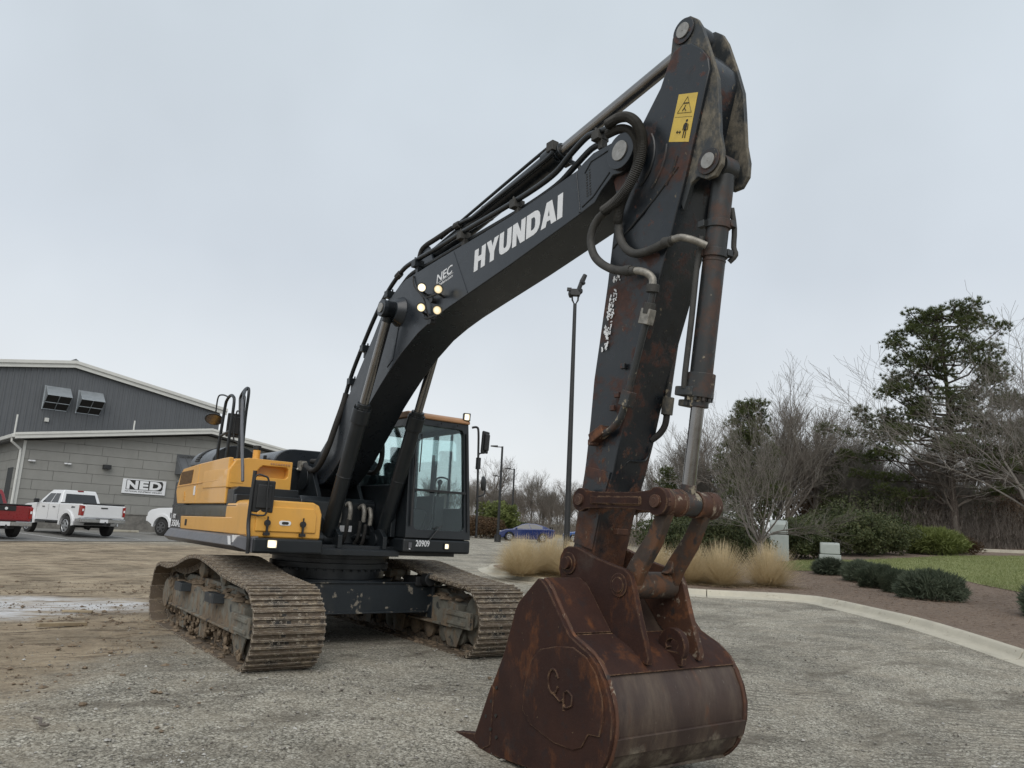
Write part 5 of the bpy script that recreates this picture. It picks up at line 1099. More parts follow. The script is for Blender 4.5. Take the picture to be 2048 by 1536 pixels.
for s in (-1, 1):
    b = MB(); b.prism(bk_side, s*YB-.022, s*YB+.022); o = b.build('side_plate', m_rust, BK, .006)
    pl = [(5.57, .69), (5.75, .735), (5.93, .755), (6.07, .71), (6.17, .62), (6.235, .48), (6.25, .36), (6.215, .24), (6.11, .23), (6.05, .14), (5.96, .10), (5.75, .10), (5.49, .16), (5.39, .24), (5.40, .41), (5.47, .60)]
    b = MB(); b.prism(pl, YB+.018, YB+.032) if s > 0 else b.prism(pl, -YB-.032, -YB-.018); b.build('side_wear_plate', m_rust, o, .006)
    b = MB(); b.prism([(4.78, -.08), (4.98, .34), (5.02, .32), (5.0, -.1), (4.86, -.165)], s*YB-.03, s*YB+.03); b.build('side_cutter', m_rust, o, .006)
    for (x, z) in ((4.93, .10), (5.0, .02), (4.99, .22), (5.06, .13), (5.05, .33), (5.08, -.02)):
        b = MB(); b.cyl((x, s*YB, z), (x, s*(YB+.033), z), .013, n=10); b.build('bolt_hole', m_ink, o)
    if s < 0:
        b = MB(); k = -YB-.033
        b.tube([(5.74+.055*math.cos(rad(a)), k, .50+.08*math.sin(rad(a))) for a in range(20, 341, 20)], .011, 6)
        b.tube([(5.86, k, .33), (5.86, k, .45), (5.90, k, .465), (5.945, k, .44), (5.945, k, .38), (5.90, k, .355), (5.86, k, .36)], .011, 6); b.tube([(5.74, k, .42), (5.82, k, .38), (5.86, k, .40)], .010, 6)
        b.build('raised_emblem', m_rust, o, 0, 60)
b = MB()
for i, (a0, a1, t) in enumerate(((9, 10, .016), (12, 13, .018), (14, 16, .02))):
    pass
def strip(i0, i1, t, u0=0., u1=1.):
    P = bk_out[i0:i1+1]; O = inset(P, -.001); Q = inset(P, t if inset(P, t)[0][0] > P[0][0] else -t); m = len(P); b = MB()
    V = [(p[0], y, p[1]) for y in (-YB+.024, YB-.024) for p in P]+[(p[0], y, p[1]) for y in (-YB+.024, YB-.024) for p in Q]; F = []
    for i in range(m-1):
        F += [(2*m+i, 2*m+i+1, 3*m+i+1, 3*m+i), (i, m+i, m+i+1, i+1)]
    for base in (0, m):
        for i in range(m-1): F.append((base+i, base+i+1, 2*m+base+i+1, 2*m+base+i))
    F += [(0, 2*m, 3*m, m), (m-1, 2*m-1, 4*m-1, 3*m-1)]
    return b.add(V, F).build('back_wear_strip', m_rustw, BK, .004)
strip(11, 12, .02); strip(14, 18, .022); 
b = MB(); b.prism([(5.88, .83), (5.96, .80), (6.08, .75), (6.18, .69), (6.235, .615), (6.21, .61), (6.15, .67), (6.06, .73), (5.95, .775)], -YB+.024, YB-.024); b.build('top_wear_plate', m_rust, BK, .004)
b = MB(); b.prism([(5.52, 1.19), (5.61, 1.145), (5.88, .835), (5.86, .82), (5.58, 1.12), (5.5, 1.17)], -YB+.024, -.29); b.build('top_plate', m_rust, BK, .004); b = MB(); b.prism([(5.52, 1.19), (5.61, 1.145), (5.88, .835), (5.86, .82), (5.58, 1.12), (5.5, 1.17)], .29, YB-.024); b.build('top_plate', m_rust, BK, .004)
ear = [(5.30, 1.14), (5.255, 1.24), (5.27, 1.34), (5.31, 1.40), (5.36, 1.42), (5.45, 1.42), (5.55, 1.39), (5.65, 1.355), (5.88, 1.305), (5.99, 1.285), (6.05, 1.25), (6.08, 1.19), (6.15, .97), (6.245, .71), (6.235, .66), (6.15, .68), (6.0, .75), (5.85, .85), (5.62, 1.11), (5.45, 1.12)]
for s in (-1, 1):
    b = MB(); b.prism(ear, s*.265-.025, s*.265+.025); o = b.build('hinge_plate', m_rusty if s > 0 else m_rust, BK, .008)
    b = MB(); b.cyl((5.385, s*.28, 1.29), (5.385, s*.305, 1.29), .085, n=24); b.cyl((5.385, s*.29, 1.29), (5.385, s*.345, 1.29), .048, n=18); b.build('hinge_pin', m_rust, o, .005); b = MB(); b.cyl((5.95, s*.28, 1.17), (5.95, s*.302, 1.17), .085, n=24); b.cyl((5.95, s*.30, 1.17), (5.95, s*.312, 1.17), .055, n=20); b.build('hinge_pin', m_rust, o, .005)
b = MB(); pr = arc(6.16, .765, .125, -40, 220, 20); hl = [(6.165+.055*math.cos(rad(a)), .775+.035*math.sin(rad(a))) for a in [-40+260*i/20 for i in range(21)]]
V = []; F = []; 
for y in (.03, .085):
    V += [(p[0], y, p[1]) for p in pr]+[(p[0], y, p[1]) for p in hl]
for i in range(20):
    F += [(i, i+1, 22+i, 21+i), (42+i, 63+i, 64+i, 43+i), (i, 42+i, 43+i, i+1), (21+i, 22+i, 64+i, 63+i)]
F += [(0, 21, 63, 42), (20, 62, 83, 41)]
b.add(V, F); b.bx(6.07, 6.26, .035, .08, .64, .73); b.build('lifting_eye', m_rust, BK, .006)
first = None
for k in range(5):
    y = -.62+k*.31
    b = MB(); b.prism([(4.98, -.17), (4.96, -.06), (4.80, -.06), (4.40, -.13), (4.38, -.15), (4.78, -.175)], -.05, .05, hw=lambda p: (-.055, .055) if p[0] > 4.7 else (-.042, .042))
    if first is None: first = b.build('tooth', m_rust, BK, .008); q = first
    else: q = first.copy(); COL.objects.link(q); q.parent = BK
    q.location.y = y
for s in (-1, 1):
    P_ = smooth_path([(p[0], s*(YB-.024), p[1]) for p in inset(bk_out, -.002)], 3); rnd = random.Random(5+s); b = MB(); b.tube(P_, [.013+.005*rnd.random() for _ in P_], 6); b.build('weld_bead', m_rusty, BK, 0, 60)
b = MB(); b.prism([(5.05, -.165), (4.80, -.165), (4.78, -.14), (5.05, -.11)], -YB, YB); b.build('cutting_lip', m_rust, BK, .006)
# ================================================================== VEHICLES
m_vwhite = pmat('white car paint', (.72, .73, .74), (.70, .71, .72), 2, .22, coat=.6, rvar=.03)
m_vred = pmat('red car paint', (.24, .012, .018), (.20, .010, .015), 2, .28, coat=.6, rvar=.03, layers=[dict(c=(.16, .09, .07), s=4, lo=.6, hi=.8, a=.3)])
m_vblue = pmat('blue car paint', (.010, .024, .115), (.008, .02, .095), 2, .2, coat=.6, rvar=.03)
m_vsky = pmat('sky blue car paint', (.06, .12, .30), (.05, .10, .26), 2, .2, coat=.6, rvar=.03)
m_vglass = pmat('dark car glass', (.012, .014, .016), (.018, .02, .022), 1, .06, spec=.8)
m_tyre = pmat('tyre rubber', (.016, .016, .016), (.028, .027, .025), 8, .8, 0, .2, 60)
m_rim = pmat('alloy rim', (.45, .46, .47), (.36, .37, .38), 10, .35, .7)
m_rimd = pmat('dark alloy rim', (.16, .16, .16), (.11, .11, .11), 10, .4, .6)
m_tail = pmat('red lamp lens', (.30, .012, .012), (.22, .01, .01), 10, .15, coat=.5)
m_bump = pmat('chrome bumper', (.50, .51, .52), (.42, .43, .44), 3, .2, .9)
def arch(cx, z, r, n=10): return [(cx+r*math.cos(rad(a)), z+r*math.sin(rad(a))) for a in [180*i/n for i in range(n+1)]]
def wheel(par, x, y, r, w, rimm, spokes=6):
    s = 1 if y > 0 else -1; o_y = y
    b = MB(); b.lathe((x, y-s*w/2, r), (0, s, 0), [(0, r*.62), (.01, r*.9), (.03, r*.98), (w*.5, r), (w-.03, r*.98), (w-.01, r*.9), (w, r*.68), (w-.03, r*.64)], 24); t = b.build('wheel', m_tyre, par)
    b = MB(); b.lathe((x, y+s*(w/2-.06), r), (0, s, 0), [(0, r*.66), (.045, r*.66), (.05, r*.60), (.015, r*.56), (.01, r*.2)], 24); b.build('rim_barrel', m_blk, t)
    b = MB()
    for k in range(spokes):
        a = 2*math.pi*k/spokes; c = Vector((x+.36*r*math.cos(a), y+s*(w/2-.01), r+.36*r*math.sin(a))); b.box(c, (r*.55, .03, r*.20), rotm('Y', -a))
    b.cyl((x, y+s*(w/2-.03), r), (x, y+s*(w/2+.015), r), r*.17, n=14)
    b.tube([(x+r*.60*math.cos(2*math.pi*k/24), y+s*(w/2-.01), r+r*.60*math.sin(2*math.pi*k/24)) for k in range(24)], .022, 6, closed=True); b.build('rim', rimm, t)
def quadpanel(mb, q, u0, u1, v0, v1, off, th=.02):
    A, B, C, D = [Vector(p) for p in q]; N = (B-A).cross(D-A).normalized()
    def at(u, v): return (A*(1-u)+B*u)*(1-v)+(D*(1-u)+C*u)*v
    V = [at(u, v)+N*off for u, v in ((u0, v0), (u1, v0), (u1, v1), (u0, v1))]; V += [p-N*th for p in V]
    mb.add(V, [(0, 1, 2, 3), (7, 6, 5, 4), (0, 4, 5, 1), (1, 5, 6, 2), (2, 6, 7, 3), (3, 7, 4, 0)])
def pickup(name, loc, rz_, paint, label, lift=.12, L=1.0, rimm=None, full=True, cat='pickup truck', tail_black=False, group=None):
    o = empty(name, loc, rz_, label, cat, group); z = lift; rimm = rimm or m_rim
    fx, rx, wr = 1.70*L, -1.54*L, .40
    P = [(-2.62*L, .62+z), (-2.62*L, 1.14+z), (-2.55*L, 1.18+z), (-.72*L, 1.18+z), (1.15*L, 1.18+z), (2.0*L, 1.13+z), (2.42*L, 1.04+z), (2.60*L, .90+z), (2.62*L, .50+z), (2.45*L, .42+z)]
    P += arch(fx, wr+.02, .49)[0:]
    P += [(fx-.55, .45+z), (rx+.55, .45+z)]
    P += arch(rx, wr+.02, .49)
    P += [(-2.2*L, .56+z)]
    b = MB(); b.prism(P, -.90, .90); b.build('body', paint, o, .045, seg=3)
    for s in (-1, 1):
        for cx in (fx, rx):
            A = arch(cx, wr+.02, .485, 12); Bq = arch(cx, wr+.04, .60, 12); V = []; F = []
            for y in (s*.89, s*.955): V += [(p[0], y, p[1]) for p in A]+[(p[0], y, p[1]) for p in Bq]
            n = 13
            for i in range(n-1): F += [(i, i+1, n+i+1, n+i), (2*n+i, 3*n+i, 3*n+i+1, 2*n+i+1), (n+i, n+i+1, 3*n+i+1, 3*n+i), (i, 2*n+i, 2*n+i+1, i+1)]
            MB().add(V, F).build('fender_flare', paint, o, .01)
    zb, zt = 1.17+z, 1.74+z
    bl = [(-.74*L, -.84, zb), (1.18*L, -.84, zb), (1.18*L, .84, zb), (-.74*L, .84, zb)]; tp = [(-.52*L, -.66, zt), (.42*L, -.66, zt), (.42*L, .66, zt), (-.52*L, .66, zt)]
    b = MB(); md = [tuple(a*.25+c*.75 for a, c in zip(p, q)) for p, q in zip(bl, tp)]; md = [(m[0], m[1]*1.03, m[2]) for m in md]
    b.add(bl+md+tp, [(0, 1, 5, 4), (1, 2, 6, 5), (2, 3, 7, 6), (3, 0, 4, 7), (4, 5, 9, 8), (5, 6, 10, 9), (6, 7, 11, 10), (7, 4, 8, 11), (8, 9, 10, 11), (3, 2, 1, 0)])
    cb = b.build('cab_shell', paint, o, .04, seg=3)
    b = MB(); quadpanel(b, [bl[3], bl[0], md[0], md[3]], .09, .91, .12, .96, .012); b.build('rear_window', m_vglass, cb, .01)
    b = MB(); quadpanel(b, [bl[1], bl[2], md[2], md[1]], .06, .94, .08, .98, .012); b.build('windshield', m_vglass, cb, .01)
    for s in (-1, 1):
        q = [bl[0], bl[1], md[1], md[0]] if s < 0 else [bl[2], bl[3], md[3], md[2]]
        for (u0, u1) in ((.13, .43), (.47, .84)):
            if s > 0: u0, u1 = 1-u1, 1-u0
            b = MB(); quadpanel(b, q, u0, u1, .07, .97, .012); b.build('side_window', m_vglass, cb, .01)
        b = MB(); b.box((.98*L, s*1.02, 1.25+z), (.12, .20, .17)); b.build('door_mirror', m_blk, o, .03)
        for x in (.52, -.38):
            b = MB(); b.box((x*L, s*.915, 1.02+z), (.18, .03, .035)); b.build('door_handle', m_blk, o, .006)
        b = MB(); b.bx(-.95*L, 1.05*L, min(s*.86, s*.93), max(s*.86, s*.93), .40+z, .45+z); b.build('sill', m_blk, o)
        for x in (1.12, .1, -.78):
            b = MB(); b.bx(x*L-.006, x*L+.006, min(s*.898, s*.903), max(s*.898, s*.903), .52+z, 1.15+z); b.build('door_gap', m_ink, o)
        b = MB(); b.prism([(s*.905, .72+z), (s*.80, .72+z), (s*.78, 1.10+z), (s*.905, 1.13+z)], -2.64*L, -2.40*L, axis='x'); t = b.build('tail_lamp', m_tail, o, .01)
        b = MB(); b.prism([(s*.88, .90+z), (s*.82, .90+z), (s*.82, .99+z), (s*.88, .99+z)], -2.655*L, -2.63*L, axis='x'); b.build('reverse_lens', m_white, t)
        b = MB(); b.prism([(s*.86, .78+z), (s*.45, .80+z), (s*.45, .96+z), (s*.86, 1.0+z)], 2.52*L, 2.62*L, axis='x'); b.build('head_lamp', m_bump, o, .01)
    b = MB(); b.bx(-2.60*L, -.76*L, -.86, .86, 1.175+z, 1.225+z); b.build('bed_cover', m_blk, o, .015)
    b = MB(); b.bx(-2.645*L, -2.60*L, -.76, .76, .66+z, 1.145+z); b.build('tailgate', paint, o, .015)
    b = MB(); b.bx(-2.66*L, -2.64*L, -.14, .14, 1.02+z, 1.07+z); b.build('tailgate_handle', m_blk, o, .006)
    if tail_black:
        b = MB(); b.bx(-2.665*L, -2.64*L, -.32, .32, .98+z, 1.16+z); b.build('tailgate_trim', m_blk, o, .01); b = MB(); b.cyl((-2.66*L, 0, 1.06+z), (-2.675*L, 0, 1.06+z), .05, n=18); b.build('badge', m_white, o)
    b = MB(); b.prism([(-2.74*L, .46+z), (-2.60*L, .44+z), (-2.60*L, .62+z), (-2.74*L, .62+z)], -.90, .90); b.bx(-2.62*L, -2.3*L, -.91, -.84, .46+z, .60+z); b.bx(-2.62*L, -2.3*L, .84, .91, .46+z, .60+z); bp = b.build('rear_bumper', m_bump, o, .02)
    b = MB(); b.bx(-2.765*L, -2.74*L, -.16, .16, .46+z, .60+z); b.build('licence_plate', m_white, bp)
    b = MB(); b.bx(-2.755*L, -2.735*L, -.34, .34, .60+z, .625+z); b.build('bumper_step', m_blk, bp)
    b = MB(); b.box((-2.8*L, 0, .40+z), (.25, .06, .06)); b.cyl((-2.86*L, 0, .43+z), (-2.86*L, 0, .50+z), .03, n=8); b.build('tow_hitch', m_blk, o)
    b = MB(); b.bx(-2.45*L, 2.3*L, -.45, .45, .34+z, .56+z); b.cyl((rx, -.8, wr), (rx, .8, wr), .06, n=10); b.blob((rx, 0, wr), .14, 10, 8); b.build('chassis', m_blk, o)
    b = MB(); b.bx(2.55*L, 2.68*L, -.88, .88, .48+z, .72+z); b.build('front_bumper', paint, o, .03)
    b = MB(); b.bx(2.60*L, 2.64*L, -.44, .44, .76+z, 1.0+z); b.build('grille', m_blk, o)
    b = MB(); b.bx(-.56*L, -.50*L, -.12, .12, zt-.05, zt-.0); b.build('brake_light', m_tail, o, .008)
    for x in (fx, rx):
        for s in (-1, 1): wheel(o, x, s*.80, wr, .27, rimm)
    return o
hd = rad(200)
TW = pickup('pickup_truck', (-27.85, -.13, H(-27.85, -.13)+.012), hd, m_vwhite, 'white four door pickup with a black bed cover parked between white lines')
textmesh('TRD', m_ink, TW, (-1.95, .903, 1.17), (1, 0, 0), (0, 0, 1), .3, .07, .01) if False else None
b = MB(); b.prism([(-2.10, 1.18), (-1.80, 1.20), (-1.78, 1.12), (-2.06, 1.13)], .899, .905); b.build('bed_decal', m_skirt, TW)
pickup('pickup_truck', (-23.33-.94*1.62, -3.1-.34*1.62, H(-24.9, -3.6)+.012), hd, m_vred, 'red pickup with a black tailgate handle panel, cut off by the picture edge', lift=-.02, tail_black=True)
FR = pickup('pickup_truck', (-28.75, 5.7, H(-28.75, 5.7)+.012), rad(213), m_vwhite, 'white work pickup half hidden behind the excavator counterweight', lift=.18, L=1.08, rimm=m_rimd)
b = MB(); b.bx(.25, .75, .905, .912, .86, 1.08); b.build('door_sign', m_white, FR); textmesh('NED', m_ink, FR, (.72, .914, .89), (-1, 0, 0), (0, 0, 1), .44, .15, .02)
b = MB(); b.prism([(1.30, 1.10), (1.38, 1.12), (1.36, .86), (1.32, .88)], .90, .908); b.build('fender_vent', m_blk, FR)
def coupe(name, loc, rz_, paint, label, rimm=m_rim):
    o = empty(name, loc, rz_, label, 'car'); fx, rx, wr = 1.32, -1.28, .31
    P = [(-2.18, .42), (-2.22, .62), (-2.20, .93), (-2.05, 1.0), (-1.75, 1.02), (1.0, .93), (1.65, .86), (2.05, .70), (2.16, .52), (2.14, .28), (1.9, .2)]
    P += arch(fx, wr, .36)+[(fx-.40, .17), (rx+.40, .17)]+arch(rx, wr, .36)+[(-1.9, .24)]
    b = MB(); b.prism(P, -.86, .86); b.build('body', paint, o, .07, seg=4)
    sec = [(-1.95, .98, .70), (-1.45, 1.20, .60), (-.75, 1.37, .56), (-.1, 1.385, .57), (.35, 1.30, .60), (1.12, .92, .74)]
    V = []; F = []; n = len(sec)
    for x, zz, w in sec: V += [(x, -w, zz), (x, w, zz), (x, -.80, .92), (x, .80, .92)]
    for i in range(n-1): a, c = 4*i, 4*i+4; F += [(a, c, c+1, a+1), (a, a+2, c+2, c), (a+1, c+1, c+3, a+3)]
    b = MB(); b.add(V, F); cb = b.build('roof_shell', paint, o, .02)
    for s in (-1, 1):
        b = MB(); b.add([(.95, s*.785, .955), (.36, s*.635, 1.245), (-.12, s*.615, 1.33), (-.30, s*.805, .955)], [(0, 1, 2, 3)]); b.add([(-.38, s*.805, .955), (-.18, s*.615, 1.33), (-.72, s*.605, 1.315), (-1.20, s*.70, 1.12), (-1.25, s*.78, .97)], [(0, 1, 2, 3, 4)]); b.build('side_window', m_vglass, cb, 0, 0)
        b = MB(); b.box((.82, s*.90, .98), (.14, .14, .11)); b.build('door_mirror', paint, o, .03)
        b = MB(); b.bx(-2.21, -2.0, min(s*.5, s*.84), max(s*.5, s*.84), .72, .88); b.build('tail_lamp', m_tail, o, .02)
        b = MB(); b.bx(1.9, 2.1, min(s*.5, s*.82), max(s*.5, s*.82), .62, .74); b.build('head_lamp', m_bump, o, .02)
        b = MB(); b.bx(-.45, -.435, min(s*.858, s*.863), max(s*.858, s*.863), .30, .93); b.bx(.92, .935, min(s*.858, s*.863), max(s*.858, s*.863), .30, .9); b.build('door_gap', m_ink, o)
    b = MB(); b.add([(1.06, -.70, .975), (1.06, .70, .975), (.40, .58, 1.295), (.40, -.58, 1.295)], [(0, 1, 2, 3)]); b.build('windshield', m_vglass, cb, 0, 0)
    b = MB(); b.add([(-.80, -.53, 1.372), (-.80, .53, 1.372), (-1.85, .62, 1.04), (-1.85, -.62, 1.04)], [(0, 1, 2, 3)]); b.build('rear_window', m_vglass, cb, 0, 0)
    b = MB(); b.bx(-2.15, -1.95, -.72, .72, 1.13, 1.17); b.bx(-2.08, -2.0, -.6, -.54, 1.0, 1.15); b.bx(-2.08, -2.0, .54, .6, 1.0, 1.15); b.build('spoiler', m_blk, o, .01)
    for x in (fx, rx):
        for s in (-1, 1): wheel(o, x, s*.75, wr, .21, rimm, 5)
    return o
coupe('car', (-38.3, 32.2, H(-38.3, 32.2)), rad(240), m_vblue, 'dark blue coupe with a rear spoiler parked beyond the tall dry grasses')
coupe('car', (-41.5, 41.5, H(-41.5, 41.5)), rad(236), m_vsky, 'lighter blue car glimpsed between the tall dark pole and the rusty arm')
# red box vehicle tail beside the cab mirror post
o = empty('utility_trailer', (-46, 29.6, H(-46, 29.6)), rad(236), 'small red and white trailer glimpsed beside the excavator cab', 'trailer')
b = MB(); b.bx(-1.3, 1.3, -.8, .8, 1.15, 1.95); b.build('box_body', m_vred, o, .05); b = MB(); b.bx(-1.35, 1.35, -.82, .82, .75, 1.15); b.build('bed', m_vwhite, o, .02)
for s in (-1, 1):
    wheel(o, 0, s*.8, .36, .22, m_rim); b = MB(); b.bx(-1.38, -1.34, min(s*.5, s*.75), max(s*.5, s*.75), .85, 1.0); b.build('tail_lamp', m_tail, o)
b = MB(); b.tube([(1.3, 0, .8), (2.4, 0, .6)], .05, 6); b.build('drawbar', m_blk, o)
# ================================================================== POLES AND BOXES
m_pole = pmat('black pole', (.012, .013, .014), (.02, .021, .022), 3, .5)
def lamp_pole(loc, h, arm, label, r=.08, rz_=0):
    o = empty('street_lamp', loc, rz_, label, 'street lamp', 'street lamps by the far car park')
    b = MB(); b.cyl((0, 0, 0), (0, 0, h), r, r*.75, n=10); b.cyl((0, 0, 0), (0, 0, .5), r*2.4, n=12); b.build('pole', m_pole, o)
    b = MB(); b.box((arm*.5, 0, h-.05), (arm, .06, .06)); b.build('arm', m_pole, o)
    b = MB(); b.prism([(arm*.6, h-.08), (arm*1.55, h-.04), (arm*1.55, h+.02), (arm*.6, h+.05)], -.16, .16); b.build('lamp_head', m_pole, o, .01)
def lampat(px, d, ytop): pass
LAB = 'thin black street lamp with a flat head among the bare trees'
lamp_pole((-34.75, 27.1, H(-34.75, 27.1)), 6.75, .55, 'tallest black street lamp, its flat head over the hedge end', .10, rad(236))
lamp_pole((-46.45, 36.75, H(-46.45, 36.75)), 6.2, .55, 'black street lamp rising behind the blue coupe roof', .10, rad(236))
lamp_pole((-57.8, 43.2, H(-57.8, 43.2)), 6.2, .55, 'smallest black street lamp, beside the excavator mirror post', .10, rad(236))
o = empty('camera_pole', (-7.9, 10.85, HB(-7.9, 10.85)), rad(-125), 'tall slim black pole with a cluster of brackets on top, standing among dry grasses', 'pole')
b = MB(); b.cyl((0, 0, -.1), (0, 0, 8.45), .098, .056, n=14); b.cyl((0, 0, -.1), (0, 0, .35), .2, n=14); b.build('pole_shaft', m_pole, o)
cz = .72
b = MB(); b.tube([(-.10, 0, 8.0+cz), (-.09, 0, 7.85+cz), (0, 0, 7.68+cz), (.09, 0, 7.85+cz), (.10, 0, 8.0+cz)], .03, 6); b.build('yoke', m_pole, o)
b = MB(); b.box((0, 0, 8.10+cz), (.30, .22, .20)); b.blob((.14, -.02, 8.06+cz), .11, 8, 6); b.blob((-.12, .02, 8.16+cz), .11, 8, 6); b.box((.2, 0, 8.2+cz), (.14, .1, .1)); b.build('bracket_block', m_pole, o, .02)
b = MB(); b.cyl((-.10, 0, 8.2+cz), (-.20, 0, 8.50+cz), .07, n=8); b.blob((-.20, 0, 8.44+cz), (.11, .09, .07), 8, 6); b.cyl((-.20, 0, 8.48+cz), (-.30, 0, 8.72+cz), .085, .07, n=8); b.build('camera_head', m_pole, o, .01)
m_ugreen = pmat('pale green steel cabinet', (.33, .36, .34), (.29, .32, .30), 3, .5, layers=[dict(c=(.20, .20, .17), s=3, lo=.6, hi=.8, a=.4)])
def cabinet(name, loc, rz_, w, d, h, label, dome=.25):
    o = empty(name, loc, rz_, label, 'utility box')
    b = MB(); b.prism([(-w/2, 0), (w/2, 0), (w/2*.94, h*.36), (-w/2*.94, h*.36)], -d/2, d/2); b.build('base', m_ugreen, o, .03)
    b = MB(); b.prism([(-w/2*.92, h*.37), (w/2*.92, h*.37), (w/2*.84, h*.92), (w/2*.70, h), (-w/2*.70, h), (-w/2*.84, h*.92)], -d/2*.92, d/2*.92); b.build('hood', m_ugreen, o, .05, seg=3)
cabinet('utility_box', (-9.75, 27.75, HB(-9.75, 27.75)), rad(125), 1.12, .9, .82, 'low pale green utility box in front of dark evergreen shrubs')
o = empty('utility_cabinet', (-10.9, 25.7, HB(-10.9, 25.7)), rad(125), 'tall pale utility cabinet behind a bare tree trunk', 'utility box')
b = MB(); b.prism([(-.55, 0), (.55, 0), (.42, 1.15), (-.42, 1.15)], -.4, .4); b.build('base', m_ugreen, o, .03); b = MB(); b.prism([(-.43, 1.17), (.43, 1.17), (.40, 1.6), (.25, 1.78), (-.25, 1.78), (-.40, 1.6)], -.38, .38); b.build('hood', m_ugreen, o, .05)
# ================================================================== VEGETATION
m_bark = pmat('grey bark', (.185, .168, .145), (.125, .112, .097), 6, .9, 0, .4, 30)
m_bark2 = pmat('brown bark', (.165, .142, .12), (.11, .094, .08), 6, .9, 0, .4, 30)
m_barkd = pmat('dark pine bark', (.075, .058, .047), (.040, .031, .026), 6, .95, 0, .5, 20)
def leafmat(name, c1, c2, c3, tr=.25):
    T = NT(name); v = T.coord('Object'); n1 = T.noise(v, 1.3, 4); n2 = T.noise(v, 16, 3)
    c = T.mix(T.mr(n1, .35, .65), c1, c2); c = T.mix(T.mr(n2, .5, .75), c, c3); T.set(Base_Color=c, Roughness=.6, Specular_IOR_Level=.25)
    t = T.n('ShaderNodeBsdfTranslucent'); T.l(c, t.inputs[0]); mx = T.n('ShaderNodeMixShader'); mx.inputs[0].default_value = tr; T.l(T.b.outputs[0], mx.inputs[1]); T.l(t.outputs[0], mx.inputs[2]); T.l(mx.outputs[0], T.out.inputs[0]); return T.m
m_needle = leafmat('pine needles', (.060, .080, .030), (.094, .112, .040), (.155, .16, .058), .4)
m_holly = leafmat('dark evergreen leaves', (.046, .062, .027), (.080, .094, .040), (.16, .145, .058), .3)
m_hollyw = leafmat('bright green leaves', (.095, .12, .034), (.13, .155, .045), (.21, .215, .07))
m_jun = leafmat('blue green juniper', (.055, .072, .046), (.088, .108, .070), (.17, .185, .125), .3)
m_straw = leafmat('dry straw grass', (.60, .49, .31), (.50, .40, .24), (.72, .62, .43), .35)
m_grassb = leafmat('grass blade', (.16, .19, .07), (.23, .255, .105), (.36, .345, .19), .35)
m_brown = leafmat('brown dead leaves', (.10, .062, .033), (.075, .048, .028), (.15, .082, .035))
class TB:                                    # light three sided branch builder
    def __init__(s): s.v = []; s.f = []
    def seg(s, p, q, r0, r1, n=3):
        d = q-p
        if d.length < 1e-5: return
        d = d.normalized(); a = d.orthogonal().normalized(); c = d.cross(a); b = len(s.v)
        for o_, r in ((p, r0), (q, r1)):
            for k in range(n): t = 2*math.pi*k/n; w = o_+(a*math.cos(t)+c*math.sin(t))*r; s.v.append((w.x, w.y, w.z))
        for k in range(n): j = (k+1) % n; s.f.append((b+k, b+j, b+n+j, b+n+k))
def grow(tb, rnd, p, d, L, r, lev, maxl, up=.15, spread=.7, kidsn=(3, 5), tips=None, rmin=.004, n0=6):
    ns = 5 if lev == 0 else (4 if lev < 3 else 2); path = [(p, r)]
    for i in range(ns):
        j = Vector((rnd.gauss(0, 1), rnd.gauss(0, 1), rnd.gauss(0, 1)))*(.08 if lev == 0 else .17); d = (d+j+Vector((0, 0, up*.25))).normalized(); q = p+d*(L/ns); r2 = max(rmin, r*(1-.55*(i+1)/ns) if lev else r*(1-.45*(i+1)/ns))
        tb.seg(p, q, path[-1][1], r2, n0 if lev == 0 else (5 if lev == 1 else 3)); p = q; path.append((p, r2))
    if lev >= maxl:
        if tips is not None: tips.append((p, d))
        return
    n = rnd.randint(*kidsn)
    for k in range(n+(2 if lev == 0 else 0)):
        t = rnd.uniform(.35 if lev else .5, 1.0); i = min(ns-1, int(t*ns)); pp = path[i][0].lerp(path[i+1][0], t*ns-i); rr = path[i][1]
        ax = Vector((rnd.gauss(0, 1), rnd.gauss(0, 1), rnd.gauss(0, .6))); ax = (ax-d*ax.dot(d)).normalized(); nd = (d*(1-spread*.6)+ax*spread+Vector((0, 0, up))).normalized()
        grow(tb, rnd, pp, nd, L*rnd.uniform(.52, .78), max(rmin, rr*rnd.uniform(.5, .72)), lev+1, maxl, up, spread, kidsn, tips, rmin)
    grow(tb, rnd, p, d, L*rnd.uniform(.6, .8), max(rmin, path[-1][1]), lev+1, maxl, up, spread, kidsn, tips, rmin)
def bare_mesh(seed, h, r, trunk=.3, maxl=5, spread=.65, up=.2, kidsn=(3, 4), rmin=.006, lean=0.):
    rnd = random.Random(seed); tb = TB(); L = h*trunk
    grow(tb, rnd, Vector((0, 0, -.15)), Vector((lean, 0, 1)).normalized(), L, r, 0, maxl, up, spread, kidsn, None, rmin)
    zm = max(v[2] for v in tb.v); k = h/zm; me = bpy.data.meshes.new('trunk_and_branches'); me.from_pydata([(v[0]*k, v[1]*k, v[2]*k) for v in tb.v], [], tb.f); return me
def tree_of(name, me, mat, loc, rz_, sc, label, group=None, part='branches'):
    o = empty(name, loc, rz_, label, 'tree', group); o.scale = sc if isinstance(sc, tuple) else (sc, sc, sc)
    if not me.materials: me.materials.append(mat)
    q = bpy.data.objects.new(part, me); COL.objects.link(q); q.parent = o; return o
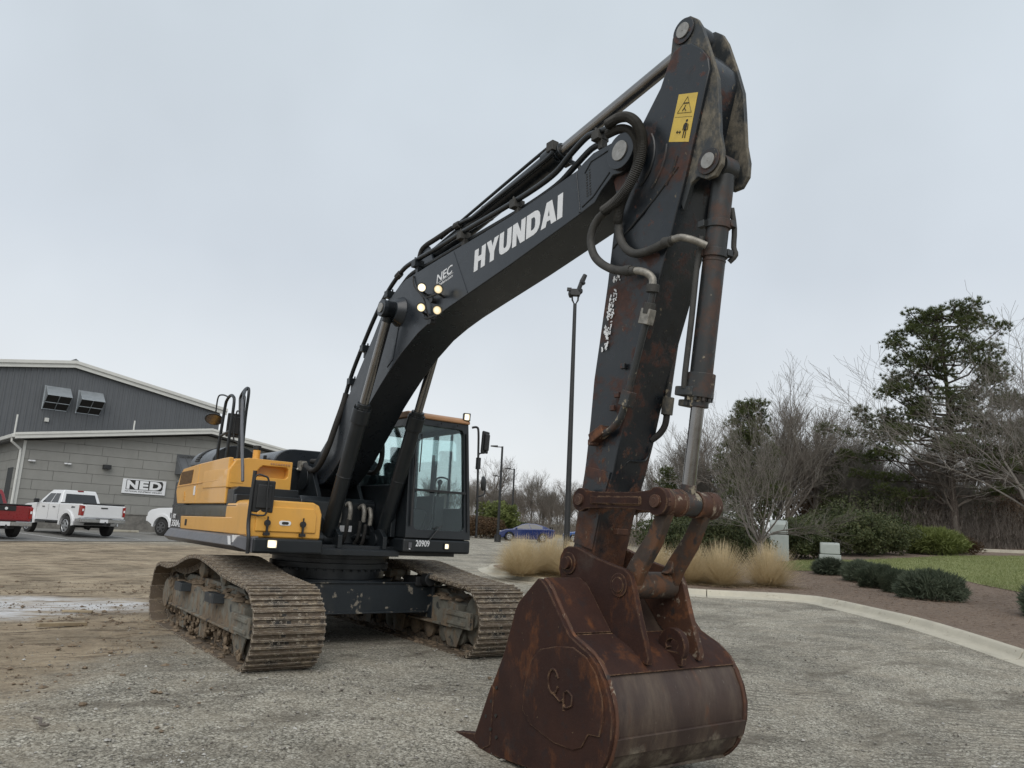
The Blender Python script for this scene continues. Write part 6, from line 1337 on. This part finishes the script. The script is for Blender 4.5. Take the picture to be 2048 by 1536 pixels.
# small ornamental tree behind the grasses: low fork, vase of fine branches
def vase_tree(seed, h, spreadr, trunk_h, r, nl, maxl=4, tilt=.75, kid=(3, 4), thin=1.):
    rnd = random.Random(seed); tb = TB(); p = Vector((0, 0, -.1)); q = Vector((.03, .02, trunk_h)); m = p.lerp(q, .5)+Vector((.03, -.02, 0)); tk = TB()
    tk.seg(p, m, r*1.15, r, 8); tk.seg(m, q, r, r*.95, 8)
    for k in range(nl):
        a = 2*math.pi*k/nl+rnd.uniform(-.3, .3); t = rnd.uniform(.25, tilt); d = Vector((math.cos(a)*t, math.sin(a)*t, 1-.45*t)).normalized()
        grow(tb, rnd, q+Vector((0, 0, rnd.uniform(-.25, .05))), d, h*.40*rnd.uniform(.85, 1.15), r*thin*rnd.uniform(.36, .58), 1, maxl+1, .14, .46, kid, None, .0055*thin)
    zm = max(v[2] for v in tb.v); rs = sorted(math.hypot(v[0], v[1]) for v in tb.v); xm = rs[int(len(rs)*.96)]; kz = (h-trunk_h)/(zm-trunk_h); kx = spreadr/xm
    vv = [(v[0]*kx, v[1]*kx, trunk_h+(v[2]-trunk_h)*kz) for v in tb.v]
    me = bpy.data.meshes.new('branches'); me.from_pydata(vv, [], tb.f); mt = bpy.data.meshes.new('trunk'); mt.from_pydata(tk.v, [], tk.f)
    for x in (me, mt): x.materials.append(m_bark)
    mt.polygons.foreach_set('use_smooth', [True]*len(mt.polygons)); return me, mt
def vase(loc, label, *a, rz_=0, **k):
    me, mt = vase_tree(*a, **k); o = empty('ornamental_tree', loc, rz_, label, 'tree')
    for x, nme in ((me, 'crown'), (mt, 'trunk')): q = bpy.data.objects.new(nme, x); COL.objects.link(q); q.parent = o
vase((-8.25, 20.67, HB(-8.25, 20.67)), 'bare ornamental tree with a low fork, standing behind the tan grass clumps', 11, 7.2, 3.5, 1.05, .13, 12, tilt=.95, thin=.95, kid=(2, 4))
vase((3.05, 15.35, HB(3.05, 15.35)), 'bare fine-twigged tree beside the lawn, cut off by the picture edge', 23, 7.4, 4.4, 2.2, .15, 11, tilt=.85, thin=.62)
# pines: trunk, limbs, and a crown of needle sprays gathered in uneven masses
def pine(loc, label, seed, h, r, env, nl, low=(), dens=100, nneedle=19, lr=(.62, 1.15), fl=.62, rz_=0, ndl=.26):
    rnd = random.Random(seed); tb = TB(); V = []; F = []; tk = TB()
    pts = [Vector((0, 0, -.2))]
    for i in range(10): pts.append(pts[-1]+Vector((rnd.gauss(0, .06), rnd.gauss(0, .06), (h*.95+.2)/10)))
    for i in range(10): tk.seg(pts[i], pts[i+1], r*(1-i/10.8), r*(1-(i+1)/10.8), 8)
    def tr(z): u = clamp((z+.2)/(h*.95+.2))*9.999; i = int(u); return pts[i].lerp(pts[i+1], u-i)
    def spray(c, d):
        a = d.orthogonal().normalized(); b2 = d.cross(a)
        for k in range(nneedle):
            th = rnd.uniform(0, 6.28); t = rnd.uniform(.15, 1.15); v = (d*math.cos(t)+(a*math.cos(th)+b2*math.sin(th))*math.sin(t)).normalized(); L = ndl*rnd.uniform(.7, 1.2); w = v.orthogonal().normalized(); w = (w*math.cos(k)+v.cross(w)*math.sin(k))*.017; b = len(V)
            V.extend([tuple(c-w), tuple(c+w), tuple(c+v*L)]); F.append((b, b+1, b+2))
    def lobe(c, s, base):
        m = base.lerp(c, .55)+Vector((0, 0, -.15*(c-base).length)); rr = max(.02, r*.22)
        tb.seg(base, m, rr, rr*.7, 5); tb.seg(m, c, rr*.7, rr*.35, 4)
        for k in range(int(dens*s*s)):
            d = Vector((rnd.gauss(0, 1), rnd.gauss(0, 1), rnd.gauss(.25, .9))).normalized(); q = s*(1+.45*noise.noise(d*1.9+c))*rnd.random()**.42; p = c+Vector((d.x*q, d.y*q, d.z*q*fl))
            if k % 3 == 0: tb.seg(c.lerp(p, .15), p, .014, .006, 3)
            spray(p, (d*.7+Vector((rnd.gauss(0, .3), rnd.gauss(0, .3), .75))).normalized())
    for k in range(nl):
        t = (k+.5)/nl; z = h*(env[0]+(1.02-env[0])*t); w = env[1](t); a = k*2.4+rnd.uniform(-.5, .5); rad_ = w*rnd.uniform(.30, 1.0)**.6; c = tr(z)+Vector((math.cos(a)*rad_, math.sin(a)*rad_, 0)); lobe(c, rnd.uniform(*lr)*(1 if t < .85 else .8), tr(z-.35*rad_-.3))
    for (z, a, L) in low:
        base = tr(z); e_ = base
        for q in range(6):
            u = (q+1)/6; c = base+Vector((math.cos(a)*L*u, math.sin(a)*L*u, .10*L*u+rnd.gauss(0, .15)))
            tb.seg(e_, c, r*.30*(1.1-u), r*.30*(1.1-u-.1), 5); e_ = c
            if u > .35: lobe(c+Vector((rnd.gauss(0, .3), rnd.gauss(0, .3), .15)), rnd.uniform(.5, .85), c)
    o = empty('pine_tree', loc, rz_, label, 'tree')
    raw('trunk', tk.v, tk.f, m_barkd, o, True); raw('limbs', tb.v, tb.f, m_barkd, o); raw('crown', V, F, m_needle, o)
pine((-13.9, 49.2, HB(-13.9, 49.2)), 'tall pine with a rounded dark crown and long level lower limbs', 5, 16.6, .36, (.34, lambda t: 4.9-1.4*t/.55 if t < .55 else 3.9*math.sqrt(max(.05, 1.0-((t-.55)/.47)**2))), 92,
     [(5.4, rad(206), 6.8), (6.8, rad(212), 7.2), (8.0, rad(220), 6.0), (4.2, rad(200), 5.4), (6.1, rad(20), 6.2), (7.6, rad(40), 5.6), (5.0, rad(60), 5.0), (7.0, rad(250), 4.6), (5.6, rad(300), 5.2), (8.2, rad(340), 5.4), (3.4, rad(30), 5.0), (3.0, rad(230), 4.0), (4.6, rad(350), 6.0)])
pine((-25.9, 43.1, HB(-25.9, 43.1)), 'middle sized pine showing through the twigs of the ornamental tree', 8, 11.6, .22, (.22, lambda t: 2.7-1.9*t), 44, (), 95, 17)
pine((-33.5, 43.0, HB(-33.5, 43.)), 'thin young pine beside the bright hydraulic rod', 9, 6.6, .10, (.25, lambda t: 1.0-.8*t), 18, (), 120, 16, (.4, .65))
pine((-22.0, 50.0, HB(-22, 50)), 'dark low pine behind the wide evergreen shrub', 12, 8.0, .16, (.12, lambda t: 2.6-2.2*t), 36, (), 90, 17)
pine((2.2, 47.5, HB(2.2, 47.5)), 'pine beyond the lawn at the edge of the wood, its crown behind fine twigs', 15, 11.0, .24, (.22, lambda t: 2.9-2.2*t), 44, (), 90, 17)
# shrubs
def shrub_mesh(seed, rx, ry, rz_, nleaf, lsize, zc=.5, rough=.28, cut=-.85, up=0., stems=0):
    rnd = random.Random(seed); V = []; F = []
    while len(F) < nleaf:
        d = Vector((rnd.gauss(0, 1), rnd.gauss(0, 1), rnd.gauss(0, 1))).normalized()
        if d.z < cut: continue
        q = 1+rough*noise.noise(d*2.1+Vector((seed*5.3, 0, 0)))*1.6+rough*.5*noise.noise(d*5.5+Vector((0, seed*3.3, 0)))
        t = rnd.random()**.30*q; c = Vector((d.x*rx*t, d.y*ry*t, zc*rz_*2+d.z*rz_*t))
        if c.z < .02: continue
        n_ = (d+Vector((rnd.gauss(0, .7), rnd.gauss(0, .7), rnd.gauss(0, .7)+up))).normalized(); a = n_.orthogonal().normalized(); th = rnd.uniform(0, 6.28); u = (a*math.cos(th)+n_.cross(a)*math.sin(th)); w = n_.cross(u); L = lsize*rnd.uniform(.6, 1.4); b = len(V)
        if up > .4: u = (n_+u*.25).normalized(); w = u.orthogonal().normalized(); V.extend([tuple(c-w*L*.16), tuple(c+w*L*.16), tuple(c+u*L*1.6)]); F.append((b, b+1, b+2))
        else: V.extend([tuple(c-u*L*.5), tuple(c+w*L*.28), tuple(c+u*L*.5), tuple(c-w*L*.28)]); F.append((b, b+1, b+2, b+3))
    return V, F
def shrub(name, loc, label, mat, seed, rx, ry, rz_, nleaf, lsize, stemmat=None, group=None, cat='shrub', **k):
    o = empty(name, loc, seed*1.3, label, cat, group); V, F = shrub_mesh(seed, rx, ry, rz_, nleaf, lsize, **k); raw('foliage', V, F, mat, o); tb = TB(); rnd = random.Random(seed)
    for i in range(14):
        a = rnd.uniform(0, 6.28); d = Vector((math.cos(a)*rx*.7, math.sin(a)*ry*.7, rz_*1.3)); p = Vector((math.cos(a)*.1, math.sin(a)*.1, -.05)); m = p.lerp(d, .5)+Vector((rnd.gauss(0, .08), rnd.gauss(0, .08), .1)); tb.seg(p, m, .022, .016); tb.seg(m, d, .016, .006)
    raw('stems', tb.v, tb.f, m_bark2, o); return o
def at_bed(x, y): return (x, y, HB(x, y))
shrub('evergreen_shrub', at_bed(-12.3, 23.2), 'wide dark evergreen shrub mass left of the ornamental tree trunk', m_holly, 3, 2.1, 1.9, 1.05, 15000, .13, zc=.47)
shrub('evergreen_shrub', at_bed(-14.8, 23.6), 'dark evergreen shrub rising just right of the rusty bucket link', m_holly, 13, 2.0, 1.8, 1.15, 11000, .13, zc=.45)
shrub('evergreen_shrub', at_bed(-11.1, 27.6), 'evergreen shrub with yellowed tips between the two pale utility boxes', m_holly, 4, 1.45, 1.3, .98, 9000, .12, zc=.48)
shrub('evergreen_shrub', at_bed(-11.6, 32.0), 'tall broad evergreen shrub right behind the low utility box', m_holly, 5, 2.3, 1.8, 1.22, 15000, .13, zc=.48)
shrub('evergreen_shrub', at_bed(-11.2, 34.6), 'rounded evergreen shrub touching the bright green one', m_holly, 6, 1.8, 1.7, 1.1, 10000, .13, zc=.45)
shrub('evergreen_shrub', at_bed(-10.4, 38.3), 'bright yellow green shrub at the end of the evergreen row', m_hollyw, 7, 1.75, 1.5, .72, 8000, .16, zc=.42, up=.6, rough=.15)
shrub('evergreen_shrub', at_bed(-9.9, 40.9), 'small thin olive shrub beside the bright green one', m_brown, 8, .9, .9, .5, 2600, .12, zc=.4, up=.6)
for i, (x, y, r, h, lab) in enumerate(((-6.3, 22.3, .66, .36, 'farthest low blue green juniper of the row, a clear gap beside it'), (-4.35, 20.85, .62, .38, 'second low juniper of the row, counted from the farthest one'), (-2.75, 19.15, .60, .40, 'middle low juniper of the row'), (-1.45, 17.85, .52, .36, 'smallest low juniper of the row, tucked against the widest one'), (.12, 16.35, .84, .42, 'widest low juniper, nearest the kerb in the row'), (3.5, 14.9, .8, .45, 'low juniper under the fine-twigged tree at the picture edge'))):
    shrub('juniper_shrub', at_bed(x, y), lab, m_jun, 30+i, r, r*.92, h, 9000, .085, zc=.32, up=.6, rough=.14, cut=-.6, group='low junipers along the lawn')
# tan ornamental grasses
def grass_mesh(seed, h, spread, n):
    rnd = random.Random(seed); V = []; F = []; m = 5
    for i in range(n):
        a = rnd.uniform(0, 6.28); t = rnd.random()**.75*rad(84); L = h*rnd.uniform(.72, 1.12)*(1-.16*(t/1.5)**2); r0 = .16*rnd.random()**.5
        d0 = Vector((math.cos(a)*math.sin(t), math.sin(a)*math.sin(t), math.cos(t))); p = Vector((math.cos(a)*r0, math.sin(a)*r0, -.02)); sd = Vector((-math.sin(a), math.cos(a), 0)); b = len(V); w = rnd.uniform(.0035, .0065); dr = rnd.uniform(.05, .30)*math.sin(t)+rnd.gauss(0, .03); sw = rnd.gauss(0, .05)
        for k in range(m+1):
            u = k/m; q = p+d0*L*u+Vector((0, 0, -dr*L*u*u))+sd*sw*u*u*L
            if q.z < .02 and k: q.z = .02
            ww = w*(1-.8*u); V.extend([tuple(q-sd*ww), tuple(q+sd*ww)])
        for k in range(m): F.append((b+2*k, b+2*k+1, b+2*k+3, b+2*k+2))
    return V, F
gl = [(-7.95, 9.25, 1.0, 'tan grass clump at the kerb nose behind the crawler track'), (-8.35, 10.55, 1.08, 'tan grass clump directly at the foot of the tall black pole'), (-7.0, 10.35, 1.02, 'tan grass clump between the tall black pole and the bucket ears'), (-6.3, 11.5, 1.0, 'tan grass clump mostly hidden behind the arm end'), (-5.6, 12.3, 1.0, 'tan grass clump seen between the two bars of the bucket link'), (-4.9, 12.95, 1.05, 'tan grass clump just right of the rusty link bar'), (-4.15, 13.35, 1.1, 'full round tan grass clump, second from the end of the row'), (-3.75, 14.95, 1.12, 'full round tan grass clump at the end of the row nearest the kerb corner'), (-9.4, 10.2, .95, 'tan grass clump farthest along the kerb nose')]
gms = [grass_mesh(60+i, 1.12, .8, 3200) for i in range(3)]; gme = []
for V, F in gms: me = bpy.data.meshes.new('blades'); me.from_pydata(V, [], F); me.materials.append(m_straw); gme.append(me)
for i, (x, y, s, lab) in enumerate(gl):
    o = empty('ornamental_grass', at_bed(x, y), i*1.1, lab, 'grass clump', 'tan ornamental grasses along the kerb'); o.scale = (s, s, s*1.0); q = bpy.data.objects.new('blades', gme[i % 3]); COL.objects.link(q); q.parent = o
# lawn blades, ground litter
rnd = random.Random(77); V = []; F = []
while len(F) < 70000:
    y = 21+rnd.random()**1.6*22; x = rnd.uniform(-11, 6)
    if not lawn_in(x, y): continue
    z = HB(x, y)+.015; a = rnd.uniform(0, 6.28); L = rnd.uniform(.04, .10); w = .009; b = len(V); dx, dy = math.cos(a), math.sin(a); lx, ly = rnd.gauss(0, .03), rnd.gauss(0, .03)
    V.extend([(x-dx*w, y-dy*w, z), (x+dx*w, y+dy*w, z), (x+lx, y+ly, z+L)]); F.append((b, b+1, b+2))
o = raw('grass_blades', V, F, m_grassb); tag(o, 'short green blades covering the lawn', 'grass', kind='stuff')
V = []; F = []
def inbed(x, y): return y > 8.0 and HB(x, y) and (x+10)*.0 == 0
while len(F) < 26000:                         # pine straw on the bed
    x = rnd.uniform(-9, 8); y = 8.5+rnd.random()*15
    best = min((math.hypot(x-k.x, y-k.y), i) for i, k in enumerate(K[::3]))
    k = K[best[1]*3]; s_ = Ls[min(len(Ls)-2, best[1]*3)]
    if (Vector((x, y, 0))-k).dot(kn(s_)) < .65: continue
    z = HB(x, y)+.035; a = rnd.uniform(0, 6.28); L = rnd.uniform(.05, .13); w = .004; dx, dy = math.cos(a), math.sin(a); b = len(V)
    V.extend([(x-dy*w, y+dx*w, z), (x+dy*w, y-dx*w, z+.004), (x+dx*L, y+dy*L, z+rnd.uniform(-.005, .03))]); F.append((b, b+1, b+2))
m_strw = leafmat('pine straw', (.20, .135, .09), (.13, .088, .06), (.33, .26, .19), .1)
o = raw('pine_straw', V, F, m_strw); tag(o, 'loose brown pine straw lying on the bed', 'pine straw', kind='stuff')
# loose stones and clods in the yard
m_st = pmat('loose stones', (.27, .255, .225), (.17, .16, .14), 9, .92, 0, .2, 60, layers=[dict(c=(.44, .43, .40), s=3.1, lo=.56, hi=.62, d=2), dict(c=(.11, .095, .08), s=4.3, lo=.57, hi=.62, d=2)])
V = []; F = []; cp = Vector((10.08, -4.28, 0))
OCT = [(1, 0, 0), (-1, 0, 0), (0, 1, 0), (0, -1, 0), (0, 0, 1), (0, 0, -1)]; OF = [(0, 2, 4), (2, 1, 4), (1, 3, 4), (3, 0, 4), (2, 0, 5), (1, 2, 5), (3, 1, 5), (0, 3, 5)]
cnt = 0
while cnt < 42000:
    a = rnd.uniform(rad(95), rad(190)); r = 2.4+rnd.random()**1.7*13; x = cp.x+math.cos(a)*r; y = cp.y+math.sin(a)*r
    if y > 7.8: continue
    dirt = clamp((-.26*x-.42*y)/1.7)
    if rnd.random() < dirt*.8: continue
    if noise.noise(Vector((x*.9, y*.9, 2)))+rnd.uniform(-.35, .35) < -.15: continue
    s = min(.020, .0036*rnd.paretovariate(2.3)); z = H(x, y)+.004; b = len(V); th = rnd.uniform(0, 6.28); c, sn = math.cos(th), math.sin(th); e = (s*rnd.uniform(.8, 1.5), s*rnd.uniform(.6, 1.1), s*rnd.uniform(.4, .8))
    for q in OCT:
        px, py, pz = q[0]*e[0]*rnd.uniform(.7, 1.2), q[1]*e[1]*rnd.uniform(.7, 1.2), q[2]*e[2]; V.append((x+px*c-py*sn, y+px*sn+py*c, z+pz))
    F.extend([tuple(i+b for i in f) for f in OF]); cnt += 1
o = raw('loose_gravel', V, F, m_st); tag(o, 'loose grey stones scattered over the yard', 'gravel', kind='stuff')
V = []; F = []; cnt = 0
while cnt < 5200:
    x = rnd.uniform(-8, 6); y = rnd.uniform(-9, .5); dirt = clamp((-.26*x-.42*y)/1.7)
    if rnd.random() > dirt or noise.noise(Vector((x*.7, y*.7, 5)))+rnd.uniform(-.3, .3) < .02: continue
    s = min(.045, .006*rnd.paretovariate(1.9)); z = H(x, y)+.004; b = len(V); th = rnd.uniform(0, 6.28); c, sn = math.cos(th), math.sin(th)
    for q in OCT:
        px, py, pz = q[0]*s*rnd.uniform(.7, 1.5), q[1]*s*rnd.uniform(.6, 1.2), q[2]*s*.5; V.append((x+px*c-py*sn, y+px*sn+py*c, z+pz))
    F.extend([tuple(i+b for i in f) for f in OF]); cnt += 1
o = raw('clay_crumbs', V, F, m_mud); tag(o, 'crumbs of dry clay scattered over the wheel marks', 'clay crumbs', kind='stuff')
m_wood = pmat('weathered timber', (.36, .29, .19), (.26, .21, .14), 8, .9, 0, .2, 40)
b = MB(); b.box((0, 0, .03), (.62, .10, .045)); o = b.build('timber_offcut', m_wood, None, .006); o.location = (-1.66, -2.9, H(-1.66, -2.9)+.0); o.rotation_euler = (0, .05, rad(112)); tag(o, 'pale timber offcut lying on the clay beside the washed strip', 'timber')
b = MB(); b.box((0, 0, .02), (.4, .09, .03)); o = b.build('timber_offcut', m_wood, None, .006); o.location = (-3.1, -2.55, H(-3.1, -2.55)); o.rotation_euler = (0, 0, rad(70)); tag(o, 'short timber scrap half sunk in the washed strip', 'timber')
b = MB()
b.tube(smooth_path([(0, 0, .02), (.1, .03, .03), (.22, .02, .02), (.30, .06, .03)]), .012, 5); o = b.build('stick', m_bark2, None, 0); o.location = (3.2, -3.55, H(3.2, -3.55)); tag(o, 'short dark stick lying on the gravel', 'stick')
for i, (x, y, s) in enumerate(((2.9, -3.2, .03), (1.9, -2.75, .026), (1.4, -3.0, .024), (4.5, -3.3, .018), (3.1, .6, .026), (3.5, .75, .024))):
    b = MB(); b.blob((0, 0, s*.3), (s*1.2, s, s*.6), 8, 6, i, .35); o = b.build('dirt_clod', m_mud, None); o.location = (x, y, H(x, y)); tag(o, 'small brown clod of clay lying on the yard', 'clod', 'clay clods on the yard')
# ================================================================== WOOD BEHIND
bm1 = [bare_mesh(101, 12, .20, .30, 5, .50, .30, (3, 4), .0065), bare_mesh(102, 12, .17, .36, 5, .42, .40, (3, 4), .0065), bare_mesh(103, 12, .22, .26, 5, .60, .22, (3, 4), .0065), bare_mesh(104, 12, .18, .32, 5, .48, .34, (3, 4), .0065)]
for i, me in enumerate(bm1): me.materials.append(m_bark if i % 2 else m_bark2)
CAMX, CAMY, YAW = 10.08, -4.276, rad(144.531)
def ground_at(px, d):
    # plan position of a bearing: px is the bearing step off the view axis
    t = (px-1024)/1521.; fx, fy = math.cos(YAW), math.sin(YAW); x = CAMX+d*(fx+fy*t); y = CAMY+d*(fy-fx*t); return x, y
rnd = random.Random(5)
spots = []
for px, d, h in ((1588, 58, 15.2), (1560, 64, 13.5), (1640, 60, 12.4), (1700, 66, 12.6), (1610, 70, 14), (1665, 72, 12), (1450, 62, 11.6), (1415, 66, 12.0), (1530, 70, 13), (1745, 60, 10.5), (1780, 64, 10.8), (1720, 56, 8.5), (1830, 58, 10), (1870, 62, 11), (1950, 60, 11), (1990, 64, 12), (2030, 58, 11), (2080, 60, 12), (1000, 120, 11.5), (1090, 112, 9.6), (1075, 118, 8.8), (950, 118, 8.0), (975, 122, 8.2), (1040, 120, 7.4), (1055, 126, 7.8), (1110, 120, 8.4), (1150, 110, 8.0), (1180, 112, 8.2), (1025, 116, 7.0), (960, 112, 7.2), (985, 114, 7.6), (1125, 116, 7.2), (1260, 90, 9.0), (1310, 84, 8.8), (1345, 80, 9.5), (1375, 76, 10), (1285, 96, 8), (1395, 70, 10.5), (900, 118, 7.5), (860, 120, 8), (920, 122, 7)):
    spots.append((px, d, h))
for k in range(18): spots.append((rnd.uniform(1690, 2080), rnd.uniform(50, 74), rnd.uniform(6, 11)))
for k in range(14): spots.append((rnd.uniform(1390, 1700), rnd.uniform(64, 86), rnd.uniform(7, 11)))
for k in range(36): spots.append((rnd.uniform(850, 1210), rnd.uniform(105, 135), rnd.uniform(4.5, 7.6)))
KINDS = ['bare deciduous tree in the wood beyond the lawn', 'bare deciduous tree in the far wood beyond the parked cars']
for i, (px, d, h) in enumerate(spots):
    x, y = ground_at(px, d); s = h/12.
    tree_of('bare_tree', bm1[i % 4], m_bark, (x, y, HB(x, y)-.1), i*2.1, (s*.95, s*.95, s), KINDS[0] if px > 1230 else KINDS[1], 'bare trees of the wood' if px > 1230 else 'bare trees of the far wood')
# dense brush along the wood edge
V = []; F = []; rnd = random.Random(8)
def brush(px0, px1, d0, d1, n, hmax, mat, name, label, w=.016):
    V = []; F = []
    for i in range(n):
        px = rnd.uniform(px0, px1); d = rnd.uniform(d0, d1); x, y = ground_at(px, d); z = HB(x, y)-.05; h = hmax*rnd.uniform(.35, 1.)*(.7+.5*noise.noise(Vector((px*.013, d*.1, 0)))); p = Vector((x, y, z)); dd = Vector((rnd.gauss(0, .28), rnd.gauss(0, .28), 1)).normalized()
        for k in range(3):
            q = p+dd*(h/3); a = Vector((rnd.gauss(0, 1), rnd.gauss(0, 1), 0)).normalized()*w*(1-k*.28); b = len(V); V.extend([tuple(p-a), tuple(p+a), tuple(q)]); F.append((b, b+1, b+2))
            for j in range(2):
                sdv = (dd+Vector((rnd.gauss(0, .8), rnd.gauss(0, .8), rnd.gauss(.1, .4)))).normalized(); e_ = q+sdv*h*.28*rnd.random(); b = len(V); V.extend([tuple(q-a*.6), tuple(q+a*.6), tuple(e_)]); F.append((b, b+1, b+2))
            p = q; dd = (dd+Vector((rnd.gauss(0, .2), rnd.gauss(0, .2), .05))).normalized()
    o = raw(name, V, F, mat); tag(o, label, 'brush', kind='stuff')
brush(1640, 2100, 49, 66, 9000, 5.6, m_bark2, 'undergrowth', 'dense bare undergrowth along the wood edge')
brush(1200, 1660, 60, 80, 6000, 4.4, m_bark2, 'undergrowth', 'bare undergrowth behind the evergreen shrubs')
brush(830, 1230, 100, 130, 7000, 4.2, m_bark, 'undergrowth', 'grey brush of the far wood', .035)
for i, (px, d, r, h, mt, lab) in enumerate(((1755, 54, 2.6, 2.2, m_holly, 'dark cedar thicket at the wood edge behind the tall evergreen shrub'), (1850, 56, 2.4, 2.4, m_brown, 'russet leafed beech sapling in the wood edge beside the big pine'), (1960, 57, 2.6, 2.4, m_holly, 'dark thicket at the wood edge behind the lawn'), (2030, 55, 2.4, 2.2, m_brown, 'brown leafed thicket by the picture edge behind the lawn'), (1660, 62, 3.4, 2.5, m_brown, 'brown thicket behind the ornamental tree twigs'), (1010, 66, 1.7, 1.5, m_hollyw, 'bushy green shrub behind the blue coupe'), (1780, 70, 3.5, 2.8, m_holly, 'deep shaded evergreen thicket inside the wood'), (1905, 72, 3.8, 3.0, m_holly, 'evergreen thicket deep in the wood behind the big pine trunk'), (2040, 72, 3.8, 3.0, m_holly, 'evergreen thicket deep in the wood at the picture edge'), (1400, 70, 2.6, 2.2, m_holly, 'far evergreen thicket beside the bucket cylinder rod'))):
    x, y = ground_at(px, d); shrub('thicket', (x, y, HB(x, y)-.1), lab, mt, 50+i, r, r, h, 9000, .22, zc=.5, rough=.4)
for i, (px, d, r, h, lab) in enumerate(((975, 62, 2.3, .95, 'long clipped brown hedge beside the excavator cab'), (1045, 72, 2.5, .8, 'clipped dark hedge behind the blue coupe'))):
    x, y = ground_at(px, d); shrub('hedge', (x, y, H(x, y)-.1), lab, m_brown if i == 0 else m_holly, 70+i, r, 1.0, h, 9000, .13, zc=.5, rough=.08, cat='hedge').rotation_euler.z = rad(55)
# far kerb by the lawn
fk = [ground_at(1870, 46.5), ground_at(1930, 46.2), ground_at(1990, 45.6), ground_at(2080, 45)]
V = []; F = []; P = smooth_path([(x, y, 0) for x, y in fk], 5)
for p in P:
    for dy, z in ((0, -.1), (0, .16), (.25, .18), (.25, -.1)): V.append((p.x-dy*.3, p.y+dy, HB(p.x, p.y)+z))
for i in range(len(P)-1):
    for j in range(4): F.append((i*4+j, (i+1)*4+j, (i+1)*4+(j+1) % 4, i*4+(j+1) % 4))
o = raw('far_kerb', V, F, m_conc); tag(o, 'pale concrete kerb beyond the lawn', 'kerb', kind='structure')
V = []; F = []
m_lit = pmat('red brown leaf litter', (.15, .085, .052), (.095, .055, .036), 3, .95, 0, .5, 12)
o, _ = sheet('leaf_litter', [ground_at(1820, 47.5), ground_at(2150, 46), ground_at(2200, 75), ground_at(1700, 80), ground_at(1600, 60)], lambda x, y: HB(x, y)+.03, m_lit, 2.5, .05); tag(o, 'red brown leaf litter under the wood', 'leaf litter', kind='structure')
